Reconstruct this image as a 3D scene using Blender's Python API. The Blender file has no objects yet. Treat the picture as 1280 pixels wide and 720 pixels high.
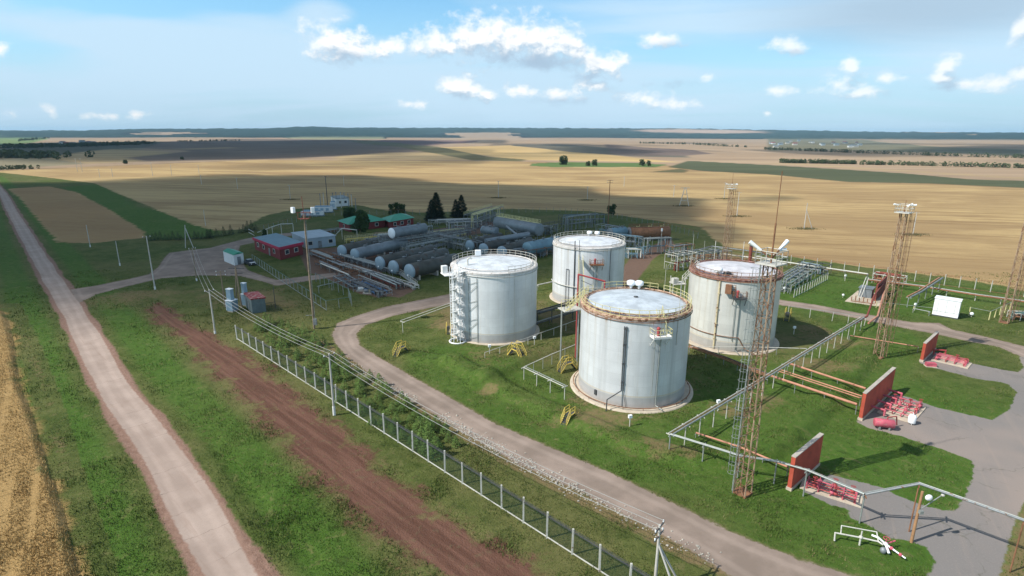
import bpy, math, random
import numpy as np
from mathutils import Vector, Matrix, noise as mnoise
random.seed(7); RNG = np.random.default_rng(7)
PI = math.pi
SC = bpy.context.scene; COL = SC.collection
# ------------------------------------------------------------------ survey of the place
# focal length (px), downward tilt, roll and height of the drone; at() gives the ground point seen at a photo pixel
FOC, TILT, HCAM, ROLL = 711.0, math.radians(15.1), 33.4, math.radians(0.16)
cT, sT, cR, sR = math.cos(TILT), math.sin(TILT), math.cos(ROLL), math.sin(ROLL)
def ray(u, v):
    a, b = (u-640)/FOC, (360-v)/FOC
    a, b = a*cR + b*sR*-1, b*cR + a*sR
    return (a, cT+b*sT, -sT+b*cT)
def at(u, v, z=0.0):
    d = ray(u, v); t = (z-HCAM)/min(d[2], -.0065)
    return (d[0]*t, d[1]*t, z)
def project(x, y, z):
    z -= HCAM
    zz = y*cT - z*sT; yy = y*sT + z*cT
    a, b = x/zz, yy/zz
    a, b = a*cR + b*sR, b*cR - a*sR
    return 640+FOC*a, 360-FOC*b
def height_at(g, v):
    lo, hi = -5.0, 300.0
    for _ in range(50):
        m = (lo+hi)/2
        if project(g[0], g[1], m)[1] > v: lo = m
        else: hi = m
    return lo
def P2(pts, z=0.0): return [at(u, v, z) for u, v in pts]

# ------------------------------------------------------------------ materials
def new_mat(name):
    m = bpy.data.materials.new(name); m.use_nodes = True
    nt = m.node_tree; b = nt.nodes['Principled BSDF']
    return m, nt, b
def nd(nt, t, **k):
    n = nt.nodes.new(t)
    for a, v in k.items():
        if a.startswith('i_'):
            key = a[2:]; key = int(key) if key.isdigit() else key.replace('_', ' ')
            n.inputs[key].default_value = v
        else: setattr(n, a, v)
    return n
def lk(nt, a, b): nt.links.new(a, b)
def math_n(nt, op, a, b=None, c=None, clamp=False):
    n = nt.nodes.new('ShaderNodeMath'); n.operation = op; n.use_clamp = clamp
    for i, x in enumerate((a, b, c)):
        if x is None: continue
        if isinstance(x, (int, float)): n.inputs[i].default_value = x
        else: nt.links.new(x, n.inputs[i])
    return n.outputs[0]
def vmath(nt, op, a, b=None):
    n = nt.nodes.new('ShaderNodeVectorMath'); n.operation = op
    for i, x in enumerate((a, b)):
        if x is None: continue
        if isinstance(x, (tuple, list)): n.inputs[i].default_value = x
        else: nt.links.new(x, n.inputs[i])
    return n
def mixc(nt, f, a, b):
    n = nt.nodes.new('ShaderNodeMix'); n.data_type = 'RGBA'; n.clamp_factor = True
    for s, x in ((n.inputs[0], f), (n.inputs[6], a), (n.inputs[7], b)):
        if isinstance(x, (int, float)): s.default_value = x
        elif isinstance(x, (tuple, list)): s.default_value = (*x[:3], 1)
        else: nt.links.new(x, s)
    return n.outputs[2]
def sstep(nt, x, lo, hi):
    n = nt.nodes.new('ShaderNodeMapRange'); n.interpolation_type = 'SMOOTHSTEP'
    nt.links.new(x, n.inputs[0]); n.inputs[1].default_value = lo; n.inputs[2].default_value = hi
    return n.outputs[0]
def noise_n(nt, vec, scale, detail=3, rough=.55, dist=0.0):
    n = nd(nt, 'ShaderNodeTexNoise'); n.inputs['Scale'].default_value = scale
    n.inputs['Detail'].default_value = detail; n.inputs['Roughness'].default_value = rough
    n.inputs['Distortion'].default_value = dist
    nt.links.new(vec, n.inputs['Vector']); return n.outputs[0]
def mapped(nt, vec, loc=(0,0,0), rot=(0,0,0), scale=(1,1,1)):
    if any(rot):
        r = nd(nt, 'ShaderNodeMapping'); r.inputs[2].default_value = rot; nt.links.new(vec, r.inputs[0]); vec = r.outputs[0]
    n = nd(nt, 'ShaderNodeMapping'); n.inputs[1].default_value = loc; n.inputs[3].default_value = scale
    nt.links.new(vec, n.inputs[0]); return n.outputs[0]
def simple(name, col, rough=.6, metal=0.0, var=.25, scale=2.0, rust=0.0, rust_col=(.16,.07,.03), streak=False, bump=.0, spec=.4):
    """paint or other plain surface with uneven tone, grime and optional rust"""
    m, nt, b = new_mat(name)
    tc = nd(nt, 'ShaderNodeTexCoord'); v = tc.outputs['Object']
    n1 = noise_n(nt, v, scale, 5, .6); n2 = noise_n(nt, v, scale*.17, 3, .5)
    f = math_n(nt, 'ADD', math_n(nt, 'MULTIPLY', n1, .6), math_n(nt, 'MULTIPLY', n2, .4))
    dk = tuple(c*(1-var) for c in col); lt = tuple(min(1, c*(1+var)) for c in col)
    c = mixc(nt, sstep(nt, f, .3, .7), dk, lt)
    if rust > 0:
        rv = mapped(nt, v, scale=(1,1,.12)) if streak else v
        rn = noise_n(nt, rv, scale*1.6, 6, .65)
        c = mixc(nt, sstep(nt, rn, .72-rust*.4, .82-rust*.4), c, rust_col)
    lk(nt, c, b.inputs['Base Color'])
    b.inputs['Roughness'].default_value = rough; b.inputs['Metallic'].default_value = metal
    b.inputs['Specular IOR Level'].default_value = spec
    if bump > 0:
        bn = nd(nt, 'ShaderNodeBump'); bn.inputs['Strength'].default_value = bump; bn.inputs['Distance'].default_value = .05
        lk(nt, n1, bn.inputs['Height']); lk(nt, bn.outputs[0], b.inputs['Normal'])
    return m

# ------------------------------------------------------------------ mesh building
class MB:
    def __init__(s): s.v = []; s.f = []; s.smooth = []
    def add(s, vs, fs, smooth=False):
        o = len(s.v); s.v.extend(tuple(p) for p in vs)
        for f in fs: s.f.append(tuple(i+o for i in f)); s.smooth.append(smooth)
        return s
    def box(s, c, size, rz=0.0, taper=1.0):
        x, y, z = (q/2 for q in size); co, si = math.cos(rz), math.sin(rz); vs = []
        for k, (i, j, l) in enumerate([(-1,-1,-1),(1,-1,-1),(1,1,-1),(-1,1,-1),(-1,-1,1),(1,-1,1),(1,1,1),(-1,1,1)]):
            t = taper if l > 0 else 1
            a, b = i*x*t, j*y*t
            vs.append((c[0]+a*co-b*si, c[1]+a*si+b*co, c[2]+l*z))
        return s.add(vs, [(3,2,1,0),(4,5,6,7),(0,1,5,4),(1,2,6,5),(2,3,7,6),(3,0,4,7)])
    def bbox(s, c, size, rz=0.0):     # box standing on c
        return s.box((c[0], c[1], c[2]+size[2]/2), size, rz)
    def tube(s, a, b, r, n=8, r2=None, cap=True):
        a = Vector(a); b = Vector(b); d = b-a
        if d.length < 1e-6: return s
        d.normalize(); u = d.orthogonal().normalized(); w = d.cross(u)
        r2 = r if r2 is None else r2; vs = []
        for p, q in ((a, r), (b, r2)):
            for k in range(n):
                t = 2*PI*k/n; vs.append(p+(u*math.cos(t)+w*math.sin(t))*q)
        fs = [(k, (k+1) % n, n+(k+1) % n, n+k) for k in range(n)]
        s.add(vs, fs, n > 5)
        if cap: s.add(vs[:n], [tuple(range(n-1, -1, -1))]); s.add(vs[n:], [tuple(range(n))])
        return s
    def pipe(s, pts, r, n=8):
        for i in range(len(pts)-1): s.tube(pts[i], pts[i+1], r, n)
        for p in pts[1:-1]: s.ball(p, r*1.02, n, max(4, n//2))
        return s
    def bar(s, a, b, w, h=None):      # square bar
        h = h or w
        a = Vector(a); b = Vector(b); d = (b-a)
        if d.length < 1e-6: return s
        d.normalize(); up = Vector((0,0,1)) if abs(d.z) < .95 else Vector((1,0,0))
        u = d.cross(up).normalized()*w/2; q = u.cross(d).normalized()*h/2
        vs = [p+x for p in (a, b) for x in (-u-q, u-q, u+q, -u+q)]
        return s.add(vs, [(3,2,1,0),(4,5,6,7),(0,1,5,4),(1,2,6,5),(2,3,7,6),(3,0,4,7)])
    def ball(s, c, r, n=10, m=6, sc=(1,1,1)):
        prof = [(math.sin(PI*i/m)*r, -math.cos(PI*i/m)*r*sc[2]) for i in range(m+1)]
        return s.lathe(c, prof, n, sc[0], sc[1])
    def lathe(s, c, prof, n=24, sx=1, sy=1, smooth=True):
        vs = []; m = len(prof)
        for (r, z) in prof:
            for k in range(n):
                t = 2*PI*k/n; vs.append((c[0]+r*math.cos(t)*sx, c[1]+r*math.sin(t)*sy, c[2]+z))
        fs = []
        for i in range(m-1):
            for k in range(n):
                fs.append((i*n+k, i*n+(k+1) % n, (i+1)*n+(k+1) % n, (i+1)*n+k))
        return s.add(vs, fs, smooth)
    def arc(s, c, R, r, a0=0, a1=2*PI, n=48, k=5):
        for i in range(n):
            t0 = a0+(a1-a0)*i/n; t1 = a0+(a1-a0)*(i+1)/n
            s.tube((c[0]+R*math.cos(t0), c[1]+R*math.sin(t0), c[2]), (c[0]+R*math.cos(t1), c[1]+R*math.sin(t1), c[2]), r, k, cap=False)
        return s
    def drum(s, a, b, r, n=24, dome=.25):   # horizontal vessel with dished ends
        a = Vector(a); b = Vector(b); d = (b-a).normalized(); u = d.orthogonal().normalized(); w = d.cross(u)
        prof = []
        for i in range(5): t = PI/2*i/4; prof.append((a-d*dome*r*math.cos(t)*1.0, r*max(.02, math.sin(t))))
        for i in range(5): t = PI/2*i/4; prof.append((b+d*dome*r*math.sin(t), r*max(.02, math.cos(t))))
        vs = []
        for p, q in prof:
            for k in range(n):
                t = 2*PI*k/n; vs.append(p+(u*math.cos(t)+w*math.sin(t))*q)
        fs = []
        for i in range(len(prof)-1):
            for k in range(n): fs.append((i*n+k, i*n+(k+1) % n, (i+1)*n+(k+1) % n, (i+1)*n+k))
        return s.add(vs, fs, True)
    def build(s, name, m, parent=None, loc=None):
        me = bpy.data.meshes.new(name)
        o = bpy.data.objects.new(name, me); COL.objects.link(o)
        base = Vector(loc) if loc is not None else Vector((0,0,0))
        if parent is not None:
            q = parent; base = Vector((0,0,0))
            while q is not None: base = base + q.location; q = q.parent
            o.parent = parent
        me.from_pydata([(p[0]-base.x, p[1]-base.y, p[2]-base.z) for p in s.v], [], s.f)
        me.polygons.foreach_set('use_smooth', s.smooth)
        me.materials.append(m); me.update()
        if loc is not None and parent is None: o.location = loc
        return o
def tag(o, label=None, cat=None, group=None, kind=None):
    for k, v in (('label', label), ('category', cat), ('group', group), ('kind', kind)):
        if v: o[k] = v
    return o
def thing(name, label, cat, loc=(0,0,0), group=None):
    o = bpy.data.objects.new(name, None); COL.objects.link(o); o.empty_display_size = .3
    o.location = loc; return tag(o, label, cat, group)
def copy_tree(o, parent=None):
    c = o.copy(); COL.objects.link(c)
    if parent is not None: c.parent = parent
    for ch in o.children: copy_tree(ch, c)
    return c
def lerp(a, b, t): return tuple(a[i]+(b[i]-a[i])*t for i in range(len(a)))
def dist(a, b): return math.dist(a, b)

# ------------------------------------------------------------------ camera, sun, render
cam = bpy.data.cameras.new('camera'); co = bpy.data.objects.new('camera', cam); COL.objects.link(co)
cam.sensor_width = 36; cam.lens = 36*FOC/1280; cam.clip_start = .5; cam.clip_end = 60000
fw = Vector((0, cT, -sT)); up = Vector((0, sT, cT)); rt = Vector((1,0,0))
up2 = up*cR - rt*sR; rt2 = rt*cR + up*sR
M = Matrix((rt2, up2, -fw)).transposed().to_4x4(); M.translation = (0,0,HCAM)
co.matrix_world = M; SC.camera = co
SC.view_settings.view_transform = 'Standard'; SC.view_settings.look = 'None'; SC.view_settings.exposure = 0.17; SC.view_settings.gamma = 1
SC.cycles.use_denoising = True; SC.cycles.max_bounces = 5; SC.cycles.diffuse_bounces = 2; SC.cycles.glossy_bounces = 2
SC.cycles.transparent_max_bounces = 12; SC.cycles.volume_bounces = 0; SC.cycles.sample_clamp_indirect = 6
SUN_AZ, SUN_EL = math.radians(200), math.radians(44.5)      # direction towards the sun, measured from +X
SUND = Vector((math.cos(SUN_AZ)*math.cos(SUN_EL), math.sin(SUN_AZ)*math.cos(SUN_EL), math.sin(SUN_EL)))
sl = bpy.data.lights.new('sun', 'SUN'); sl.energy = 5.0; sl.angle = math.radians(.53); sl.color = (1,.95,.87)
so = bpy.data.objects.new('sun', sl); COL.objects.link(so); so.rotation_euler = SUND.to_track_quat('Z', 'Y').to_euler()
so.location = (-100,-60,120)

# ------------------------------------------------------------------ sky
W = bpy.data.worlds.new('World'); SC.world = W; W.use_nodes = True
nt = W.node_tree; bg = nt.nodes['Background']
sky = nd(nt, 'ShaderNodeTexSky'); sky.sky_type = 'NISHITA'; sky.sun_disc = False
sky.sun_elevation = SUN_EL; sky.sun_rotation = PI/2-SUN_AZ; sky.air_density = 1.0; sky.dust_density = 1.0; sky.ozone_density = 1.2; sky.altitude = 200
SKY_S = .096
tc = nd(nt, 'ShaderNodeTexCoord'); sep = nd(nt, 'ShaderNodeSeparateXYZ'); lk(nt, tc.outputs['Generated'], sep.inputs[0])
X, Y, Z = sep.outputs
az = math_n(nt, 'MULTIPLY', math_n(nt, 'ARCTAN2', X, Y), 180/PI)
el = math_n(nt, 'MULTIPLY', math_n(nt, 'ARCSINE', Z), 180/PI)
cmb = nd(nt, 'ShaderNodeCombineXYZ'); lk(nt, az, cmb.inputs[0]); lk(nt, el, cmb.inputs[1]); D = cmb.outputs[0]
def azel(u, v):
    x, y, z = ray(u, v); return math.degrees(math.atan2(x, y)), math.degrees(math.atan2(z, math.hypot(x, y)))
# high thin cloud: long streaks on a plane far above
Zc = math_n(nt, 'ADD', math_n(nt, 'MAXIMUM', Z, 0.0), .09)
pl = nd(nt, 'ShaderNodeCombineXYZ'); lk(nt, math_n(nt, 'DIVIDE', X, Zc), pl.inputs[0]); lk(nt, math_n(nt, 'DIVIDE', Y, Zc), pl.inputs[1])
c1 = noise_n(nt, mapped(nt, pl.outputs[0], (3.1,1.2,0), (0,0,.25), (.35,.9,1)), 1.0, 6, .6, .6)
c2 = noise_n(nt, mapped(nt, D, (7,2,0), (0,0,.08), (.03,.13,1)), 1.0, 4, .55, .3)
veil = math_n(nt, 'ADD', math_n(nt, 'MULTIPLY', c1, .5), math_n(nt, 'MULTIPLY', c2, .6))
# clear blue gaps
gap = None
for (u, v, ru, rv, st) in ((480, 22, 90, 34, .55), (290, -5, 95, 22, .5), (30, 62, 110, 26, .42), (130, 5, 120, 12, .25), (900, 70, 200, 25, .12), (190, 50, 170, 22, -.42), (410, 14, 50, 18, -.5), (1000, 22, 260, 12, -.25), (330, 95, 260, 20, -.15)):
    a, e = azel(u, v); a2, _ = azel(u+ru, v); _, e2 = azel(u, v-rv)
    q = vmath(nt, 'MULTIPLY', vmath(nt, 'SUBTRACT', D, (a, e, 0)).outputs[0], (1/abs(a2-a), 1/abs(e2-e), 0)).outputs[0]
    d = vmath(nt, 'LENGTH', q).outputs['Value']
    g = math_n(nt, 'MULTIPLY', math_n(nt, 'SUBTRACT', 1.0, sstep(nt, d, .2, 1.5)), st)
    gap = g if gap is None else math_n(nt, 'ADD', gap, g)
veil = math_n(nt, 'SUBTRACT', veil, math_n(nt, 'MULTIPLY', gap, .6))
veilf = math_n(nt, 'MULTIPLY', sstep(nt, veil, .36, .66), .85)
low = math_n(nt, 'SUBTRACT', 1.0, sstep(nt, el, 0.0, 16.0))           # horizon whitening of the air
skyc = sky.outputs[0]
skyb = vmath(nt, 'MULTIPLY', skyc, (1.0, 1.65, 1.85)).outputs[0]
base = mixc(nt, math_n(nt, 'MULTIPLY', low, .85), skyb, (4.9, 7.0, 8.7))
hi = sstep(nt, el, 22.0, 50.0)
veilf = math_n(nt, 'MULTIPLY', veilf, math_n(nt, 'MULTIPLY_ADD', hi, -.75, 1.0))
base = mixc(nt, hi, base, skyc)
base = mixc(nt, veilf, base, (5.9, 7.8, 9.4))
# grey-blue sheet at the upper right
a, e = azel(1170, 5)
q = vmath(nt, 'MULTIPLY', vmath(nt, 'SUBTRACT', D, (a, e, 0)).outputs[0], (1/16, 1/3.2, 0)).outputs[0]
dn = math_n(nt, 'ADD', vmath(nt, 'LENGTH', q).outputs['Value'], math_n(nt, 'MULTIPLY', c1, .9))
base = mixc(nt, math_n(nt, 'MULTIPLY', math_n(nt, 'SUBTRACT', 1.0, sstep(nt, dn, .7, 1.7)), .55), base, (3.3, 4.4, 5.6))
# cumulus: u, v of the puff centre, radii in px, strength
PUFFS = [(420,55,30,19,1),(448,60,30,13,.9),(490,57,24,8,.7),(400,50,10,8,.4),(538,54,22,14,1),(560,60,20,8,.7),
 (600,48,34,22,1),(622,40,20,16,.9),(640,52,34,18,1),(668,50,26,20,1),(690,56,30,20,1),(712,66,26,14,.8),
 (736,76,14,12,1),(752,82,24,12,1),(765,88,14,9,.7),(572,106,18,11,1),(590,112,20,9,.8),(606,118,12,8,.9),(515,130,18,5,.4),
 (650,114,20,8,.45),(700,116,34,8,.45),(742,108,22,8,.6),(800,122,26,8,.55),(835,130,30,6,.55),(820,51,28,9,.45),(885,96,14,6,.45),
 (985,58,26,9,.6),(1063,82,9,9,.85),(1052,106,26,11,.75),(1080,116,30,7,.55),(1110,98,16,6,.75),(1184,80,14,13,.8),(1180,98,20,7,.6),(1215,104,34,8,.75),(1245,104,24,9,.8),
 (1278,92,16,9,.7),(1279,35,14,20,.8),(975,114,18,5,.5),(16,142,12,6,.35),(62,138,10,9,.4),(130,144,20,5,.25),(176,143,16,6,.3),(2,62,10,9,.5),(960,142,8,3,.3)]
nz = noise_n(nt, mapped(nt, D, (11,3,0), (0,0,0), (1,1.3,1)), .55, 6, .62, .1)
nu = noise_n(nt, mapped(nt, vmath(nt, 'ADD', D, (-.25,.5,0)).outputs[0], (11,3,0), (0,0,0), (1,1.3,1)), .55, 5, .62, .1)
wn = nd(nt, 'ShaderNodeTexNoise'); wn.inputs['Scale'].default_value = .45; wn.inputs['Detail'].default_value = 2; lk(nt, D, wn.inputs['Vector'])
Dw = nd(nt, 'ShaderNodeVectorMath'); Dw.operation = 'MULTIPLY_ADD'; lk(nt, wn.outputs['Color'], Dw.inputs[0]); Dw.inputs[1].default_value = (1.6,.5,0); lk(nt, D, Dw.inputs[2])
Db = vmath(nt, 'SUBTRACT', Dw.outputs[0], (.8,.25,0)).outputs[0]
Du = vmath(nt, 'ADD', Db, (-.4,1.35,0)).outputs[0]
den = up_ = None
for (u, v, ru, rv, st) in PUFFS:
    a, e = azel(u, v); a2, _ = azel(u+ru, v); _, e2 = azel(u, v-rv)
    sx, sy = 1/abs(a2-a)/1.4, 1/abs(e2-e)/1.55
    for w_ in (0, 1):
        q = nd(nt, 'ShaderNodeVectorMath'); q.operation = 'MULTIPLY_ADD'; lk(nt, Du if w_ else Db, q.inputs[0]); q.inputs[1].default_value = (sx, sy, 0); q.inputs[2].default_value = (-a*sx, -e*sy, 0)
        f = math_n(nt, 'SUBTRACT', .45+.5*st, vmath(nt, 'LENGTH', q.outputs[0]).outputs['Value'])
        if w_: up_ = f if up_ is None else math_n(nt, 'MAXIMUM', up_, f)
        else: den = f if den is None else math_n(nt, 'MAXIMUM', den, f)
dd = math_n(nt, 'ADD', den, math_n(nt, 'MULTIPLY', math_n(nt, 'SUBTRACT', nz, .5), 2.6))
uu = math_n(nt, 'ADD', up_, math_n(nt, 'MULTIPLY', math_n(nt, 'SUBTRACT', nu, .5), 2.6))
dens = sstep(nt, dd, -.25, .75)
lit = math_n(nt, 'SUBTRACT', dd, math_n(nt, 'MAXIMUM', uu, -.9))
ccol = mixc(nt, sstep(nt, lit, -.45, .62), (4.6, 6.0, 7.4), (10.2, 10.3, 10.3))
thin = mixc(nt, sstep(nt, az, 4.0, 26.0), (1,1,1), (.80,.80,.80))
thin2 = mixc(nt, sstep(nt, lit, -1.1, -.4), (.8,.8,.8), (1,1,1))
base = mixc(nt, math_n(nt, 'MULTIPLY', math_n(nt, 'MULTIPLY', dens, thin), thin2), base, ccol)
gb = None            # shaded undersides
for (u, v, ru, rv, st) in ((682,78,62,11,.75),(628,72,40,8,.45),(432,68,34,6,.4),(986,65,30,5,.4),(826,57,32,6,.35),(700,126,60,6,.3),(1185,108,50,5,.3),(740,97,30,5,.4),(840,104,40,5,.25)):
    a, e = azel(u, v); a2, _ = azel(u+ru, v); _, e2 = azel(u, v-rv); sx, sy = 1/abs(a2-a), 1/abs(e2-e)
    q = nd(nt, 'ShaderNodeVectorMath'); q.operation = 'MULTIPLY_ADD'; lk(nt, Db, q.inputs[0]); q.inputs[1].default_value = (sx, sy, 0); q.inputs[2].default_value = (-a*sx, -e*sy, 0)
    f = math_n(nt, 'MULTIPLY', math_n(nt, 'SUBTRACT', 1.25, vmath(nt, 'LENGTH', q.outputs[0]).outputs['Value']), st)
    gb = f if gb is None else math_n(nt, 'MAXIMUM', gb, f)
gb = sstep(nt, math_n(nt, 'ADD', gb, math_n(nt, 'MULTIPLY', math_n(nt, 'SUBTRACT', nz, .5), 1.3)), .0, .9)
base = mixc(nt, math_n(nt, 'MULTIPLY', gb, .85), base, (4.0, 5.4, 6.9))
lk(nt, base, bg.inputs[0]); bg.inputs[1].default_value = SKY_S
W.cycles.sampling_method = 'MANUAL'; W.cycles.sample_map_resolution = 256

# ------------------------------------------------------------------ land: one continuous sheet, split into the surfaces it consists of
def poly_sd(px, py, poly):
    """signed distance (negative inside) of many points to a polygon"""
    x0 = min(p[0] for p in poly)-60; x1 = max(p[0] for p in poly)+60; y0 = min(p[1] for p in poly)-60; y1 = max(p[1] for p in poly)+60
    out = np.full(px.shape, 60.0); idx = np.where((px > x0) & (px < x1) & (py > y0) & (py < y1))[0]
    if len(idx) == 0: return out
    X, Y = px[idx], py[idx]; d = np.full(X.shape, 1e9); ins = np.zeros(X.shape, bool); n = len(poly)
    for i in range(n):
        ax, ay = poly[i][:2]; bx, by = poly[(i+1) % n][:2]; ex, ey = bx-ax, by-ay
        L = ex*ex+ey*ey+1e-12; t = np.clip(((X-ax)*ex+(Y-ay)*ey)/L, 0, 1)
        d = np.minimum(d, (X-ax-t*ex)**2+(Y-ay-t*ey)**2)
        c = (ay > Y) != (by > Y)
        with np.errstate(divide='ignore', invalid='ignore'):
            ins ^= c & (X < (bx-ax)*(Y-ay)/(by-ay+1e-15)+ax)
    d = np.sqrt(d); out[idx] = np.where(ins, -d, d); return out
def line_sd(px, py, pts):
    """distance of many points to a polyline"""
    x0 = min(p[0] for p in pts)-60; x1 = max(p[0] for p in pts)+60; y0 = min(p[1] for p in pts)-60; y1 = max(p[1] for p in pts)+60
    out = np.full(px.shape, 60.0); idx = np.where((px > x0) & (px < x1) & (py > y0) & (py < y1))[0]
    X, Y = px[idx], py[idx]; d = np.full(X.shape, 3600.)
    for (ax, ay), (bx, by) in zip([p[:2] for p in pts[:-1]], [p[:2] for p in pts[1:]]):
        ex, ey = bx-ax, by-ay; t = np.clip(((X-ax)*ex+(Y-ay)*ey)/(ex*ex+ey*ey+1e-12), 0, 1)
        d = np.minimum(d, (X-ax-t*ex)**2+(Y-ay-t*ey)**2)
    out[idx] = np.sqrt(d); return out
def smooth(pts, k=6):
    out = []
    n = len(pts)
    for i in range(n-1):
        p0, p1, p2, p3 = pts[max(i-1,0)], pts[i], pts[i+1], pts[min(i+2,n-1)]
        for j in range(k):
            t = j/k
            out.append(tuple(.5*((2*p1[c])+(-p0[c]+p2[c])*t+(2*p0[c]-5*p1[c]+4*p2[c]-p3[c])*t*t+(-p0[c]+3*p1[c]-3*p2[c]+p3[c])*t**3) for c in (0,1)))
    out.append(tuple(pts[-1][:2])); return out
_g = RNG.random((512, 512))
def vnoise(x, y, s):
    x = np.asarray(x)/s+1000.37; y = np.asarray(y)/s+1000.71
    xi = np.floor(x).astype(int); yi = np.floor(y).astype(int); fx = x-xi; fy = y-yi
    fx = fx*fx*(3-2*fx); fy = fy*fy*(3-2*fy)
    a = _g[yi % 512, xi % 512]; b = _g[yi % 512, (xi+1) % 512]; c = _g[(yi+1) % 512, xi % 512]; d = _g[(yi+1) % 512, (xi+1) % 512]
    return (a*(1-fx)+b*fx)*(1-fy)+(c*(1-fx)+d*fx)*fy-.5
def fbm(x, y, s, o=4):
    return sum(vnoise(x+31*i, y-17*i, s/2**i)/2**i for i in range(o))
def ss(x, a, b):
    t = np.clip((np.asarray(x)-a)/(b-a), 0, 1); return t*t*(3-2*t)

# --- outlines (photo pixels put down on the ground)
ROAD = smooth(P2([(330,800),(290,720),(228,610),(184,540),(140,480),(97,400),(60,340),(36,300),(14,262),(2,240),(-14,222)]), 5)
BERM_LINES = [smooth(P2([(566,452),(600,470),(655,500),(715,524),(790,553),(850,570),(905,576),(960,560),(1010,520),(1050,482),(1078,445),(1092,418)]), 5),
              smooth(P2([(600,478),(648,452),(700,432),(722,425)]), 4),
              smooth(P2([(500,442),(535,448),(566,452)]), 3)]
SITE_ROAD_L = P2([(570,366),(530,374),(480,384),(445,395),(422,404),(415,418),(420,430),(434,446),(470,472),(520,504),(575,538),(640,576),(720,612),(800,654),(860,686),(920,724),(950,745),
                  (1100,760),(1080,724),(1000,700),(920,668),(840,628),(760,590),(680,556),(620,530),(560,496),(510,468),(472,446),(450,432),(445,418),(455,407),(490,395),(540,384),(575,378)])
FORE = P2([(88,362),(120,357),(160,349),(186,343),(198,334),(206,322),(212,316),(235,313),(262,310),(300,300),(330,294),(372,290),(374,293),(332,300),(300,307),(296,320),(310,338),(326,344),(345,350),(400,343),(436,338),(440,342),(400,349),(345,357),(330,352),(300,345),(250,344),(200,348),(150,360),(120,368),(104,376),(98,380)])
PATH = P2([(930,366),(980,375.5),(1020,381),(1077,392),(1140,403),(1174,404),(1190,412),(1232,421),(1280,433),(1300,438),(1310,450),(1280,447),(1268,442),(1247,433),(1213,427),(1168,417),(1140,412),(1072,398),(1020,388),(980,382),(925,374)])
PAVE = P2([(1274,446),(1300,445),(1420,480),(1420,560),(1310,640),(1280,628),(1265,661),(1250,720),(1235,790),(1120,790),(1163,715),(1169,701),(1158,684),(1139,677),(1111,672),(1085,656),(1062,647),(1062,637),
           (1040,632),(1004,614),(1022,600),(1038,593),(1081,604),(1104,610),(1121,619),(1149,630),(1179,638),(1195,638),(1205,623),(1214,602),(1217,583),(1215,576),(1180,562),(1160,556),(1125,545),(1085,535),
           (1070,527),(1085,515),(1118,492),(1137,497),(1170,509),(1200,516),(1240,525),(1262,512),(1271,490),(1260,480),(1247,477),(1223,474),(1192,466),(1168,460),(1148,453),(1165,440),(1180,442),(1208,453),(1233,458),(1257,463),(1273,465),(1280,460)])
DRYR = P2([(1250,722),(1266,660),(1284,626),(1320,640),(1400,800),(1240,800)])
DIRT = P2([(196,380),(225,398),(250,415),(275,430),(320,455),(345,480),(375,500),(427,543),(487,600),(560,650),(627,693),(667,713),(740,770),(640,770),(543,710),(477,667),(427,613),(380,575),(340,530),(310,500),(287,475),(250,440),(222,412),(190,392)])
WH_NEAR = P2([(-200,390),(0,388),(7,392),(18,430),(25,480),(43,523),(63,590),(83,647),(98,712),(118,800),(-200,800)])
WH_LEFT = P2([(24,247),(10,236),(60,233),(95,240),(140,264),(178,288),(184,297),(150,300),(115,304),(72,303),(60,290),(42,268)])
WH_BACK = P2([(118,229),(60,222),(0,216),(-300,214),(-300,205),(0,202),(640,190),(1280,205),(1900,230),(1900,480),(1280,364),(1258,358),(1180,346),(1091,335),(988,321),(940,313),(905,308),(890,297),(877,284),(815,275),(765,268),(740,264),(640,261),(535,266),(482,263),(445,256),(370,261),(330,270),(300,287),(268,288),(240,280),(205,266),(160,247)])
STONES = smooth(P2([(396,428),(412,440),(432,452),(470,476),(500,492),(532,509),(582,539),(634,569),(674,590),(714,611),(760,634),(807,658),(847,680),(900,704)]), 4)
RED = [P2(q) for q in ([(372,312),(440,308),(470,290),(520,290),(560,284),(610,276),(640,282),(600,292),(560,298),(520,300),(500,312),(470,350),(500,356),(520,352),(500,370),(470,372),(420,352),(385,340)],
      [(790,320),(830,300),(836,296),(842,304),(815,325),(795,352),(770,372),(760,360)],[(400,345),(452,368),(500,372),(520,362),(470,340),(430,330)])]
BARE = [(*at(548,405)[:2], 4.5), (*at(612,489)[:2], 3), (*at(905,512)[:2], 2.5), (*at(325,375)[:2], 9), (*at(565,388)[:2], 4), (*at(985,425)[:2], 9), (*at(1010,455)[:2], 5), (*at(845,420)[:2], 7),
        (*at(700,395)[:2], 8), (*at(750,525)[:2], 6), (*at(1025,575)[:2], 2.5), (*at(960,500)[:2], 4), (*at(830,555)[:2], 3.5), (*at(240,365)[:2], 14), (*at(680,300)[:2], 25), (*at(900,325)[:2], 12)]
def hills(x, y):
    r = np.hypot(x, y); th = np.degrees(np.arctan2(x, y))
    e = np.interp(th, [-55,-42,-36,-33,-28,-22,-19,-17,-8,0,6,14,22,27,31,36,42,55], [2.5,2.5,3,4.5,5.5,7.5,9.5,8.6,8.8,8.6,8.3,8.6,7.2,5.4,4.2,3.4,2.4,2.0])
    top = 33.4+12.6*e*.80
    k = ss(r, 4300, 8600)
    z = top*k*(1+.10*fbm(x, y, 1500, 3))
    mid = (fbm(x, y, 900, 3)*7+2.0)*ss(r, 520, 1400)*(1-ss(r, 9000, 9500))
    return z+mid-ss(r, 9300, 14000)*60
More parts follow.
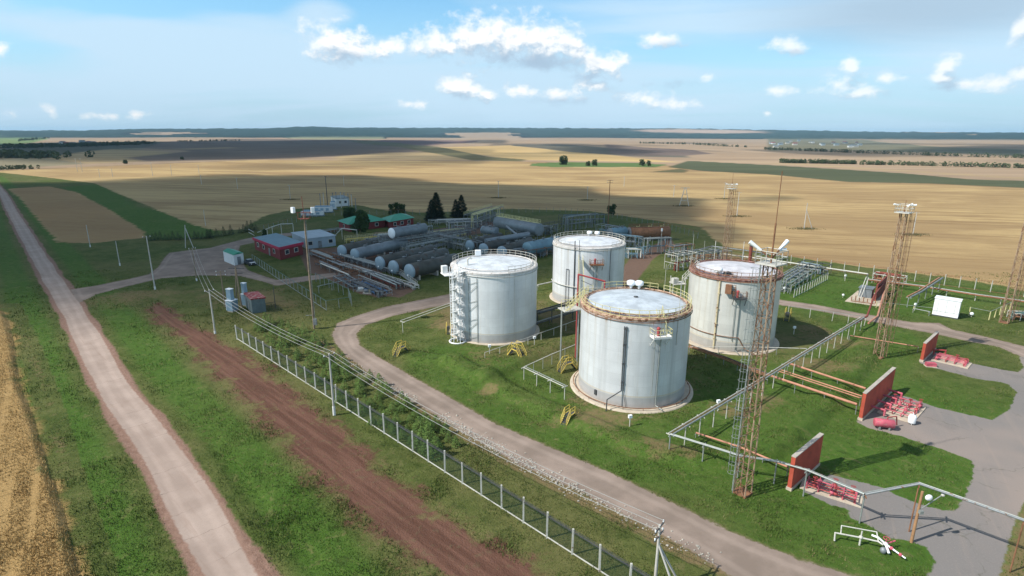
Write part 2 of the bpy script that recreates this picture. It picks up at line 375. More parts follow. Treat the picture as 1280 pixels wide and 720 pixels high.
def ground_z(x, y):
    x = np.atleast_1d(np.asarray(x, float)); y = np.atleast_1d(np.asarray(y, float))
    z = hills(x, y)
    for i, L in enumerate(BERM_LINES):
        d = line_sd(x, y, L); z = z+(.75 if i < 2 else .45)*(1-ss(d, .7, 2.6))
    return z
DITCH = smooth(P2([(262,548),(283,577),(308,610),(333,643),(383,697),(420,735)]), 3)
def gz(x, y): return float(ground_z(x, y)[0])

# --- vertices: rings round the survey point, closer together near by
rr = [0.5, 6, 11, 15, 18]; 
while rr[-1] < 15500:
    r = rr[-1]; rr.append(r + min(max(.33, .55*r*r/(HCAM*620)), r*.03))
rr = np.array(rr)
aa = np.concatenate([np.linspace(-51, 51, 660), np.linspace(51, 309, 62)[1:-1]])*PI/180
nr, na = len(rr), len(aa)
R, A = np.meshgrid(rr, aa, indexing='ij')
VX = (R*np.sin(A)).ravel(); VY = (R*np.cos(A)).ravel()
print('land verts', nr, na, nr*na)
sd_road = line_sd(VX, VY, ROAD)-1.72+vnoise(VX, VY, 9)*.4
sd_verge = line_sd(VX, VY, ROAD)-2.5+vnoise(VX, VY, 6)*.7+np.where(VX*.735+VY*.678 > 0, .0, 0)
sd_site = np.minimum(np.minimum(poly_sd(VX, VY, SITE_ROAD_L), poly_sd(VX, VY, FORE)), poly_sd(VX, VY, PATH))
sd_pave = poly_sd(VX, VY, PAVE)
sd_dirt = poly_sd(VX, VY, DIRT)
sd_wheat = np.minimum(np.minimum(poly_sd(VX, VY, WH_NEAR), poly_sd(VX, VY, WH_LEFT)), poly_sd(VX, VY, WH_BACK))
sd_near = poly_sd(VX, VY, WH_NEAR)
dry = np.zeros_like(VX); far_rr = np.hypot(VX, VY)
for bx, by, br in BARE:
    dry = np.maximum(dry, (1-ss(np.hypot(VX-bx, (VY-by))/br+fbm(VX, VY, br*.8, 3)*1.6, .0, 1.7))*.7)
red = np.zeros_like(VX)
for q in RED: red = np.maximum(red, 1-ss(poly_sd(VX, VY, q), -1.0, 1.5))
BUND = P2([(505,405),(560,440),(655,490),(720,515),(850,560),(905,566),(960,540),(1050,470),(1075,425),(960,385),(820,345),(640,345),(560,380)])
WEEDY = P2([(-20,380),(22,380),(50,440),(78,520),(100,600),(128,680),(150,760),(100,760),(86,640),(62,560),(40,470),(10,395),(-20,395)])
dry = np.maximum(dry, (1-ss(poly_sd(VX, VY, WEEDY), -1.5, 1.5))*(.5+.5*np.clip(fbm(VX, VY, 6, 4), -.6, .5)))
inb = (1-ss(poly_sd(VX, VY, BUND), -3, 3)); dry = np.maximum(dry, inb*(.30+.5*np.clip(fbm(VX, VY, 9, 4), -.5, .6)))
tf = np.minimum.reduce([np.hypot(VX-a, VY-b) for a, b in ((16.8,72.2),(-3.1,95.5),(37.9,91.4),(16.2,116.6))]); dry = np.maximum(dry, (1-ss(tf, 8.4, 13))*.45)
dry = np.maximum(dry, np.clip(.42*(fbm(VX, VY, 26, 4)+.25), 0, .6)*(far_rr < 300))
dry = np.maximum(dry, .5*(1-ss(sd_dirt, 0, 5)))
dry = np.maximum(dry, .9*(1-ss(poly_sd(VX, VY, DRYR), -1, 1.5)))
dry = np.maximum(dry, .8*(1-ss(line_sd(VX, VY, STONES), 1.0, 2.2)))
# mown strip beside the road and rough weedy strip further out
dRoad = line_sd(VX, VY, ROAD); side = np.where(VX*.735+VY*.678 > np.interp(VY, [20,40,100,400],[12,10.6,13.5,25])*0+0, 1, 0)
lush = (1-ss(np.abs(dRoad-6.5), 1.5, 3.5))
lush = np.maximum(lush, (1-ss(np.abs(line_sd(VX, VY, BERM_LINES[0])-3.5), 2.0, 5.5))*.8)
rx, ry = at(1100,560)[:2]; lush = np.maximum(lush, 1-ss(np.hypot((VX-rx)/30, (VY-ry)/34), .5, 1.1))
rx, ry = at(1060,365)[:2]; lush = np.maximum(lush, 1-ss(np.hypot((VX-rx)/45, (VY-ry)/22), .5, 1.1))
lush = np.maximum(lush, (1-ss(poly_sd(VX, VY, P2([(80,234),(125,230),(170,258),(205,266),(272,286),(262,296),(190,300),(180,290),(140,266),(98,242)])), -2, 4))*1.0)
VZ = ground_z(VX, VY); lush *= (poly_sd(VX, VY, WEEDY) > .5)
dd_ = line_sd(VX, VY, DITCH); VZ -= .14*(1-ss(dd_, .2, 1.3))
VZ += np.where(sd_near < 0, np.clip(-sd_near*.8, 0, .55), 0)
far_r = np.hypot(VX, VY)
VZ += np.where((far_r < 400), fbm(VX, VY, 5, 3)*.10*ss(np.minimum(sd_road, np.minimum(sd_site, sd_pave)), .2, 2.5), 0)
VZ -= .06*(1-ss(sd_road, -1, .5))
# --- far fields
FAR = np.zeros((len(VX), 4))
def field(px, col, soft=6, amt=1.0, z=0):
    q = P2(px); sd = poly_sd(VX, VY, q)
    w = (1-ss(sd, -soft, soft))*amt
    for i in range(3): FAR[:, i] = FAR[:, i]*(1-w)+col[i]*w
    FAR[:, 3] = np.maximum(FAR[:, 3], w)
tan, pink, gold, umber, green, dkgreen, olive = (.38,.28,.15), (.34,.245,.16), (.48,.34,.155), (.17,.13,.10), (.10,.16,.05), (.035,.06,.025), (.13,.12,.06)
field([(-600,214),(0,214),(320,201),(640,202),(860,208),(1280,232),(1900,260),(1900,171.6),(-600,171.6)], pink, 8)
field([(-200,215),(0,213),(40,210),(110,206),(75,196),(180,190),(180,186),(-200,184)], (.22,.19,.12), 8)
field([(60,200),(110,206),(180,203),(260,201),(210,193),(140,190),(80,195)], tan, 6)
field([(-200,184),(-200,170.8),(45,170.8),(62,174),(45,178),(20,184)], (.16,.22,.09), 8)
field([(46,180),(30,184),(0,190),(-100,196),(-100,199),(60,199),(130,190),(180,187),(330,186),(330,178),(180,178)], (.10,.10,.07), 6)
field([(180,203),(160,199),(240,192),(176,188),(215,177),(320,174),(440,175),(480,181),(560,181),(530,189),(470,195),(420,196.5),(320,200)], umber, 8)  # broad far stretch toned an even dark brown
field([(205,190),(285,185),(300,187),(230,191)], tan, 12, .5)
field([(460,178),(480,176),(600,177),(575,181),(500,183)], (.17,.11,.10), 8)
field([(420,196.5),(480,192),(560,190.5),(590,197),(640,200.5),(420,201)], tan, 8)
field([(520,184),(560,180),(640,175),(780,179),(960,190),(960,201),(830,199),(640,186)], pink, 10)
field([(540,186),(640,182),(700,187),(760,194),(800,198),(850,203),(640,200),(570,190)], gold, 8)
field([(436,176),(500,178.5),(560,187),(610,196.5),(660,200),(650,202),(590,201),(545,193),(490,184),(440,177.5)], olive, 4)
field([(640,181),(700,181),(760,185),(850,192),(862,197),(790,196),(762,194),(715,191),(680,187),(640,183)], (.13,.12,.09), 8)
field([(755,181),(815,185),(867,187),(892,192),(855,195),(790,195),(765,193)], (.16,.12,.10), 8)
field([(665,204.5),(700,203),(800,204),(835,206),(820,209),(690,209),(662,207.5)], green, 2)
field([(812,215),(850,211),(860,213),(855,216)], olive, 3)
field([(835,209),(860,201),(960,206),(1060,212),(1135,217),(1210,224),(1280,226),(1500,243),(1500,256),(1280,235),(1160,229.5),(1060,227.5),(960,218),(880,214)], (.085,.095,.05), 3)
field([(930,203),(1000,204.5),(1280,222),(1280,224),(1000,206.5)], tan, 3, .6)
field([(960,187.5),(960,172),(1100,176),(1280,184),(1280,193),(1160,190),(1050,187)], (.12,.13,.08), 10, .8)
field([(1085,176),(1180,176.5),(1280,180),(1280,186),(1180,184)], pink, 12, .9)
field([(355,173),(400,172.2),(480,172.4),(480,174),(400,175)], (.30,.30,.17), 20, .8)
# wooded rise on the skyline
hk = ss(far_r, 4600, 5400)*(1 if True else 0)
fo = fbm(VX, VY, 1300, 4)
th = np.degrees(np.arctan2(VX, VY))
wood = hk*(1-ss(fo, .25, .45)*.85)
patch = (1-ss(np.hypot((th-17.5)/6.5, (far_r-6900)/700), .7, 1.05))
wood = wood*(1-patch)
light = ss(th, -50, -30)*(1-ss(th, -30, -24))*0
for i, c in enumerate((.018,.040,.030)): FAR[:, i] = FAR[:, i]*(1-wood)+c*wood
for i, c in enumerate((.42,.30,.22)): FAR[:, i] = FAR[:, i]*(1-patch*hk)+c*patch*hk
FAR[:, 3] = np.maximum(FAR[:, 3], np.maximum(wood, hk))
FAR[:, 3] = np.where(far_r > 620, np.maximum(FAR[:, 3], ss(far_r, 1000, 1500)), FAR[:, 3])
empty_col = FAR[:, :3].sum(1) < .02
FAR[empty_col, :3] = pink
VZ += wood*fbm(VX, VY, 90, 2)*16*ss(far_r, 4600, 5600)
for r_, c_ in ((3.1, .8),):  # shallow cracks are in the material
    pass

# --- faces
i, j = np.meshgrid(np.arange(nr-1), np.arange(na), indexing='ij'); j2 = (j+1) % na
F4 = np.stack([i*na+j, i*na+j2, (i+1)*na+j2, (i+1)*na+j], -1).reshape(-1, 4)[:, ::-1]
fc = lambda a: a[F4].mean(1)
zone = np.zeros(len(F4), int)
fr = fc(far_r)
zone[fr > 4600] = 8
zone[(fc(sd_wheat) < 0) & (fr < 720)] = 1
zone[(fr >= 720) & (fr <= 4600)] = 2
zone[fc(sd_dirt) < 0] = 3
zone[fc(sd_verge) < 0] = 4
zone[fc(sd_site) < 0] = 5
zone[fc(sd_pave) < 0] = 6
zone[fc(sd_road) < 0] = 7
names = {0: 'ground', 1: 'wheat_field', 2: 'field', 3: 'dirt_path', 4: 'verge', 5: 'service_road', 6: 'pavement', 7: 'road', 8: 'hills'}

def land_material():
    m, nt, b = new_mat('land')
    tc = nd(nt, 'ShaderNodeTexCoord'); P = tc.outputs['Object']
    def attr(n):
        a = nd(nt, 'ShaderNodeAttribute'); a.attribute_name = n
        s = nd(nt, 'ShaderNodeSeparateColor'); lk(nt, a.outputs['Color'], s.inputs[0]); return (*s.outputs[:3], a.outputs['Alpha'], a.outputs['Color'])
    rd, vg, st, dt, _ = attr('zone_a'); wh, dy, rd_, pv, _ = attr('zone_b'); lu, nr_, _x, fw_, _ = attr('zone_c'); *_, fa, fcol = attr('far')
    n_big = noise_n(nt, P, .035, 4, .55); n_mid = noise_n(nt, P, .22, 5, .6); n_sm = noise_n(nt, P, 1.3, 5, .65); n_fine = noise_n(nt, P, 7.0, 3, .7)
    # grass
    g = mixc(nt, sstep(nt, n_mid, .35, .68), (.060,.088,.019), (.105,.125,.036))
    g = mixc(nt, math_n(nt, 'MULTIPLY', sstep(nt, n_big, .40, .68), .75), g, (.150,.135,.055))
    g = mixc(nt, math_n(nt, 'MULTIPLY', lu, math_n(nt, 'MULTIPLY_ADD', n_sm, .5, .5)), g, (.058,.130,.017))
    sp = math_n(nt, 'ADD', math_n(nt, 'MULTIPLY', n_sm, .6), math_n(nt, 'MULTIPLY', n_fine, .4))
    clump = noise_n(nt, P, .75, 4, .7, .6)
    g = mixc(nt, math_n(nt, 'MULTIPLY', sstep(nt, clump, .52, .68), .55), g, (.032,.050,.012))
    g = mixc(nt, math_n(nt, 'MULTIPLY', sstep(nt, clump, .44, .32), .5), g, (.165,.150,.065))
    g = mixc(nt, math_n(nt, 'MULTIPLY', sstep(nt, sp, .50, .66), .6), g, (.028,.050,.010))
    g = mixc(nt, math_n(nt, 'MULTIPLY', sstep(nt, sp, .46, .34), .55), g, (.16,.17,.06))
    bare = math_n(nt, 'ADD', dy, math_n(nt, 'MULTIPLY', math_n(nt, 'SUBTRACT', n_sm, .5), 1.3))
    g = mixc(nt, math_n(nt, 'MULTIPLY', sstep(nt, bare, .35, .85), .85), g, (.20,.145,.075))
    redc = mixc(nt, n_sm, (.11,.070,.052), (.20,.13,.095))
    g = mixc(nt, sstep(nt, math_n(nt, 'ADD', rd_, math_n(nt, 'MULTIPLY', math_n(nt, 'SUBTRACT', n_sm, .5), 1.0)), .4, .8), g, redc)
    # wheat: swaths and bare furrows
    w1 = noise_n(nt, mapped(nt, P, rot=(0,0,math.radians(14)), scale=(.012,.22,1)), 1.0, 4, .6, .4)
    w2 = noise_n(nt, mapped(nt, P, rot=(0,0,math.radians(8)), scale=(.05,1.1,1)), 1.0, 3, .6, .2)
    w3 = noise_n(nt, mapped(nt, P, (5,3,0), scale=(.006,.016,1)), 1.0, 5, .6, 1.2)
    w = mixc(nt, sstep(nt, w3, .38, .62), (.48,.345,.165), (.33,.225,.11))
    w = mixc(nt, math_n(nt, 'MULTIPLY', sstep(nt, w1, .45, .68), .7), w, (.24,.155,.075))
    w = mixc(nt, math_n(nt, 'MULTIPLY', sstep(nt, w2, .50, .70), .5), w, (.27,.18,.085))
    w = mixc(nt, math_n(nt, 'MULTIPLY', sstep(nt, n_sm, .5, .8), .25), w, (.24,.16,.07))
    w = mixc(nt, math_n(nt, 'MULTIPLY', _x, .75), w, mixc(nt, n_mid, (.26,.155,.075), (.34,.215,.10)))
    # standing wheat by the road
    k1 = noise_n(nt, mapped(nt, P, rot=(0,0,math.radians(36)), scale=(2.6,.16,1)), 1.0, 4, .65, .3)
    wn_ = mixc(nt, sstep(nt, n_fine, .3, .7), (.42,.28,.12), (.30,.19,.075))
    wn_ = mixc(nt, math_n(nt, 'MULTIPLY', sstep(nt, k1, .52, .66), .8), wn_, (.17,.115,.045))
    wn_ = mixc(nt, math_n(nt, 'MULTIPLY', sstep(nt, n_mid, .55, .8), .3), wn_, (.44,.34,.18))
    w = mixc(nt, nr_, w, wn_)
    edge = math_n(nt, 'ADD', wh, math_n(nt, 'MULTIPLY', math_n(nt, 'SUBTRACT', n_mid, .5), 6))
    c = mixc(nt, sstep(nt, edge, .8, -.8), g, w)
    # far fields
    v1 = noise_n(nt, mapped(nt, P, rot=(0,0,math.radians(10)), scale=(.0012,.01,1)), 1.0, 5, .6, .4)
    fcv = vmath(nt, 'SCALE', fcol); v2 = noise_n(nt, mapped(nt, P, rot=(0,0,math.radians(-6)), scale=(.002,.045,1)), 1.0, 4, .6, .3)
    lk(nt, math_n(nt, 'ADD', math_n(nt, 'MULTIPLY_ADD', v1, 1.1, .12), math_n(nt, 'MULTIPLY', v2, .65)), fcv.inputs['Scale'])
    c = mixc(nt, fa, c, fcv.outputs[0])
    # dirt track
    dte = math_n(nt, 'ADD', dt, math_n(nt, 'ADD', math_n(nt, 'MULTIPLY', math_n(nt, 'SUBTRACT', n_mid, .5), 9.0), math_n(nt, 'MULTIPLY', math_n(nt, 'SUBTRACT', n_sm, .5), 6.0)))
    tr = noise_n(nt, mapped(nt, P, rot=(0,0,math.radians(44)), scale=(.10,1.6,1)), 1.0, 4, .6, .3)
    dc = mixc(nt, sstep(nt, tr, .35, .68), (.105,.052,.036), (.165,.085,.060))
    dc = mixc(nt, math_n(nt, 'MULTIPLY', sstep(nt, n_fine, .62, .75), .5), dc, (.26,.19,.14))
    dc = mixc(nt, math_n(nt, 'MULTIPLY', sstep(nt, n_sm, .54, .70), .45), dc, mixc(nt, n_fine, (.10,.10,.045), (.17,.13,.08)))
    c = mixc(nt, sstep(nt, dte, 1.6, -.6), c, dc)
    # reddish verge of the road
    ve = math_n(nt, 'ADD', vg, math_n(nt, 'MULTIPLY', math_n(nt, 'SUBTRACT', n_sm, .5), 1.2))
    vc = mixc(nt, sstep(nt, sp, .35, .65), (.19,.112,.082), (.29,.185,.14))
    c = mixc(nt, sstep(nt, ve, .25, -.2), c, vc)
    # service road
    se = math_n(nt, 'ADD', st, math_n(nt, 'MULTIPLY', math_n(nt, 'SUBTRACT', n_sm, .5), 1.1))
    sc_ = mixc(nt, sstep(nt, n_mid, .35, .7), (.21,.165,.135), (.30,.235,.195))
    sc_ = mixc(nt, math_n(nt, 'MULTIPLY', sstep(nt, n_fine, .55, .75), .5), sc_, (.17,.13,.10))
    rut = math_n(nt, 'SUBTRACT', 1.0, sstep(nt, math_n(nt, 'ABSOLUTE', math_n(nt, 'ADD', st, 1.15)), .1, .55))
    sc_ = mixc(nt, math_n(nt, 'MULTIPLY', rut, math_n(nt, 'MULTIPLY', n_mid, .55)), sc_, (.40,.32,.27))
    c = mixc(nt, sstep(nt, se, .45, .12), c, mixc(nt, .6, (.17,.12,.08), c))
    c = mixc(nt, sstep(nt, se, .12, -.12), c, sc_)
    # pavement by the loading bays
    pe = math_n(nt, 'ADD', pv, math_n(nt, 'MULTIPLY', math_n(nt, 'SUBTRACT', n_sm, .5), .8))
    pc = mixc(nt, sstep(nt, n_big, .4, .62), (.20,.185,.175), (.285,.235,.205))
    pc = mixc(nt, math_n(nt, 'MULTIPLY', sstep(nt, n_mid, .55, .75), .45), pc, (.15,.135,.125))
    pc = mixc(nt, math_n(nt, 'MULTIPLY', sstep(nt, n_fine, .5, .75), .3), pc, (.36,.32,.29))
    tk = noise_n(nt, mapped(nt, P, rot=(0,0,math.radians(-62)), scale=(.05,1.1,1)), 1.0, 4, .6, .6)
    pc = mixc(nt, math_n(nt, 'MULTIPLY', sstep(nt, tk, .52, .7), .35), pc, (.30,.245,.21))
    vc_ = nd(nt, 'ShaderNodeTexVoronoi'); vc_.feature = 'DISTANCE_TO_EDGE'; vc_.inputs['Scale'].default_value = .16
    wv = nd(nt, 'ShaderNodeVectorMath'); wv.operation = 'MULTIPLY_ADD'; wn2 = nd(nt, 'ShaderNodeTexNoise'); wn2.inputs['Scale'].default_value = .6; wn2.inputs['Detail'].default_value = 4; lk(nt, P, wn2.inputs['Vector']); lk(nt, wn2.outputs['Color'], wv.inputs[0]); wv.inputs[1].default_value = (3,3,0); lk(nt, P, wv.inputs[2]); lk(nt, wv.outputs[0], vc_.inputs['Vector'])
    crack = math_n(nt, 'MULTIPLY', math_n(nt, 'SUBTRACT', 1.0, sstep(nt, vc_.outputs['Distance'], .0, .012)), sstep(nt, n_mid, .42, .6))
    pc = mixc(nt, math_n(nt, 'MULTIPLY', crack, .55), pc, (.10,.10,.07))
    c = mixc(nt, sstep(nt, pe, .1, -.1), c, pc)
    # concrete slabs of the main road: tone per slab, joints and cracks
    ux, uy = -.678, .735
    s_ = nd(nt, 'ShaderNodeSeparateXYZ'); lk(nt, P, s_.inputs[0])
    along = math_n(nt, 'ADD', math_n(nt, 'ADD', math_n(nt, 'MULTIPLY', s_.outputs[0], ux), math_n(nt, 'MULTIPLY', s_.outputs[1], uy)), math_n(nt, 'MULTIPLY', n_sm, .9))
    fr_ = math_n(nt, 'FRACT', math_n(nt, 'DIVIDE', along, 4.3))
    joint = math_n(nt, 'SUBTRACT', 1.0, sstep(nt, math_n(nt, 'ABSOLUTE', math_n(nt, 'SUBTRACT', fr_, .5)), .0, .018))
    wnz = nd(nt, 'ShaderNodeTexWhiteNoise'); wnz.noise_dimensions = '1D'; lk(nt, math_n(nt, 'FLOOR', math_n(nt, 'ADD', math_n(nt, 'DIVIDE', along, 4.3), .5)), wnz.inputs['W'])
    rc = mixc(nt, sstep(nt, n_mid, .3, .7), (.31,.24,.20), (.40,.315,.265))
    rc = mixc(nt, math_n(nt, 'MULTIPLY', wnz.outputs[0], .25), rc, (.31,.235,.19))
    rc = mixc(nt, math_n(nt, 'MULTIPLY', sstep(nt, n_fine, .5, .7), .3), rc, (.26,.20,.16))
    rc = mixc(nt, math_n(nt, 'MULTIPLY', joint, math_n(nt, 'MULTIPLY', sstep(nt, n_mid, .38, .55), .6)), rc, (.15,.11,.09))
    trk = math_n(nt, 'SUBTRACT', 1.0, sstep(nt, math_n(nt, 'ABSOLUTE', math_n(nt, 'ADD', rd, .95)), .1, .5))
    rc = mixc(nt, math_n(nt, 'MULTIPLY', trk, math_n(nt, 'MULTIPLY', n_mid, .5)), rc, (.50,.39,.33))
    rc = mixc(nt, math_n(nt, 'MULTIPLY', sstep(nt, noise_n(nt, mapped(nt, P, rot=(0,0,math.radians(44)), scale=(.12,1.3,1)), 1.0, 5, .65, .3), .52, .7), .4), rc, (.27,.195,.155))
    re = math_n(nt, 'ADD', rd, math_n(nt, 'MULTIPLY', math_n(nt, 'SUBTRACT', n_sm, .5), .7))
    c = mixc(nt, sstep(nt, re, .12, -.12), c, rc)
    lk(nt, c, b.inputs['Base Color']); b.inputs['Roughness'].default_value = .95; b.inputs['Specular IOR Level'].default_value = .1
    hard = math_n(nt, 'MINIMUM', math_n(nt, 'MINIMUM', rd, st), pv)
    bn = nd(nt, 'ShaderNodeBump'); bn.inputs['Distance'].default_value = .35
    lk(nt, math_n(nt, 'MULTIPLY', sstep(nt, hard, -.1, .6), .75), bn.inputs['Strength'])
    lk(nt, sp, bn.inputs['Height']); lk(nt, bn.outputs[0], b.inputs['Normal'])
    return m
LAND = land_material()
zA = np.stack([sd_road, sd_verge, sd_site, sd_dirt], 1); zB = np.stack([sd_wheat, dry, red, sd_pave], 1)
zC = np.stack([lush, (sd_near < 3).astype(float), 1-ss(poly_sd(VX, VY, WH_LEFT), -2, 2), np.ones_like(VX)], 1)
for z, nm in names.items():
    fs = F4[zone == z]
    if len(fs) == 0: continue
    used, inv = np.unique(fs.ravel(), return_inverse=True)
    me = bpy.data.meshes.new(nm); me.vertices.add(len(used)); me.loops.add(len(fs)*4); me.polygons.add(len(fs))
    me.vertices.foreach_set('co', np.stack([VX[used], VY[used], VZ[used]], 1).astype(np.float32).ravel())
    me.loops.foreach_set('vertex_index', inv.astype(np.int32)); me.polygons.foreach_set('loop_start', np.arange(0, len(fs)*4, 4, dtype=np.int32))
    me.polygons.foreach_set('use_smooth', np.ones(len(fs), bool)); me.update(calc_edges=True)
    for an, arr in (('zone_a', zA), ('zone_b', zB), ('zone_c', zC), ('far', FAR)):
        at_ = me.attributes.new(an, 'FLOAT_COLOR', 'POINT'); at_.data.foreach_set('color', arr[used].astype(np.float32).ravel())
    me.materials.append(LAND); o = bpy.data.objects.new(nm, me); COL.objects.link(o); tag(o, kind='structure')

# ------------------------------------------------------------------ air
hz, nth, hb = new_mat('haze'); nth.nodes.remove(hb)
pvn = nd(nth, 'ShaderNodeVolumePrincipled'); pvn.inputs['Color'].default_value = (.52,.80,1.0,1); pvn.inputs['Density'].default_value = 5.5e-5; pvn.inputs['Anisotropy'].default_value = 0.0
lk(nth, pvn.outputs[0], nth.nodes['Material Output'].inputs['Volume'])
hm = MB(); hm.box((0, 0, 35), (32000, 32000, 250)); ho = hm.build('haze', hz); tag(ho, kind='stuff')

# ------------------------------------------------------------------ a real cloud overhead, out of the picture, whose shadow lies on the plant
def cloud_over(name, ground_px, alt, thick, dens, grow=25, nscale=70, label=None, cs=9):
    q = P2(ground_px) if isinstance(ground_px, list) else ground_px
    off = SUND*(alt/SUND.z); q = [(p[0]+off.x, p[1]+off.y) for p in q]
    x0, x1 = min(p[0] for p in q)-grow*2, max(p[0] for p in q)+grow*2; y0, y1 = min(p[1] for p in q)-grow*2, max(p[1] for p in q)+grow*2
    nx, ny = int((x1-x0)/cs)+2, int((y1-y0)/cs)+2
    gx, gy = np.meshgrid(np.linspace(x0, x1, nx), np.linspace(y0, y1, ny)); fx, fy = gx.ravel(), gy.ravel()
    sd = poly_sd(fx, fy, q)+fbm(fx, fy, nscale, 3)*grow*1.3
    t = np.clip((grow*.5-sd)/(grow*2.2), 0, 1); th_ = thick*t**.8
    th_ = th_*(1+.5*fbm(fx, fy, nscale*.5, 3))
    top = alt+th_*.8; bot = alt-th_*.2
    keep = (th_ > .5).reshape(ny, nx); n = nx*ny
    fs = []; ins = np.zeros((ny-1, nx-1), bool)
    ins = keep[:-1,:-1] | keep[1:,:-1] | keep[:-1,1:] | keep[1:,1:]
    V = [(a, b_, c) for a, b_, c in zip(fx, fy, top)]+[(a, b_, c) for a, b_, c in zip(fx, fy, bot)]
    for a in range(ny-1):
        for b_ in range(nx-1):
            if not ins[a, b_]: continue
            i0, i1, i2, i3 = a*nx+b_, a*nx+b_+1, (a+1)*nx+b_+1, (a+1)*nx+b_
            fs.append((i0, i1, i2, i3)); fs.append((n+i3, n+i2, n+i1, n+i0))
            if a == 0 or not ins[a-1, b_]: fs.append((i1, i0, n+i0, n+i1))
            if a == ny-2 or not ins[a+1, b_]: fs.append((i3, i2, n+i2, n+i3))
            if b_ == 0 or not ins[a, b_-1]: fs.append((i0, i3, n+i3, n+i0))
            if b_ == nx-2 or not ins[a, b_+1]: fs.append((i2, i1, n+i1, n+i2))
    used = sorted({k for f in fs for k in f}); mp = {k: i for i, k in enumerate(used)}
    mb = MB(); mb.add([V[k] for k in used], [tuple(mp[k] for k in f) for f in fs], True)
    m, nt_, b = new_mat('cloud_vapour'); nt_.nodes.remove(b)
    vs = nd(nt_, 'ShaderNodeVolumePrincipled'); vs.inputs['Color'].default_value = (.95,.95,.95,1); vs.inputs['Density'].default_value = dens; vs.inputs['Anisotropy'].default_value = .3
    lk(nt_, vs.outputs[0], nt_.nodes['Material Output'].inputs['Volume'])
    o = mb.build(name, m); tag(o, kind='structure'); return o
CL1 = [(-500,392),(0,392),(60,400),(110,408),(200,404),(300,402),(380,398),(440,394),(500,380),(560,362),(600,345),(680,318),(740,300),(800,300),(850,308),(880,296),(860,276),(835,262),(880,252),(960,262),(930,250),(860,247),(760,242),(660,234),(560,232),(480,226),(380,222),(300,219),(200,221),(100,225),(0,226),(-300,232),(-500,240)]
cloud_over('cloud', CL1, 620, 90, .034, 34, 80)
cloud_over('cloud', [(1100,188),(1280,193),(1600,200),(1600,186),(1280,181)], 900, 120, .03, 150, 400, cs=40)
cloud_over('cloud', [(100,201),(200,200),(330,197),(430,193),(520,184),(540,178),(420,175),(200,178),(-200,186),(-200,196)], 900, 120, .03, 110, 400, cs=40)
cloud_over('cloud', [(712,192),(765,193),(800,190),(760,183),(700,181)], 900, 100, .03, 90, 300, cs=40)
# ================================================================== materials of the built things
M_ = {}
def mm(k, *a, **kw): M_[k] = simple(k, *a, **kw)
mm('concrete', (.42,.38,.33), .9, var=.2, scale=1.5, rust=.25, rust_col=(.2,.13,.09))
mm('pale_concrete', (.48,.41,.32), .9, var=.18, scale=1.2, rust=.2, rust_col=(.3,.2,.13))
mm('galvanised', (.30,.325,.31), .5, .3, .2, 2.0, rust=.3)
mm('steel_grey', (.22,.24,.25), .55, .3, .25, 1.5, rust=.35)
mm('dark_steel', (.07,.075,.08), .6, .2, .3, 2.0, rust=.3)
mm('rust', (.22,.105,.055), .85, 0, .35, 1.5, rust=.3, rust_col=(.10,.04,.02))
mm('rust_red', (.20,.05,.035), .8, 0, .3, 1.2, rust=.3, rust_col=(.10,.04,.02))
mm('tower_paint', (.38,.27,.18), .75, 0, .3, .8, rust=.55, rust_col=(.20,.085,.04))
mm('tower_rust', (.27,.165,.10), .8, 0, .35, 1.0, rust=.5)
mm('yellow', (.62,.47,.10), .6, 0, .2, 2.0, rust=.35)
mm('pale_yellow', (.60,.55,.28), .6, 0, .2, 2.0, rust=.3)
mm('white', (.74,.74,.72), .5, 0, .1, 1.5, rust=.15)
mm('off_white', (.52,.51,.46), .6, 0, .15, 1.5, rust=.3)
mm('lamp_white', (.85,.87,.88), .3, 0, .03, 1.5)
mm('brick_red', (.42,.078,.045), .9, 0, .25, .7, rust=.28, rust_col=(.2,.06,.04), bump=.2)
mm('pipe_red', (.36,.06,.06), .65, 0, .3, 1.5, rust=.25, rust_col=(.3,.2,.17))
mm('pipe_pink', (.50,.10,.14), .65, 0, .3, 1.5, rust=.35, rust_col=(.35,.2,.18))
mm('magenta', (.38,.02,.06), .6, 0, .12, 1.0)
mm('roof_blue', (.10,.19,.24), .55, .2, .2, .6)
mm('roof_green', (.02,.25,.15), .5, .1, .12, .6)
mm('roof_dark_red', (.20,.03,.035), .7, 0, .35, 1.2, rust=.5, rust_col=(.35,.3,.27))
mm('wall_red', (.17,.028,.028), .8, 0, .15, .8)
mm('wall_blue_grey', (.33,.40,.45), .75, 0, .12, .6)
mm('wall_white', (.62,.64,.64), .75, 0, .1, .6)
mm('kiosk_grey', (.13,.17,.18), .6, .2, .2, 1.0, rust=.3)
mm('kiosk_blue', (.25,.36,.44), .55, .2, .15, 1.0)
mm('drum_shell', (.075,.078,.070), .6, .1, .3, .5, rust=.42, rust_col=(.085,.05,.035), streak=True)
mm('drum_pale', (.20,.23,.25), .5, .2, .2, .5, rust=.25)
mm('drum_blue', (.16,.27,.33), .5, .2, .2, .5, rust=.25)
mm('drum_head', (.25,.33,.385), .5, .2, .12, .8, rust=.15)
mm('wood', (.25,.19,.13), .9, 0, .3, 3.0)
mm('orange_pole', (.36,.20,.10), .8, 0, .2, 2.0, rust=.4)
mm('pole_concrete', (.48,.46,.42), .9, 0, .15, 1.0)
mm('glass_dark', (.03,.04,.05), .15, 0, .1, 1.0)
mm('bark', (.10,.07,.045), .95, 0, .3, 6.0)
mm('cable', (.42,.42,.40), .6, .3, .05, 1.0)
mm('stone', (.38,.35,.30), .9, 0, .22, 1.3)
mm('blue_paint', (.05,.13,.28), .5, 0, .15, 1.0)
mm('teal', (.10,.19,.17), .6, .1, .2, 1.0, rust=.25)
mm('rubber', (.02,.02,.02), .8, 0, .1, 1.0)
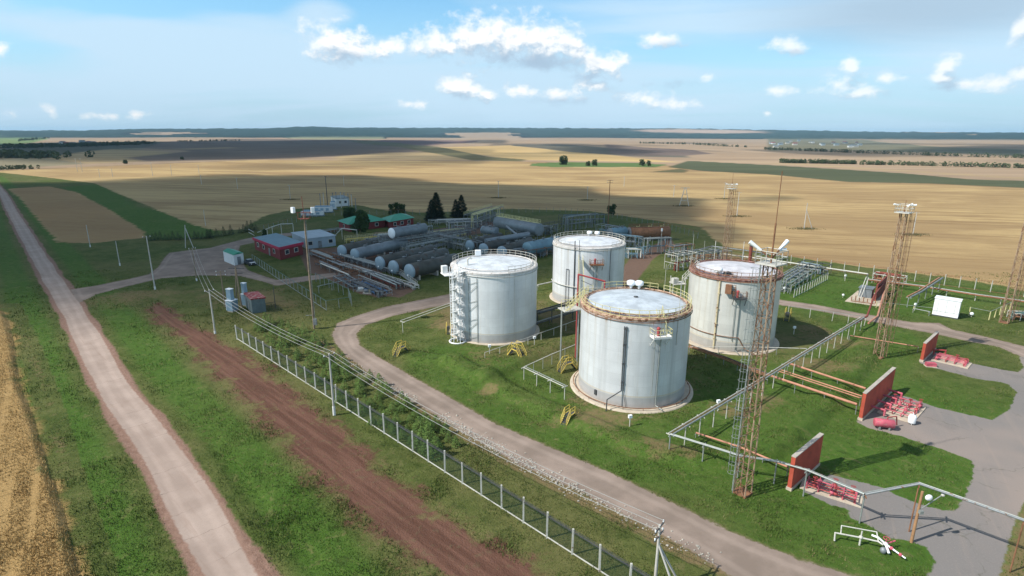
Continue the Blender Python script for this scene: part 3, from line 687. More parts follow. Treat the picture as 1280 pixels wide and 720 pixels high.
mm('car_paint', (.05,.055,.06), .3, .4, .05, 1.0)
def leaf_mat(name, c1, c2):
    m, t, b = new_mat(name); tcn = nd(t, 'ShaderNodeTexCoord'); n = noise_n(t, tcn.outputs['Object'], 2.2, 4, .7)
    oi = nd(t, 'ShaderNodeObjectInfo'); f = math_n(t, 'ADD', sstep(t, n, .35, .65), math_n(t, 'MULTIPLY', math_n(t, 'SUBTRACT', oi.outputs['Random'], .5), .5))
    lk(t, mixc(t, f, c1, c2), b.inputs['Base Color']); b.inputs['Roughness'].default_value = .8; b.inputs['Specular IOR Level'].default_value = .15
    M_[name] = m
leaf_mat('spruce_needles', (.012,.028,.014), (.03,.055,.025)); leaf_mat('young_pine_needles', (.055,.105,.022), (.13,.205,.05)); leaf_mat('leaves', (.02,.045,.015), (.05,.085,.028)); leaf_mat('far_leaves', (.035,.055,.025), (.075,.10,.045))

def tank_shell_mat(name, col, rim, streaks, warm):
    """painted tank plates: weld seams, runs below the rim, darker bottom course"""
    m, t, b = new_mat(name); tcn = nd(t, 'ShaderNodeTexCoord'); O = tcn.outputs['Object']
    s = nd(t, 'ShaderNodeSeparateXYZ'); lk(t, O, s.inputs[0]); ang = math_n(t, 'ARCTAN2', s.outputs[1], s.outputs[0]); z = s.outputs[2]
    cv = nd(t, 'ShaderNodeCombineXYZ'); lk(t, math_n(t, 'MULTIPLY', ang, 7.6), cv.inputs[0]); lk(t, z, cv.inputs[1]); C = cv.outputs[0]
    n = noise_n(t, mapped(t, C, scale=(.35,.35,1)), 1.0, 5, .6)
    st = noise_n(t, mapped(t, C, scale=(1.6,.05,1)), 1.0, 5, .65)
    st2 = noise_n(t, mapped(t, C, (9,0,0), scale=(.42,.02,1)), 1.0, 4, .6)
    c = mixc(t, sstep(t, n, .3, .7), tuple(q*.86 for q in col), col)
    c = mixc(t, math_n(t, 'MULTIPLY', sstep(t, st2, .48, .66), streaks*1.0), c, tuple(q*.66 for q in col))
    c = mixc(t, math_n(t, 'MULTIPLY', sstep(t, st, .52, .70), streaks*.8), c, tuple(q*w for q, w in zip(col, (.72,.66,.58))))
    # plates
    row = math_n(t, 'DIVIDE', z, 1.49); fr = math_n(t, 'FRACT', row)
    odd = math_n(t, 'MULTIPLY', math_n(t, 'FRACT', math_n(t, 'MULTIPLY', math_n(t, 'FLOOR', row), .37)), 3.0)
    fx = math_n(t, 'FRACT', math_n(t, 'ADD', math_n(t, 'DIVIDE', math_n(t, 'MULTIPLY', ang, 7.6), 5.96), odd))
    wn_ = nd(t, 'ShaderNodeTexWhiteNoise'); wn_.noise_dimensions = '2D'; cc = nd(t, 'ShaderNodeCombineXYZ'); lk(t, math_n(t, 'FLOOR', row), cc.inputs[0]); lk(t, math_n(t, 'FLOOR', math_n(t, 'ADD', math_n(t, 'DIVIDE', math_n(t, 'MULTIPLY', ang, 7.6), 5.96), odd)), cc.inputs[1]); lk(t, cc.outputs[0], wn_.inputs['Vector'])
    c = mixc(t, math_n(t, 'MULTIPLY', wn_.outputs[0], .28), c, tuple(q*.72 for q in col))
    seam = math_n(t, 'MAXIMUM', math_n(t, 'SUBTRACT', 1.0, sstep(t, fr, .0, .03)), math_n(t, 'SUBTRACT', 1.0, sstep(t, fx, .0, .008)))
    c = mixc(t, math_n(t, 'MULTIPLY', seam, .42), c, tuple(q*.5 for q in col))
    runs = math_n(t, 'MULTIPLY', sstep(t, math_n(t, 'ADD', math_n(t, 'MULTIPLY', math_n(t, 'SUBTRACT', z, 11.8), .35), st), .30, .62), warm)
    c = mixc(t, runs, c, rim)
    rs = noise_n(t, mapped(t, C, (4,0,0), scale=(3.2,.10,1)), 1.0, 4, .6)
    c = mixc(t, math_n(t, 'MULTIPLY', sstep(t, rs, .64, .74), warm*.55), c, rim)
    dk_ = math_n(t, 'SUBTRACT', 1.0, sstep(t, math_n(t, 'ADD', z, math_n(t, 'MULTIPLY', n, 1.6)), .7, 1.9)); c = mixc(t, math_n(t, 'MULTIPLY', dk_, .5), c, (.26,.21,.16))
    low = math_n(t, 'SUBTRACT', 1.0, sstep(t, math_n(t, 'ADD', z, math_n(t, 'MULTIPLY', st, .25)), 1.55, 1.75))
    c = mixc(t, math_n(t, 'MULTIPLY', low, .55), c, (.30,.28,.27))
    bd = math_n(t, 'SUBTRACT', 1.0, sstep(t, math_n(t, 'ABSOLUTE', math_n(t, 'SUBTRACT', z, 1.66)), .05, .14))
    c = mixc(t, math_n(t, 'MULTIPLY', bd, .55), c, (.55,.46,.33))
    lk(t, c, b.inputs['Base Color']); b.inputs['Roughness'].default_value = .42; b.inputs['Metallic'].default_value = .15
    bn = nd(t, 'ShaderNodeBump'); bn.inputs['Strength'].default_value = .25; bn.inputs['Distance'].default_value = .06; lk(t, noise_n(t, mapped(t, C, scale=(.5,.25,1)), 1.0, 2, .5), bn.inputs['Height']); lk(t, bn.outputs[0], b.inputs['Normal'])
    return m
def roof_mat(name, col, edge):
    m, t, b = new_mat(name); tcn = nd(t, 'ShaderNodeTexCoord'); O = tcn.outputs['Object']
    s = nd(t, 'ShaderNodeSeparateXYZ'); lk(t, O, s.inputs[0]); ang = math_n(t, 'ARCTAN2', s.outputs[1], s.outputs[0])
    rr_ = math_n(t, 'SQRT', math_n(t, 'ADD', math_n(t, 'MULTIPLY', s.outputs[0], s.outputs[0]), math_n(t, 'MULTIPLY', s.outputs[1], s.outputs[1])))
    n = noise_n(t, O, .55, 6, .6); n2 = noise_n(t, O, 2.4, 5, .7)
    cv = nd(t, 'ShaderNodeCombineXYZ'); lk(t, math_n(t, 'MULTIPLY', ang, 7), cv.inputs[0]); lk(t, math_n(t, 'MULTIPLY', rr_, .25), cv.inputs[1])
    ra = noise_n(t, cv.outputs[0], 1.3, 4, .6)
    c = mixc(t, sstep(t, n, .35, .65), tuple(q*.70 for q in col), col)
    c = mixc(t, math_n(t, 'MULTIPLY', sstep(t, n2, .55, .72), .4), c, tuple(q*w for q, w in zip(col, (.62,.58,.52))))
    c = mixc(t, math_n(t, 'MULTIPLY', sstep(t, ra, .5, .7), .4), c, tuple(q*.7 for q in col))
    sm = math_n(t, 'SUBTRACT', 1.0, sstep(t, math_n(t, 'ABSOLUTE', math_n(t, 'SUBTRACT', math_n(t, 'FRACT', math_n(t, 'MULTIPLY', ang, 24/6.2831853)), .5)), .0, .03))
    c = mixc(t, math_n(t, 'MULTIPLY', sm, .3), c, tuple(q*.5 for q in col))
    e = math_n(t, 'ADD', rr_, math_n(t, 'MULTIPLY', math_n(t, 'SUBTRACT', n2, .5), 2.0))
    c = mixc(t, sstep(t, e, 6.1, 6.7), c, edge)
    lk(t, c, b.inputs['Base Color']); b.inputs['Roughness'].default_value = .5
    return m
T_R, T_H = 7.4, 11.92
def railing(mb, c, R, h, a0, a1, step=1.15, r=.035):
    n = max(2, int(abs(a1-a0)*R/step))
    for i in range(n+1):
        t = a0+(a1-a0)*i/n; x, y = c[0]+R*math.cos(t), c[1]+R*math.sin(t); mb.tube((x, y, c[2]), (x, y, c[2]+h), r, 5)
    for hh in (h, h*.55, .12): mb.arc((c[0], c[1], c[2]+hh), R, r, a0, a1, max(6, n), 5)
def straight_rail(mb, a, b, h, step=1.0, r=.03, mid=True):
    L = dist(a, b); n = max(1, int(L/step))
    for i in range(n+1):
        p = lerp(a, b, i/n); mb.tube(p, (p[0], p[1], p[2]+h), r, 5)
    for hh in ((h, h*.5) if mid else (h,)): mb.tube((a[0], a[1], a[2]+hh), (b[0], b[1], b[2]+hh), r, 5)
def ladder(mb, a, b, w=.45, side=(1,0,0), step=.35, r=.025):
    s = Vector(side).normalized()*w/2; a = Vector(a); b = Vector(b)
    mb.tube(a-s, b-s, r, 5); mb.tube(a+s, b+s, r, 5); n = max(2, int((b-a).length/step))
    for i in range(n): p = a+(b-a)*(i+.5)/n; mb.tube(p-s, p+s, r*.8, 4)
def rad(c, R, a, z=0): a = math.radians(a); return (c[0]+R*math.cos(a), c[1]+R*math.sin(a), c[2]+z)

def storage_tank(c, label, shell, roof, rimm, railm, rim_out=.28, rail_arcs=((0, 360),), fr_=8.0):
    t = thing('storage_tank', label, 'storage tank', c, 'white cylindrical storage tanks')
    m = MB(); m.lathe(c, [(T_R,.12),(T_R,T_H)], 96)
    m.build('shell', shell, t)
    m = MB(); m.lathe(c, [(.01,T_H+.75),(1.5,T_H+.70),(4,T_H+.45),(6.2,T_H+.16),(T_R-.02,T_H+.0)], 96); m.build('roof', roof, t)
    m = MB(); m.lathe(c, [(T_R+.003,T_H-.30),(T_R+.07,T_H-.30),(T_R+.07,T_H-.12),(T_R+rim_out,T_H-.10),(T_R+rim_out,T_H+.02),(T_R-.6,T_H+.10)], 96, smooth=False); m.arc((c[0],c[1],c[2]+T_H+.33), 6.55, .09, n=64, k=6)
    for k in range(32): q = rad(c, 6.55, k*11.25, T_H+.05); m.tube(q, (q[0], q[1], q[2]+.28), .04, 4)
    m.build('rim', rimm, t)
    m = MB(); m.lathe(c, [(fr_+.05,-.25),(fr_,.10),(fr_-.2,.14),(T_R-.2,.15)], 96); m.build('foundation_ring', M_['pale_concrete'], t)
    for a0, a1 in rail_arcs: m = MB(); railing(m, (c[0], c[1], c[2]+T_H+.03), T_R-.10, 1.05, math.radians(a0), math.radians(a1)); m.build('railing', railm, t)
    return t
def vent(par, c, mat, s=1.0):
    m = MB(); m.lathe(c, [(.22*s,0),(.22*s,.45*s),(.55*s,.45*s),(.62*s,.6*s),(.62*s,.95*s),(.4*s,1.1*s),(.01,1.12*s)], 16); m.build('vent', mat, par)
def foam_platform(par, c, ang, z, wd, mat, railm, box=None, hang=1.0, underm=None):
    """small bracketed balcony below the rim carrying a foam chamber"""
    a = math.radians(ang); ux, uy = math.cos(a), math.sin(a); tx, ty = -uy, ux; base = (c[0]+ux*T_R, c[1]+uy*T_R)
    def P(r, s, h): return (base[0]+ux*r+tx*s, base[1]+uy*r+ty*s, c[2]+h)
    m = MB(); q = P(.62, 0, z); m.box(q, (1.2, wd, .1), a)
    m.bar(P(1.2,-wd/2,z), P(1.2,wd/2,z), .08, .25); m.bar(P(0,-wd/2,z), P(1.2,-wd/2,z), .08, .25); m.bar(P(0,wd/2,z), P(1.2,wd/2,z), .08, .25)
    for s in (-wd/2+.1, wd/2-.1): m.tube(P(1.15,s,z), P(.02,s,z-1.3), .05, 5)
    pl_ = m.build('platform', mat, par)
    m = MB(); pts = [P(0,-wd/2,z), P(1.2,-wd/2,z), P(1.2,wd/2,z), P(0,wd/2,z)]
    for i in range(3): straight_rail(m, pts[i], pts[i+1], 1.0, .6)
    m.build('handrail', railm, pl_)
    m = MB(); m.tube(P(.45,-.3,z), P(.45,-.3,z+.9), .18, 10); m.ball(P(.45,-.3,z+.95), .24); m.build('foam_chamber', M_['pipe_red'], par)
    m = MB(); m.pipe([P(.35,.2,z), P(.12,.2,z-1.6), P(.12,.2,.5), P(1.2,.6,.35)], .07, 8)
    m.pipe([P(.35,-.45,z), P(.12,-.45,z-1.2), P(.12,-.45,2.0)], .045, 6); m.build('foam_pipe', M_['galvanised'], par)
C_F, C_L, C_R, C_B = (16.4,72.4,0), (-3.1,95.5,0), (36.9,91.6,0), (16.0,116.6,0)
sh_f = tank_shell_mat('tank_paint_worn', (.70,.725,.745), (.33,.19,.11), .8, 1.0); sh_l = tank_shell_mat('tank_paint_clean', (.80,.825,.845), (.45,.38,.32), .5, .5)
sh_r = tank_shell_mat('tank_paint_cream', (.71,.71,.66), (.40,.27,.16), .85, 1.0); sh_b = tank_shell_mat('tank_paint_streaked', (.78,.805,.825), (.45,.36,.28), 1.0, .8)
rf_f = roof_mat('roof_paint_worn', (.55,.61,.66), (.28,.19,.14)); rf_l = roof_mat('roof_paint_clean', (.66,.70,.73), (.62,.62,.60)); rf_r = roof_mat('roof_paint_lilac', (.66,.65,.68), (.35,.22,.18)); rf_b = roof_mat('roof_paint_pale', (.68,.71,.74), (.55,.50,.45))
rim_f = simple('rusty_rim', (.50,.34,.24), .8, 0, .3, 1.2, rust=.6, rust_col=(.20,.09,.05)); rim_r = simple('red_rusty_rim', (.30,.17,.14), .8, 0, .3, 1.2, rust=.6, rust_col=(.17,.06,.04)); rim_l = simple('pale_rim', (.60,.58,.56), .7, 0, .2, 1.2, rust=.4, rust_col=(.32,.22,.15))
T_R = 7.15
tF = storage_tank(C_F, 'nearest white storage tank, roof rim brown with rust, white balcony high on its side', sh_f, rf_f, rim_f, M_['pale_yellow'], .13, ((-30, 45), (52, 120), (135, 330)), 8.3)
T_R = 7.4
tL = storage_tank(C_L, 'clean white storage tank with a caged stair on its side casting a lattice shadow', sh_l, rf_l, rim_l, M_['off_white'], .10, ((-70, 170),))
T_R = 7.15
tR = storage_tank(C_R, 'cream tinted storage tank with a red-brown rim, behind the tall rusty lighting tower', sh_r, rf_r, rim_r, M_['tower_rust'], .13, ((0, 360),))
T_R = 7.4
tB = storage_tank(C_B, 'rearmost white storage tank with grey vertical streaks, seen between two others', sh_b, rf_b, rim_l, M_['off_white'], .10, ((-60, 240),))
T_R = 7.15
# tank F fittings
foam_platform(tF, C_F, -78, 9.9, 2.3, M_['white'], M_['pale_yellow'])
m = MB(); q0 = rad(C_F, T_R+.3, -76, 9.95); q1 = rad(C_F, T_R-.9, -76, T_H+1.0); s_ = (math.cos(math.radians(14)), math.sin(math.radians(14)), 0)
ladder(m, q0, q1, .6, s_, .3, .04); straight_rail(m, rad(C_F, T_R+.3, -72, 10.3), rad(C_F, T_R-.8, -72, T_H+.4), 1.0, .7, .035); m.build('ladder', M_['pale_yellow'], tF)
for k in (74, 84): vent(tF, rad(C_F, 6.6, k, T_H+.25), M_['lamp_white'], 1.0)
m = MB(); z0 = T_H+.72; m.lathe((C_F[0], C_F[1], z0), [(.3,0),(.3,.14),(.01,.16)], 12); m.build('hatch', M_['dark_steel'], tF)
m = MB()
for a in (-111.5, -109.5): m.tube(rad(C_F, T_R+.12, a, 2.4), rad(C_F, T_R+.12, a, 10.9), .06, 6)
for zz in (3.5, 6, 8.5, 10.6): m.box(rad(C_F, T_R+.1, -110.5, zz), (.2,.4,.2), math.radians(-110.5))
m.pipe([rad(C_F, T_R+.12, -111, 2.4), rad(C_F, T_R+1.6, -121, 1.5), rad(C_F, T_R+1.7, -121, -.3)], .07, 6); m.tube(rad(C_F, T_R+.12, -109.5, 2.4), rad(C_F, T_R+.15, -106, .2), .03, 5); m.build('riser_pipe', M_['dark_steel'], tF)
m = MB(); m.arc((C_F[0], C_F[1], .45), T_R+.7, .06, n=64, k=6)
for k in range(20): q = rad(C_F, T_R+.7, k*18, .1); m.tube(q, (q[0], q[1], .45), .04, 4)
m.build('cooling_ring', M_['rust'], tF); m = MB(); m.arc((C_F[0], C_F[1], T_H-.45), T_R+.12, .05, n=64, k=6); m.build('cooling_ring', M_['rust'], tF)
m = MB(); m.tube(rad(C_F, T_R+.06, -56, 8.2), rad(C_F, T_R+.06, -56, 11.5), .05, 5); m.tube(rad(C_F, T_R+.06, -56, T_H-2), rad(C_F, T_R+.06, -56, T_H+4.5), .035, 5); m.build('lightning_rod', M_['off_white'], tF)
m = MB(); m.box(rad(C_F, T_R+.02, -140, 1.15), (.25,.35,.7), math.radians(-140)); m.build('inspection_hatch', M_['dark_steel'], tF)
# tank R
foam_platform(tR, C_R, -104, 9.2, 2.0, M_['dark_steel'], M_['rust'])
m = MB(); q0 = rad(C_R, T_R+.3, -112, 9.6); q1 = rad(C_R, T_R-.5, -112, T_H+1.1); ladder(m, q0, q1, .7, (.93,-.37,0), .3, .05); m.box(rad(C_R, T_R+.35, -117, 10.4), (.7,.9,1.4), math.radians(-117)); m.build('ladder', M_['rust'], tR)
m = MB(); a = -128
m.tube(rad(C_R, T_R+.1, a, .4), rad(C_R, T_R+.1, a, 11.4), .16, 8)
for zz in (2, 4.5, 7, 9.5): m.box(rad(C_R, T_R+.1, a, zz), (.34,.42,.12), math.radians(a))
m.build('riser_pipe', simple('cream_pipe', (.55,.47,.30), .6, 0, .2, 1, rust=.4), tR)
vent(tR, rad(C_R, 6.3, -135, T_H+.2), M_['lamp_white'], 1.1); m = MB(); m.box(rad(C_R, 5.6, -123, T_H+.5), (1.1,.7,.5), .5); m.build('hatch', M_['dark_steel'], tR)
m = MB(); m.arc((C_R[0], C_R[1], 2.6), T_R+.16, .06, math.radians(-170), math.radians(-100), 24, 6); m.pipe([rad(C_R, T_R+.16, -100, 2.6), rad(C_R, T_R+.2, -92, .9), rad(C_R, T_R+1.8, -84, .4)], .07, 6)
m.build('cooling_ring', M_['rust'], tR); m = MB(); m.arc((C_R[0], C_R[1], T_H-.35), T_R+.16, .06, n=64, k=6); m.build('cooling_ring', M_['rust'], tR)
for a in (100, 60): m = MB(); m.tube(rad(C_R, 6.9, a, T_H), rad(C_R, 6.9, a, T_H+3.6), .05, 5); m.build('lightning_rod', M_['off_white'], tR)
T_R = 7.4
# tank L: caged stair tower on the near left side, standing on a ring base
a_st = 226
sc_c = rad(C_L, T_R+1.15, a_st, 0)
m = MB()
for k in range(6):
    q = rad(sc_c, 1.05, k*60, 0); m.tube((q[0],q[1],0), (q[0],q[1],T_H+.9), .055, 6)
m.arc((sc_c[0], sc_c[1], .12), 1.35, .14, n=24, k=6); m.build('stair_frame', M_['lamp_white'], tL)
m = MB(); N = 150; turns = 6.0; prev = None
for k in range(N):
    t = 2*PI*turns*k/N; z = .3+(T_H-.5)*k/N; mid = (sc_c[0]+.58*math.cos(t), sc_c[1]+.58*math.sin(t), z)
    m.box(mid, (.85,.24,.04), t)
m.tube((sc_c[0],sc_c[1],0), (sc_c[0],sc_c[1],T_H), .09, 8); m.build('spiral_steps', M_['white'], tL)
m = MB()
for hh in (.05, .5, 1.0):
    for k in range(N):
        t0, t1 = 2*PI*turns*k/N, 2*PI*turns*(k+1)/N; z0_, z1_ = .3+(T_H-.5)*k/N+hh, .3+(T_H-.5)*(k+1)/N+hh
        m.tube((sc_c[0]+1.08*math.cos(t0), sc_c[1]+1.08*math.sin(t0), z0_), (sc_c[0]+1.08*math.cos(t1), sc_c[1]+1.08*math.sin(t1), z1_), .032, 4, cap=False)
for k in range(0, N, 3):
    t0 = 2*PI*turns*k/N; z0_ = .3+(T_H-.5)*k/N; x_, y_ = sc_c[0]+1.08*math.cos(t0), sc_c[1]+1.08*math.sin(t0); m.tube((x_,y_,z0_), (x_,y_,z0_+1.0), .022, 4)
m.build('handrail', M_['lamp_white'], tL)
m = MB(); q = rad(C_L, T_R+.85, 204, T_H-1.0); m.box(q, (1.9,2.6,.12), math.radians(204)); q = rad(C_L, T_R+1.3, 199, T_H-.35); m.box(q, (.9,.9,1.3), math.radians(204)); m.build('landing', M_['white'], tL); m = MB(); q = rad(C_L, T_R+.1, a_st, T_H+.02); m.box(q, (1.6,1.8,.1), math.radians(a_st)); m.build('landing', M_['white'], tL)
for k in (-150, -122, -110):      # vertical braces between the stair and the shell
    m = MB(); q0 = rad(C_L, T_R+.12, k, .2); q1 = rad(C_L, T_R+.12, k, T_H-.8); m.tube(q0, q1, .05, 5)
    if k != -110:
        for j in range(7):
            m.tube(rad(C_L, T_R+.14, k, .6+j*1.55), rad(C_L, T_R+.14, k+12, 2.15+j*1.55 if j % 2 else 1.2+j*1.55), .035, 4)
    m.build('brace', M_['galvanised'], tL)
m = MB(); q = rad(C_L, 6.6, 118, T_H+.3); m.box((q[0],q[1],T_H+.75), (1.0,.9,.95), .2); m.build('vent', M_['lamp_white'], tL)
m = MB(); q = rad(C_L, 5.0, -150, T_H+.3); m.pipe([q, (q[0],q[1],q[2]+1.0), (q[0]+.35,q[1]-.1,q[2]+1.35), (q[0]+.75,q[1]-.1,q[2]+1.1)], .13, 8); m.tube((q[0]+2.6,q[1]-.6,T_H+.45), (q[0]+4.4,q[1]-.5,T_H+.45), .06, 6); m.build('breather_pipe', M_['off_white'], tL)
m = MB(); m.arc((C_L[0], C_L[1], T_H-.55), T_R+.12, .055, math.radians(-160), math.radians(40), 48, 6)
m.tube(rad(C_L, T_R+.05, -62, .2), rad(C_L, T_R+.05, -62, 10.9), .03, 4); m.build('cooling_ring', M_['off_white'], tL)
# tank B
foam_platform(tB, C_B, -86, 8.9, 2.6, M_['rust'], M_['rust'])
for k in (82, 68): vent(tB, rad(C_B, 6.9, k, T_H+.1), M_['lamp_white'], .95)
m = MB()
for a, z0_, z1_, r_ in ((-119, .4, T_H+1.4, .09), (-112, 1.2, T_H+1.6, .05), (-133, .4, 7.4, .05), (-128, .4, 7.4, .05), (-63, 1, T_H-.1, .05)): m.tube(rad(C_B, T_R+.14, a, z0_), rad(C_B, T_R+.14, a, z1_), r_, 6)
m.tube(rad(C_B, T_R+.14, -133, 7.4), rad(C_B, T_R+.14, -128, 7.4), .05, 6)
m.build('riser_pipe', M_['dark_steel'], tB)
m = MB(); m.arc((C_B[0], C_B[1], 4.0), T_R+.28, .08, math.radians(-178), math.radians(-75), 30, 6); m.build('cooling_ring', M_['off_white'], tB); m = MB(); m.arc((C_B[0], C_B[1], T_H-.4), T_R+.14, .06, n=64, k=6); m.build('cooling_ring', M_['off_white'], tB)

# ================================================================== lattice lighting towers
def floodlight(par, c, d, L=1.0, r=.16, mat='lamp_white'):
    d = Vector(d).normalized(); e = Vector(c)+d*L; m = MB(); m.tube(c, e, r*.8, 10, r*1.25); m.tube(e, e+d*.05, r*1.3, 10); m.build('floodlight', M_[mat], par)
def lattice_tower(base, h, label, w0=1.15, w1=.75, rod=5.0, lights=((-1,.3),( -.4,-1),(.8,-.4),(1,.4)), ladder_side=-1, paint='tower_paint', long_lamps=()):
    c = (base[0], base[1], 0); t = thing('lighting_tower', label, 'lighting tower', c, 'rusty lattice lighting towers')
    rot = math.radians(38)
    def cor(k, z):
        w = w0+(w1-w0)*z/h; a = rot+PI/4+k*PI/2; return (c[0]+w*.7071*math.cos(a), c[1]+w*.7071*math.sin(a), z)
    for k in range(4): m = MB(); m.bar(cor(k, -.3), cor(k, h), .095); m.build('leg', M_[paint], t)
    m = MB(); n = int(h/1.15)
    for i in range(n):
        z0, z1 = h*i/n, h*(i+1)/n
        for k in range(4):
            k2 = (k+1) % 4; m.bar(cor(k, z0), cor(k2, z0), .045)
            m.bar(cor(k, z0) if i % 2 else cor(k2, z0), cor(k2, z1) if i % 2 else cor(k, z1), .042)
    m.build('bracing', M_['tower_rust'], t)
    m = MB(); lx = c[0]+(w0*.5+.55)*ladder_side; ly = c[1]-.25
    ladder(m, (lx, ly, .3), (lx-ladder_side*.15, ly, h), .5, (0.3,1,0), .34, .035)
    for i in range(int(h/.95)):
        z = 2.4+i*.95
        if z > h-.3: break
        m.arc((lx+ladder_side*.28, ly, z), .36, .02, n=9, k=4)
        m.bar((lx, ly, z), (c[0]+w0*.3*ladder_side, c[1], z), .035)
    for q_ in (-.3, .0, .3): m.tube((lx+ladder_side*(.62-abs(q_)*.5), ly+q_, 2.4), (lx+ladder_side*(.47-abs(q_)*.5), ly+q_, h-.4), .018, 4)
    m.build('ladder', M_['tower_rust'] if ladder_side > 0 else M_['galvanised'], t)
    m = MB(); m.box((c[0], c[1], h+.05), (1.9,1.9,.1), rot); pf = m.build('platform', M_['off_white'], t)
    m = MB(); cs = [(c[0]+1.3*math.cos(rot+PI/4+k*PI/2), c[1]+1.3*math.sin(rot+PI/4+k*PI/2), h+.1) for k in range(4)]
    for k in range(4): straight_rail(m, cs[k], cs[(k+1) % 4], 1.1, .65, .035)
    m.build('handrail', M_['off_white'], pf)
    for dx, dy in lights: floodlight(t, (c[0]+dx*.8, c[1]+dy*.8, h+1.1), (dx, dy, .15), .6, .11)
    for (dx, dy, dz) in long_lamps:
        d = Vector((dx, dy, dz)).normalized(); floodlight(t, Vector((c[0], c[1], h+.5))+d*1.1, d, 1.15, .15)
        m = MB(); m.tube((c[0], c[1], h+.4), Vector((c[0], c[1], h+.5))+d*1.1, .07, 6); m.build('lamp_arm', M_['rust'], t)
    m = MB(); m.tube((c[0], c[1], h), (c[0], c[1], h+rod*.45), .07, 6); m.tube((c[0], c[1], h+rod*.45), (c[0], c[1], h+rod), .035, 5); m.build('lightning_rod', M_['rust'], t)
    m = MB(); m.bbox((c[0], c[1], -.2), (1.35,1.35,.34), rot); m.build('footing', M_['rust'], t)
    return t
g = at(928, 616)
lattice_tower(g, height_at(g, 330), 'tallest looking rusty lattice tower in the foreground, standing by the nearest red wall', 1.15, .8, height_at(g, 214)-height_at(g, 330), ((1,.4),), -1, long_lamps=((-1.0,.35,.75),(.9,.5,.75)))
g = at(1097, 447); lattice_tower(g, height_at(g, 266), 'rusty lattice tower with a crown of small lamps, rising right behind the widest red wall', 1.0, .75, 1.8, ladder_side=1)
g = at(905, 331); lattice_tower(g, height_at(g, 236), 'pale rusty lattice tower standing behind the right-hand storage tank', 1.1, .8, 4.0, ladder_side=1)
g = at(1255, 403); lattice_tower(g, 22.5, 'rusty lattice tower at the right edge of the picture whose top is cut off', 1.2, .8, 2.0, ladder_side=1)
# single masts
def pole(base, h, label, name='power_pole', cat='pole', r=.16, mat='pole_concrete', arms=1, group=None, brace=0, lean=(0,0), band=None, armd=(.6,.8), armw=1.6):
    t = thing(name, label, cat, (base[0], base[1], 0), group); m = MB(); top = (base[0]+lean[0], base[1]+lean[1], h)
    m.tube((base[0], base[1], -.3), top, r, 8, r*.65); m.build('post', M_[mat], t)
    if band: m = MB(); m.tube((base[0], base[1], 0), lerp((base[0], base[1], 0), top, band/h), r*1.25, 8); m.build('post_base', M_['white'], t)
    for i in range(arms):
        z = h-.25-.7*i; m = MB(); ax, ay = armd[0]*armw/2, armd[1]*armw/2; m.bar((top[0]-ax, top[1]-ay, z), (top[0]+ax, top[1]+ay, z), .09)
        a = m.build('crossarm', M_['dark_steel'] if mat != 'wood' else M_['wood'], t)
        for s in (-.9, 0, .9): m = MB(); m.lathe((top[0]+ax*s, top[1]+ay*s, z+.03), [(.03,0),(.07,.06),(.05,.12),(.07,.18),(.01,.24)], 6); m.build('insulator', M_['lamp_white'], a)
    if brace:
        for s in range(brace): m = MB(); q = (base[0]+[1.6,2.3][s], base[1]-[1.5,.2][s], -.2); m.tube(q, lerp((base[0],base[1],0), top, .72), r*.7, 7, r*.55); m.build('strut', M_[mat], t)
    return t
P_A = at(818, 738); pa_h = height_at(P_A, 656)
pole(P_A, pa_h, 'white braced power pole at the bottom edge of the picture, legs splayed', r=.14, arms=2, brace=2)
P_B = at(418, 519); pole(P_B, 8.1, 'white power pole standing at the long mesh fence, halfway along it', r=.15, band=1.2)
P_C = at(269, 417); pole(P_C, 7.9, 'power pole standing alone on the grass left of the fence end', r=.15, band=.5)
P_D = at(246, 351); pole(P_D, 7.9, 'dark power pole at the lower edge of the forecourt', r=.14, mat='wood', band=.6)
P_E = at(194, 362); pole(P_E, 12.0, 'tall power pole with a white lamp halfway up, left of the forecourt', r=.15, band=.7, arms=1)
pole(at(150, 332), 6.5, 'short pale pole on the dark grass beside the main road junction', r=.12, band=.7, arms=0)
pole(at(113, 309), 6.8, 'pale pole at the corner of the small brown field', r=.12, band=.7, arms=0)
pole(at(257, 282), 6.0, 'pale yellowish pole at the edge of the wheat, behind the forecourt', r=.12, arms=0)
t = thing('floodlight_mast', 'tall grey mast with two white floodlights, beside the bend of the service road', 'light mast', at(393, 411)); g = at(393, 411); hh = height_at(g, 268)
m = MB(); m.tube((g[0],g[1],-.2), (g[0],g[1],hh), .20, 10, .11); m.build('post', M_['wood'], t)
m = MB(); ladder(m, (g[0]+.3, g[1]-.1, 1), (g[0]+.25, g[1]-.1, hh-1), .4, (.6,-.8,0)); m.build('ladder', M_['steel_grey'], t)
m = MB(); m.box((g[0],g[1],hh-.7), (1.6,1.2,.08)); 
for k in range(4): a = k*PI/2+.6; m.bar((g[0]+math.cos(a), g[1]+math.sin(a), hh-.7), (g[0]+math.cos(a), g[1]+math.sin(a), hh+.4), .06)
m.bar((g[0]-1.9,g[1],hh+.3), (g[0]+1.9,g[1],hh+.3), .1); m.tube((g[0],g[1],hh), (g[0]-.1,g[1],hh+3), .05, 5); m.build('lamp_frame', M_['rust_red'], t)
for s in (-1.7, 1.6): 
    m = MB(); m.box((g[0]+s, g[1]-.15, hh+.75), (.55,.5,.95), .3*s); m.build('floodlight', M_['lamp_white'], t)
m = MB(); m.box((g[0]+.35, g[1]-.3, 1.4), (.6,.4,1.1)); m.tube((g[0]-1.2,g[1]-.3,2.6), (g[0]+.2,g[1]-.1,2.6), .05, 5); m.build('switch_box', M_['steel_grey'], t)
pole(at(760, 281), 17, 'thin rusty mast rising out of the wheat edge behind the rear tank', 'radio_mast', 'mast', .17, 'rust', 2, armd=(1,0), armw=2.4)
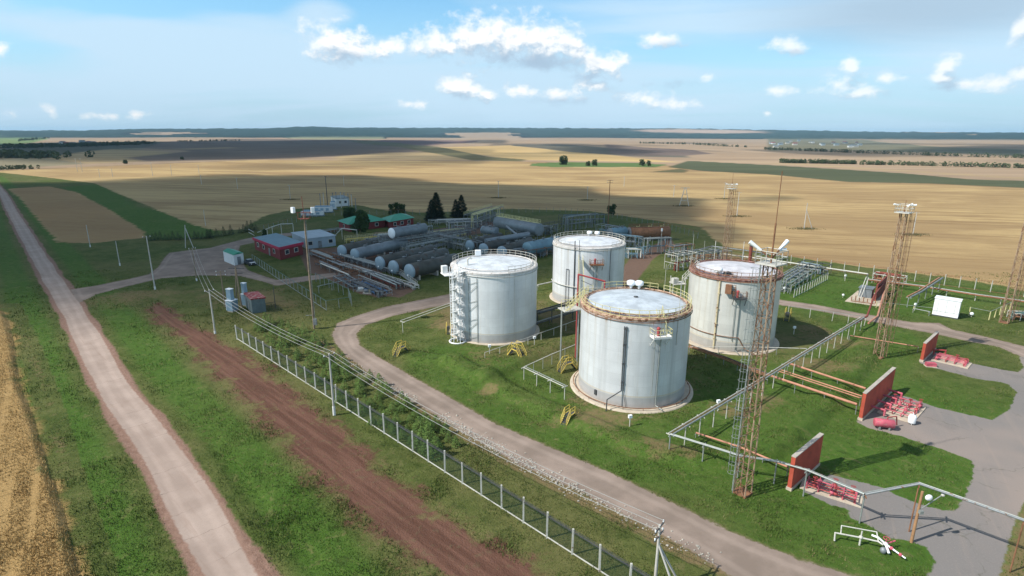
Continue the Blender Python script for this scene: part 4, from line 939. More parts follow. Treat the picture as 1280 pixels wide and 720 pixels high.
pole(at(410, 262), 15, 'dark mast towering over the white pump skids', 'radio_mast', 'mast', .2, 'dark_steel', 1, armd=(1,0), armw=2.0)
def catenary(a, b, sag, n=14): return [(*[a[i]+(b[i]-a[i])*k/n for i in (0, 1)], a[2]+(b[2]-a[2])*k/n-4*sag*(k/n)*(1-k/n)) for k in range(n+1)]
def wires(a, b, lab, sag=1.0, sep=.65, n=3):
    d = Vector((b[0]-a[0], b[1]-a[1], 0)).normalized(); s = Vector((-d.y, d.x, 0))
    for i in range(n):
        o = s*sep*(i-(n-1)/2); m = MB(); pts = catenary((a[0]+o.x, a[1]+o.y, a[2]), (b[0]+o.x, b[1]+o.y, b[2]-.0), sag)
        for q in range(len(pts)-1): m.tube(pts[q], pts[q+1], .022, 4, cap=False)
        ob = m.build('power_cable', M_['cable'], loc=(a[0], a[1], a[2])); tag(ob, lab, 'power cable', lab.split(' from ')[0]+' run '+str(abs(hash_(lab)) % 97))
def hash_(s): return sum(ord(c)*(i+3) for i, c in enumerate(s))
wires((*P_A[:2], pa_h), (*P_B[:2], 8.1), 'one of three overhead cables from the braced pole to the mesh fence pole', 1.0)
wires((*P_B[:2], 8.1), (*P_C[:2], 7.9), 'one of three overhead cables from the mesh fence pole to the lone grass pole', .8)
wires((*P_C[:2], 7.9), (*P_D[:2], 7.9), 'one of three overhead cables from the lone grass pole to the forecourt pole', .8)
# A-frame with wooden posts next to the kiosks
t = thing('pole_transformer', 'pair of leaning wooden poles joined at the top, behind the small blue kiosks', 'transformer pole', at(303, 383)); g = at(303, 383)
for dx, dy in ((-1.3, .3), (.3, -.9)): m = MB(); m.tube((g[0]+dx, g[1]+dy, -.2), (g[0]-.9, g[1]+1.0, 7.9), .15, 7, .12); m.build('post', M_['wood'], t)
m = MB(); m.bar((g[0]-2.3,g[1]+1.0,7.6), (g[0]+.8,g[1]+1.0,7.6), .12); m.bar((g[0]-2.0,g[1]+1.0,6.6), (g[0]+.4,g[1]+1.0,6.6), .1); m.build('crossarm', M_['dark_steel'], t)
pole(at(281.5, 383.5), 7.4, 'dark pole with two crossarms touching the left blue kiosk', r=.14, mat='wood', arms=2, armd=(1,.2), armw=1.8)
pole(at(344.5, 385.5), 4.6, 'short dark post standing right of the grey kiosk', r=.08, mat='dark_steel', arms=0)
# row of poles across the wheat
for i, (u, vb, vt) in enumerate([(191,220,203),(215,220,206),(249,217.5,206),(125,222,214),(141,221,213),(297,236,222),(252,230.5,222),(363,249,231),(623,247,226),(734,250,233),(842,246,232),(921,270,240),(905,248,228),(1141,293,265),(780,233,222),(430,232,222),(97,215,196),(103,215,196)]):
    g = at(u, vb); h = max(6.5, min(12, height_at(g, vt)))
    t = thing('power_pole', 'slender pole standing out in the wheat, one of the line crossing the fields', 'pole', (g[0], g[1], 0), 'field poles of the line crossing the wheat')
    m = MB(); m.tube((g[0], g[1], -.2), (g[0], g[1], h), .17, 6, .12); m.build('post', M_['pole_concrete'], t)
    m = MB(); m.bar((g[0]-1, g[1], h-.3), (g[0]+1, g[1], h-.3), .12); m.build('crossarm', M_['pole_concrete'], t)
t = thing('power_pylon', 'squat four-legged pylon standing on a dark patch in the wheat', 'pylon', at(855, 257)); g = at(855, 257); hh = 8.6
for k in range(4):
    a = k*PI/2+.5; m = MB(); m.bar((g[0]+3.0*math.cos(a), g[1]+3.0*math.sin(a), 0), (g[0]+.5*math.cos(a), g[1]+.5*math.sin(a), hh), .22); m.build('leg', M_['off_white'], t)
m = MB()
for z in (2.5, 5.5, 8.4):
    w = 3-2.5*z/hh
    for k in range(4): a, a2 = k*PI/2+.5, (k+1)*PI/2+.5; m.bar((g[0]+w*math.cos(a), g[1]+w*math.sin(a), z), (g[0]+w*math.cos(a2), g[1]+w*math.sin(a2), z), .12)
m.build('bracing', M_['off_white'], t); m = MB(); m.bar((g[0]-2.2,g[1],hh), (g[0]+2.2,g[1],hh), .2); m.build('crossarm', M_['off_white'], t)
t = thing('braced_pole', 'whitish pole with a slanting strut in the wheat, right of the tall lightning rod', 'pole', at(1005, 286)); g = at(1005, 286)
m = MB(); m.tube((g[0],g[1],0), (g[0],g[1],9.5), .16, 7, .12); m.build('post', M_['pole_concrete'], t); m = MB(); m.tube((g[0]+3.0,g[1],0), (g[0],g[1],7), .12, 6); m.build('strut', M_['pole_concrete'], t)
t = thing('braced_pole', 'pale pole with a slanting strut beside the hedge of small bushes behind the forecourt', 'pole', at(232, 310)); g = at(232, 310)
m = MB(); m.tube((g[0],g[1],0), (g[0]+.8,g[1],7), .13, 7, .1); m.build('post', M_['pole_concrete'], t); m = MB(); m.tube((g[0]+2.4,g[1],0), (g[0]+.8,g[1],6), .12, 6); m.build('strut', M_['pole_concrete'], t)
# weedy islands round the feet of poles in the wheat are part of the ground scatter below
POLE_FEET = [at(u, v) for u, v in ((855,257.5),(1005,286),(1141,293.5),(905,248.5),(921,270.5),(734,250.2),(623,247.3),(363,249.5))]
t = thing('lamp_post', 'leaning orange-brown post with a white round lamp, beside the white pipe assembly', 'lamp post', at(1139, 678)); g = at(1139, 678)
m = MB(); m.tube((g[0],g[1],-.2), (g[0]+.1,g[1]+.1,4.9), .13, 8, .1); m.build('post', M_['orange_pole'], t)
m = MB(); m.bar((g[0]+.1,g[1],3.2), (g[0]+1.9,g[1]+.2,4.5), .06); m.box((g[0]+.15,g[1]-.15,3.1), (.3,.25,.3)); m.build('arm', M_['galvanised'], t)
m = MB(); m.ball((g[0]+.45,g[1]-.25,4.55), .28, 12, 8, (1.1,.6,1)); m.build('lamp', M_['lamp_white'], t); m = MB(); m.ball((g[0]+1.95,g[1]+.2,4.5), .15); m.build('camera_head', M_['off_white'], t)
# ================================================================== pipe racks
def rack(name, label, cat, pts, pipes, step=3.2, post_r=.06, pmat='off_white', posts_from=0.0, cross=.5, group=None, arms=True, postmat='galvanised', foot=-.2, n_max=90):
    """pts: world polyline of the rack top; pipes: (side offset, height offset, radius, material)"""
    t = thing(name, label, cat, (pts[0][0], pts[0][1], 0), group)
    off_pts = []
    for i in range(len(pts)):
        a = Vector(pts[max(i-1,0)]); b = Vector(pts[min(i+1,len(pts)-1)]); d = (b-a); d.z = 0
        d = d.normalized() if d.length > 1e-6 else Vector((1,0,0)); off_pts.append(Vector((-d.y, d.x, 0)))
    for so, ho, r, mt in pipes:
        m = MB(); m.pipe([(p[0]+n.x*so, p[1]+n.y*so, p[2]+ho+r) for p, n in zip(pts, off_pts)], r, 8 if r > .06 else 5); m.build('pipe', M_[mt], t)
    k = 0; first = True
    for i in range(len(pts)-1):
        L = dist(pts[i], pts[i+1]); n = max(1, int(round(L/step)))
        for j in range(0 if first else 1, n+1):
            p = lerp(pts[i], pts[i+1], j/n); s = off_pts[i] if j < n else off_pts[i+1]; first = False
            if k >= n_max: continue
            k += 1; m = MB(); m.tube((p[0], p[1], gz(p[0], p[1])+foot), (p[0], p[1], p[2]-.02), post_r, 6)
            if arms: m.bar((p[0]-s.x*cross, p[1]-s.y*cross, p[2]-.05), (p[0]+s.x*cross, p[1]+s.y*cross, p[2]-.05), .09)
            m.build('post', M_[postmat], t)
    return t
zr = 2.5
A0 = at(838, 543, zr); A1 = at(940, 482, zr); A2 = at(1006, 441, zr); A3 = at(1078, 397, zr)
rack('pipe_rack', 'long double pipe rack running from its near corner past the tall tower to the back', 'pipe rack', [A0, A1, A2, A3], [(-.25,0,.10,'galvanised'),(.22,0,.06,'off_white'),(.05,.0,.04,'rust')], 3.3, .055, postmat='off_white')
B1 = at(925, 570, zr); B2 = at(971, 577, zr)
B3 = at(1009, 588, 2.8); B4 = at(1081, 618, 2.95); B5 = at(1149, 605, 4.75); B6 = at(1280, 651, 4.75); B7 = at(1400, 694, 4.75)
rack('pipe_rack', 'grey pipe rack running from the near corner past the nearest red wall', 'pipe rack', [lerp(A0, A0, 1), B1, B2, B3, B4], [(-.14,0,.095,'galvanised'),(.13,0,.055,'galvanised')], 3.4, .07, postmat='galvanised')
rack('overhead_pipe', 'grey twin pipe carried high across the paved yard beside the orange-brown lamp post', 'pipe', [B4, B5, B6, B7], [(-.14,0,.095,'steel_grey'),(.14,0,.06,'galvanised')], 16, .06, postmat='rust')
# rust red product lines to the walls
def low_line(label, pts, r, mat='rust', step=4, name='pipeline', pipes=None, z=None):
    return rack(name, label, 'pipeline', pts, pipes or [(0,0,r,mat)], step, .05, arms=True, cross=.18, postmat='galvanised')
z2 = 1.2
salm = simple('salmon_pipe', (.42,.20,.13), .7, 0, .25, 1.2, rust=.3); M_['salmon'] = salm
low_line('rusty pipeline reaching the far end of the widest red wall', [at(985, 455, z2), at(1082, 487, z2)], .15, 'salmon', 4)
low_line('rusty pipeline reaching the near end of the widest red wall', [at(960, 470, z2), at(1071, 507, z2)], .17, 'salmon', 4)
low_line('pair of thin rusty pipes between the two thicker ones behind the widest red wall', [at(972, 463, z2), at(1076, 497, z2)], .09, 'salmon', 4, pipes=[(.35,0,.09,'salmon'),(-.35,0,.08,'salmon')])
low_line('rusty pipeline slanting down through the grass to the nearest red wall', [at(870, 542, .5), at(925, 560, .7), at(985, 585, 1.0)], .11, 'salmon', 3.5)
low_line('thin rusty pipeline leading to the smallest red wall', [at(1062, 420, .8), at(1148, 434, .9)], .09, 'salmon', 4)
low_line('rusty pipes in the shade between the two right-hand tanks', [at(862, 433, 1.0), at(905, 448, 1.0), at(960, 470, z2)], .12, 'rust', 3, pipes=[(0,0,.12,'rust'),(.5,0,.09,'dark_steel'),(-.5,0,.10,'rust')])
low_line('white handrail-like pipe crossing behind the tall tower at the foot of the cream tank', [at(862, 434, 1.1), at(935, 434, 1.1), at(1008, 436, 1.2)], .06, 'off_white', 4)
# fence-like pipe frames left of the near tank, upper and lower
rack('raised_pipe', 'white frame of thin pipes on posts left of the near tank', 'raised pipe', [at(655, 459, 1.9), at(706, 483, 1.9)], [(-.2,0,.05,'off_white'),(.2,0,.06,'galvanised')], 2.5, .055, postmat='off_white')
rack('raised_pipe', 'pipe on posts running from the yellow stairs up to the second tank', 'raised pipe', [at(655, 459, 1.6), at(690, 443, 1.6), at(722, 430, 1.6)], [(0,0,.06,'off_white')], 2.6, .05, postmat='galvanised', arms=False)
rack('raised_pipe', 'light railing pipe in front of the leftmost tank', 'raised pipe', [at(606, 441, .9), at(660, 422, 1.2), at(722, 400, 1.3)], [(0,0,.05,'off_white')], 3, .045, postmat='off_white', arms=False)
rack('raised_pipe', 'white bent pipe frame left of the leftmost tank, beside the service road bend', 'raised pipe', [at(503, 402, 2.0), at(564, 380, 2.0)], [(-.5,0,.06,'off_white'),(.5,0,.06,'off_white')], 12, .06, postmat='off_white')
rack('raised_pipe', 'pale pipe line passing behind the leftmost tank', 'raised pipe', [at(672, 357, 1.2), at(700, 351, 1.2), at(722, 347, 1.2)], [(0,0,.14,'off_white')], 5, .06)
rack('pipe_bridge', 'dark pipe bridge on posts between the leftmost and the nearest tank', 'pipe bridge', [at(672, 391, 2.3), at(690, 386, 2.6), at(716, 378, 3.2)], [(-.7,0,.14,'dark_steel'),(0,0,.10,'steel_grey'),(.6,0,.14,'dark_steel')], 2.8, .09, postmat='dark_steel', cross=.9)
rack('pipe_bridge', 'dark low pipes in the shade behind the nearest tank', 'pipe bridge', [at(668, 405, .8), at(722, 388, .9)], [(-.4,0,.12,'dark_steel'),(.3,0,.10,'galvanised')], 4, .07, postmat='dark_steel')
# red riser portal and beige stair tower between the near and the rear tank
g = (9.9, 82.5); t = thing('pipe_portal', 'dark red pipe bent over in an arch behind the nearest tank', 'pipe', (*g, 0)); zt = height_at(g, 343)
m = MB(); m.pipe([(g[0],g[1],0), (g[0],g[1],zt), (g[0]+3.9,g[1]-.6,zt-.9), (g[0]+3.9,g[1]-.6,T_H-1)], .13, 8); m.build('pipe', M_['pipe_red'], t)
m = MB(); m.pipe([(g[0]+.5,g[1]+.3,zt-1.0), (g[0]+2.2,g[1],zt-1.7)], .04, 5); m.build('stay', M_['dark_steel'], t)
t = thing('stair_tower', 'pale yellow access stair leading up the back left of the nearest tank', 'stairs', (9.0, 79.8, 0))
m = MB(); m.box((8.6, 80.2, 8.6), (3.0,2.2,.12), .4); m.build('platform', M_['off_white'], t)
m = MB()
for dx, dy in ((-1.3,-1), (1.2,-.8), (-1.2,1.0), (1.3,1)): m.tube((8.6+dx, 80.2+dy, 0), (8.6+dx, 80.2+dy, 8.6), .08, 6)
m.build('frame', M_['galvanised'], t)
m = MB(); a_, b_ = Vector((6.8, 79.6, 8.6)), Vector((3.0, 78.0, 5.2))
a_, b_ = Vector((8.2, 79.4, 8.7)), Vector((10.4, 77.2, T_H))
for k in range(10): p = a_.lerp(b_, k/9); m.box(p, (.9,.28,.05), .8)
m.build('steps', M_['pale_yellow'], t)
m = MB()
for o in (Vector((.35,.35,0)), Vector((-.35,-.35,0))): straight_rail(m, a_+o, b_+o, 1.0, .8, .035)
straight_rail(m, (7.2,79.4,8.65), (7.4,81.4,8.65), 1.0, .7, .035); straight_rail(m, (7.4,81.4,8.65), (10,81.6,8.65), 1.0, .7, .035); m.build('handrail', M_['pale_yellow'], t)
m = MB(); p0 = (10.4,81.0,8.7); m.bar(p0, (13.5,109.5,9.6), .9, .1); m.build('walkway', M_['galvanised'], t)
m = MB(); straight_rail(m, (10.0,81.0,8.75), (13.1,109.5,9.65), 1.0, 1.6, .03); straight_rail(m, (10.8,81.0,8.75), (13.9,109.5,9.65), 1.0, 1.6, .03); m.build('walkway_rail', M_['pale_yellow'], t)
# platform stairs between near and cream tanks
t = thing('stair_tower', 'whitish platform with stairs leaning against the left side of the cream tank', 'stairs', (28.6, 93.5, 0)); cx, cy = 28.3, 94.0
m = MB(); m.box((cx, cy, 9.0), (2.2,2.0,.12), .2); m.box((cx-.6, cy-.3, 9.5), (1.0,.8,.9), .2); m.build('platform', M_['off_white'], t)
m = MB()
for dx, dy in ((-1,-.9), (1,-.9), (-1,.9), (1,.9)): m.tube((cx+dx, cy+dy, 0), (cx+dx, cy+dy, 10.1), .07, 6)
for z in (2.5, 5, 7.5): m.bar((cx-1,cy-.9,z), (cx+1,cy-.9,z), .06); m.bar((cx-1,cy-.9,z), (cx-1,cy+.9,z), .06)
m.build('frame', M_['off_white'], t)
m = MB(); straight_rail(m, (cx+1,cy,9.1), (cx+3.2,cy-.4,T_H), 1.0, .7, .04); straight_rail(m, (cx+1,cy+.8,9.1), (cx+3.2,cy+.4,T_H), 1.0, .7, .04); m.build('handrail', M_['off_white'], t)
m = MB()
for k in range(9): m.box(lerp((cx+1,cy+.4,9.1), (cx+3.2,cy,T_H), k/8), (.28,.8,.05), -.1)
m.build('steps', M_['galvanised'], t)
# ================================================================== perimeter fences
def fence(label, pts, h, step, post, rail_top, rail_bot, panel=None, pr=.07, wires_=0, name='fence', n_max=100, square=True):
    t = thing(name, label, 'fence', (pts[0][0], pts[0][1], 0)); k = 0
    total = sum(dist(pts[i], pts[i+1]) for i in range(len(pts)-1)); rt_ = MB(); rb = MB(); pn = MB(); first = True
    for i in range(len(pts)-1):
        a, b = pts[i], pts[i+1]; L = dist(a[:2], b[:2]); n = max(1, int(round(L/step)))
        for j in range(0 if first else 1, n+1):
            p = lerp(a, b, j/n); first = False
            if k >= n_max: continue
            k += 1; m = MB(); m.bar((p[0], p[1], -.2), (p[0]+RNG.normal(0, .035), p[1]+RNG.normal(0, .035), h+(.35 if wires_ else 0)+RNG.normal(0, .05)), pr*2) if square else m.tube((p[0], p[1], -.2), (p[0], p[1], h), pr, 5)
            m.build('post', M_[post], t)
        for z, mb in ((h, rt_), (.12, rb)): mb.bar((a[0], a[1], z), (b[0], b[1], z), .06 if mb is rt_ else .08)
        for w in range(wires_): rt_.tube((a[0], a[1], h+.12+.13*w), (b[0], b[1], h+.12+.13*w), .02, 4, cap=False)
        if panel: pn.add([(a[0],a[1],.15), (b[0],b[1],.15), (b[0],b[1],h-.04), (a[0],a[1],h-.04)], [(0,1,2,3)])
    if rail_top: rt_.build('top_rail', M_[rail_top], t)
    if rail_bot: rb.build('bottom_rail', M_[rail_bot], t)
    if panel: pn.build('mesh_panel', M_[panel], t)
    return t
mnet, tn, bn_ = new_mat('wire_mesh'); tcx = nd(tn, 'ShaderNodeTexCoord')      # woven wire: mostly air
bn_.inputs['Base Color'].default_value = (.035,.07,.04,1); bn_.inputs['Roughness'].default_value = .6
trn = nd(tn, 'ShaderNodeBsdfTransparent'); mxn = nd(tn, 'ShaderNodeMixShader'); mxn.inputs[0].default_value = .25
lk(tn, trn.outputs[0], mxn.inputs[1]); lk(tn, bn_.outputs[0], mxn.inputs[2]); lk(tn, mxn.outputs[0], tn.nodes['Material Output'].inputs[0]); M_['wire_mesh'] = mnet
F0, F1 = at(296.5, 424), at(764, 724); F2 = lerp(F1, F0, -.35)
fence('long white-framed wire mesh fence running diagonally between the brown dirt track and the young pines', [F0, F2], 2.15, 2.75, 'off_white', 'dark_steel', 'off_white', 'wire_mesh', .075, 2)
fence('thin post fence from the white kiosk down towards the loading pumps', [at(316, 327), at(345, 347), at(378, 369), at(408, 388)], 2.0, 2.6, 'galvanised', 'teal', 'galvanised', None, .05)
fence('post fence around the pump yard, in front of the row of dark drums', [at(408, 388), at(440, 383), at(436, 372), at(395, 352)], 2.0, 2.6, 'galvanised', 'teal', None, None, .05)
fence('far fence of thin dark posts between the plant and the wheat', [at(330, 289), at(400, 270), at(480, 269), at(560, 268), at(640, 266), at(700, 265), at(760, 271), at(830, 285), at(872, 298)], 2.2, 3.0, 'steel_grey', 'rust', None, None, .05, 0)
fence('brown back fence with a rusty top rail along the wheat on the right', [at(900, 322), at(988, 331), at(1091, 345), at(1180, 357), at(1258, 368), at(1400, 390)], 2.3, 3.0, 'off_white', 'rust', 'rust', None, .06, 3)
fence('low railing of white posts along the concrete path on the right', [at(985, 393), at(1040, 401), at(1080, 407)], 1.7, 3.2, 'off_white', 'galvanised', None, None, .04)
fence('greenish railing between the right-hand tank and the far right lawn', [at(992, 372), at(1012, 362), at(1034, 350)], 1.9, 1.6, 'off_white', 'teal', 'teal', None, .05)
fence('thin green railing around the lawn behind the white cabinet', [at(1095, 385), at(1165, 393)], 1.3, 3.5, 'pale_yellow', 'galvanised', None, None, .05)
fence('pale post railing right of the white cabinet', [at(1211, 395), at(1236, 400), at(1262, 388)], 1.7, 2.8, 'pale_yellow', 'galvanised', None, None, .06)
# back-right pipeline on posts
zb = 1.9
rack('pipe_rack', 'white pipeline on posts along the back fence, behind the cream tank', 'pipe rack', [at(905, 318, zb), at(975, 327, zb), at(1030, 335, zb), at(1085, 343, zb)], [(-.4,0,.17,'off_white'),(.3,-.1,.09,'galvanised')], 4.5, .08, postmat='galvanised', cross=.7)
rack('pipe_rack', 'brown pipe rack along the back fence on the far right', 'pipe rack', [at(1085, 350, 1.2), at(1150, 358, 1.2), at(1220, 369, 1.2), at(1320, 383, 1.2)], [(-.6,0,.13,'rust'),(0,0,.10,'rust'),(.5,0,.12,'galvanised')], 4.0, .08, postmat='off_white', cross=.9)
rack('pipe_rack', 'dark sloping gangway pipe rising behind the cream tank', 'pipe rack', [at(862, 315, 2), at(890, 308, 3), at(930, 313, 3), at(985, 322, 2.4)], [(-.3,0,.12,'steel_grey'),(.3,0,.10,'dark_steel')], 5, .08, postmat='galvanised')
rack('pipe_rack', 'grey inclined pipe pair crossing the lawn beside the white cabinet', 'pipe rack', [at(1136, 372, 2.0), at(1150, 365, 2.3), at(1176, 348, 3.0)], [(-.3,0,.17,'steel_grey'),(.3,0,.14,'salmon')], 4, .09, postmat='galvanised')
rack('pipe_rack', 'thin low pipe with a green valve in front of the white cabinet', 'pipe rack', [at(1142, 386, .8), at(1162, 390, .8)], [(0,0,.07,'galvanised')], 3, .06)
# ================================================================== red fire walls and loading bays
def fire_wall(label, a, b, h, th=.38):
    a = Vector(a); b = Vector(b); t = thing('fire_wall', label, 'wall', (a.x, a.y, 0), 'red brick fire walls'); d = (b-a).normalized(); c = (a+b)/2; L = (b-a).length; rz = math.atan2(d.y, d.x)
    m = MB(); m.bbox((c.x, c.y, .3), (L, th, h-.45), rz); m.build('brickwork', M_['brick_red'], t)
    m = MB(); m.bbox((c.x, c.y, h-.147), (L+.04, th+.04, .09), rz); m.build('coping', M_['concrete'], t)
    m = MB(); m.bbox((c.x, c.y, -.2), (L+.2, th+.15, .497), rz); m.build('plinth', M_['pale_concrete'], t)
    return t, d, rz
W3 = fire_wall('nearest red wall, narrow and upright, beside the foot of the tall tower', at(986, 612.5), at(1021, 581), 3.75)
W2 = fire_wall('widest red wall, in the middle of the three loading bays', at(1075, 525), at(1112, 490), 3.65)
W1 = fire_wall('smallest looking red wall, furthest from the camera', at(1151.5, 452), at(1167.5, 436.5), 3.1)
def hub(q, u_, v_): return (q[0]+u_*.735+v_*.678*-1*0, q[1]+v_, q[2])
def loading_bay(label, cx, cy, rz, L, Wd, seed, n=11, name='loading_manifold'):
    """pipes, valves and hand wheels in red on a concrete pad"""
    R_ = random.Random(seed); t = thing(name, label, 'pipework', (cx, cy, 0), 'red loading manifolds on concrete pads')
    co_, si_ = math.cos(rz), math.sin(rz)
    def P(x, y, z): return (cx+x*co_-y*si_, cy+x*si_+y*co_, z)
    m = MB(); m.bbox(P(0, 0, -.1), (L, Wd, .22), rz); m.build('pad', M_['pale_concrete'], t)
    nl = 4
    for i in range(nl):
        y = -Wd*.36+Wd*.72*i/(nl-1); m = MB(); m.tube(P(-L*.42, y, .45), P(L*.40, y, .45), .06, 7)
        for k in range(5): x = -L*.38+L*.19*k; m.tube(P(x, y, .1), P(x, y, .45), .05, 5)
        m.build('pipe', M_['pipe_pink' if i % 2 else 'pipe_red'], t)
    for i in range(n):
        x = R_.uniform(-L*.4, L*.4); y = -Wd*.36+Wd*.72*R_.randrange(nl)/(nl-1); hh = R_.uniform(.85, 1.35); m = MB()
        m.tube(P(x, y, .4), P(x, y, hh), .05, 6); m.lathe(P(x, y, .35), [(.02,0),(.2,.03),(.2,.28),(.02,.32)], 8)
        c = P(x, y, hh); m.arc(c, .20, .03, n=10, k=4); m.tube((c[0]-.2,c[1],c[2]), (c[0]+.2,c[1],c[2]), .02, 4); m.build('valve', M_['pipe_red' if i % 3 else 'pipe_pink'], t)
    m = MB()
    for i in range(5): x = -L*.4+L*.8*i/4; m.tube(P(x, -Wd*.4, .62), P(x, Wd*.4, .62), .06, 6); m.pipe([P(x, -Wd*.4, .1), P(x, -Wd*.4, .62)], .05, 5); m.pipe([P(x, Wd*.4, .1), P(x, Wd*.4, .62)], .05, 5)
    m.build('header_pipe', M_['pipe_pink'], t); return t, P
c2 = at(1124, 512); rz2 = W2[2]
loading_bay('crowded red pipework on its pad before the widest red wall', c2[0]+.2, c2[1]-.2, rz2, 6.2, 3.8, 5, 9)
c1 = at(1189, 452.5); loading_bay('small red pipework on a pale pad by the smallest red wall', c1[0], c1[1], W1[2]-PI/2*0-.0, 3.0, 4.6, 8, 5)
c3 = at(1032, 613); loading_bay('red pipework on a narrow pad at the foot of the nearest red wall', c3[0]+.3, c3[1]-.4, -.62, 5.2, 2.0, 3, 7)
# pink lines coming through the widest wall
t = thing('loading_pipes', 'four short pink-red pipes poking through the widest red wall', 'pipework', at(1098, 505)); 
for i in range(4):
    f = .18+.2*i; a = lerp(at(1075, 525), at(1112, 490), f+.08); m = MB(); dx, dy = -W2[1].y*-1, -W2[1].x; m.pipe([(a[0]+.1, a[1], .9), (a[0]+dx*1.7, a[1]+dy*1.7, .9), (a[0]+dx*1.7, a[1]+dy*1.7, .2)], .13, 8); m.build('pipe', M_['pipe_pink'], t)
t = thing('pink_drum', 'bright pink-red horizontal drum lying beside the pad of the widest red wall', 'drum', at(1104, 536)); g = at(1104, 536)
m = MB(); m.drum((g[0]-.95,g[1]+.25,.75), (g[0]+.95,g[1]-.25,.75), .5, 20); m.build('shell', M_['pipe_pink'], t)
m = MB(); m.box((g[0]-.5,g[1]+.1,.18), (.16,.8,.4), -.25); m.box((g[0]+.5,g[1]-.1,.18), (.16,.8,.4), -.25); m.build('saddle', M_['galvanised'], t)
m = MB(); m.pipe([(g[0]+.3,g[1],1.2), (g[0]+.3,g[1],1.5), (g[0]+1.6,g[1]+.4,1.4), (g[0]+1.9,g[1]+.5,.2)], .07, 6); m.build('outlet_pipe', M_['pipe_red'], t)
t = thing('white_vessel', 'small upright white vessel at the corner of the red pipework pad', 'vessel', at(1139, 530)); g = at(1139, 530)
m = MB(); m.lathe((g[0],g[1],.15), [(.01,0),(.38,.02),(.42,.12),(.42,.85),(.3,1.05),(.01,1.12)], 20); m.build('shell', M_['lamp_white'], t)
m = MB(); m.tube((g[0],g[1],1.2), (g[0],g[1],1.5), .06, 6)
for k in range(3): m.tube((g[0]+.3*math.cos(k*2.1), g[1]+.3*math.sin(k*2.1), -.05), (g[0]+.3*math.cos(k*2.1), g[1]+.3*math.sin(k*2.1), .2), .04, 5)
m.build('fittings', M_['white'], t)
t = thing('pink_box', 'flat pink-red equipment box at the foot of the smallest red wall', 'equipment box', at(1163, 458)); g = at(1163, 458)
m = MB(); m.bbox((g[0],g[1],.1), (1.3,.7,.5), -.2); m.build('box', M_['pipe_pink'], t); m = MB(); m.bbox((g[0],g[1],-.05), (1.5,.9,.148), -.2); m.build('base', M_['pale_concrete'], t)
t = thing('pipe_stub', 'red bent pipe standing on the grass side of the smallest pad', 'pipework', at(1174, 444)); g = at(1174, 444)
m = MB(); m.pipe([(g[0]-.7,g[1]+.3,0),(g[0]-.7,g[1]+.3,.8),(g[0]+.9,g[1],.8),(g[0]+.9,g[1],.1)], .12, 8); m.build('pipe', M_['pipe_red'], t)
# white pipe assembly in the foreground
t = thing('valve_assembly', 'white pipe loop with red flanges and valves lying on the grass, bottom right', 'pipework', at(1043, 676)); z = .7
def w(u, v, z): return at(u, v, z)
g0, g1, g2 = w(1044, 666, .75), w(1076, 672, .75), w(1098, 677, .75)
m = MB(); m.pipe([w(1043, 676, .1), g0, g1, g2, w(1104, 681, .7)], .07, 8)
u0, u1 = w(1052, 657, 1.35), w(1096, 665, 1.35); m.pipe([lerp(g0, g1, .22), u0, u1, lerp(g1, g2, 1.0)], .05, 8)
for q in (g1,): m.tube((q[0],q[1],0), q, .08, 6); m.tube(q, (q[0]+.05,q[1]+.05,1.35), .06, 6); m.ball((q[0],q[1],.78), .17)
m.build('pipe_loop', M_['off_white'], t)
m = MB(); k0, k1 = w(1107, 680, .6), w(1132, 698, .35); m.tube(k0, k1, .08, 8, .06); m.ball(k0, .18); m.tube(k0, (k0[0]-.1,k0[1]-.7,.25), .1, 7); m.pipe([w(1090,669,.9), w(1098,672,1.0), k0], .09, 7); m.build('nozzle', M_['lamp_white'], t)
m = MB(); k2 = w(1119, 676, .7); m.tube(k0, k2, .06, 8); m.arc((k0[0],k0[1],1.15), .24, .03, n=12, k=4); m.tube(k0, (k0[0],k0[1],1.15), .04, 5)
for f in (.3, .75): q = lerp(k0, k1, f); m.ball(q, .15, 8, 6)
m.build('red_flange', M_['pipe_pink'], t)
m = MB(); q = w(1104, 688, .3); m.ball(q, .25, 10, 6, (1,1,1.2)); m.tube(q, (q[0],q[1],-.05), .1, 6); m.build('valve_body', M_['steel_grey'], t)
# ================================================================== loading point, cabinet and fittings at the far right
t = thing('loading_shelter', 'slanting dark red screen over grey equipment on a pale slab, far right lawn', 'shelter', at(1080, 378)); g = at(1078, 377)
q = [at(1056, 377), at(1099, 383), at(1104, 368), at(1072, 364)]
m = MB(); m.add([(p[0],p[1],.14) for p in q]+[(p[0],p[1],-.1) for p in q], [(0,1,2,3),(4,5,1,0),(5,6,2,1),(6,7,3,2),(7,4,0,3)]); m.build('slab', M_['pale_concrete'], t)
a, b = at(1093, 377), at(1106, 364); m = MB(); d = (Vector(b)-Vector(a)).normalized(); c = lerp(a, b, .5); rzz = math.atan2(d.y, d.x); m.bbox((c[0],c[1],.1), (dist(a,b),.3,3.6), rzz); m.build('screen', M_['rust_red'], t)
m = MB(); c = at(1082, 371); m.bbox((c[0],c[1],.14), (2.6,2.4,1.9), rzz); m.bbox((c[0],c[1],2.04), (2.9,2.7,.15), rzz); m.build('equipment_box', M_['drum_pale'], t)
m = MB()
for k in range(7): p = lerp(at(1064, 376), at(1094, 380), k/6); m.tube((p[0],p[1],.1), (p[0],p[1],.9+.3*(k % 2)), .09, 6)
p0, p1 = at(1064, 376, .8), at(1094, 380, .8); m.tube(p0, p1, .1, 6); m.build('pump_manifold', M_['rust'], t)
m = MB(); m.tube(at(1072, 374), at(1083, 346, 4.2), .07, 6); m.tube(at(1075, 375), at(1086, 347, 4.2), .07, 6); m.build('stay', M_['off_white'], t)
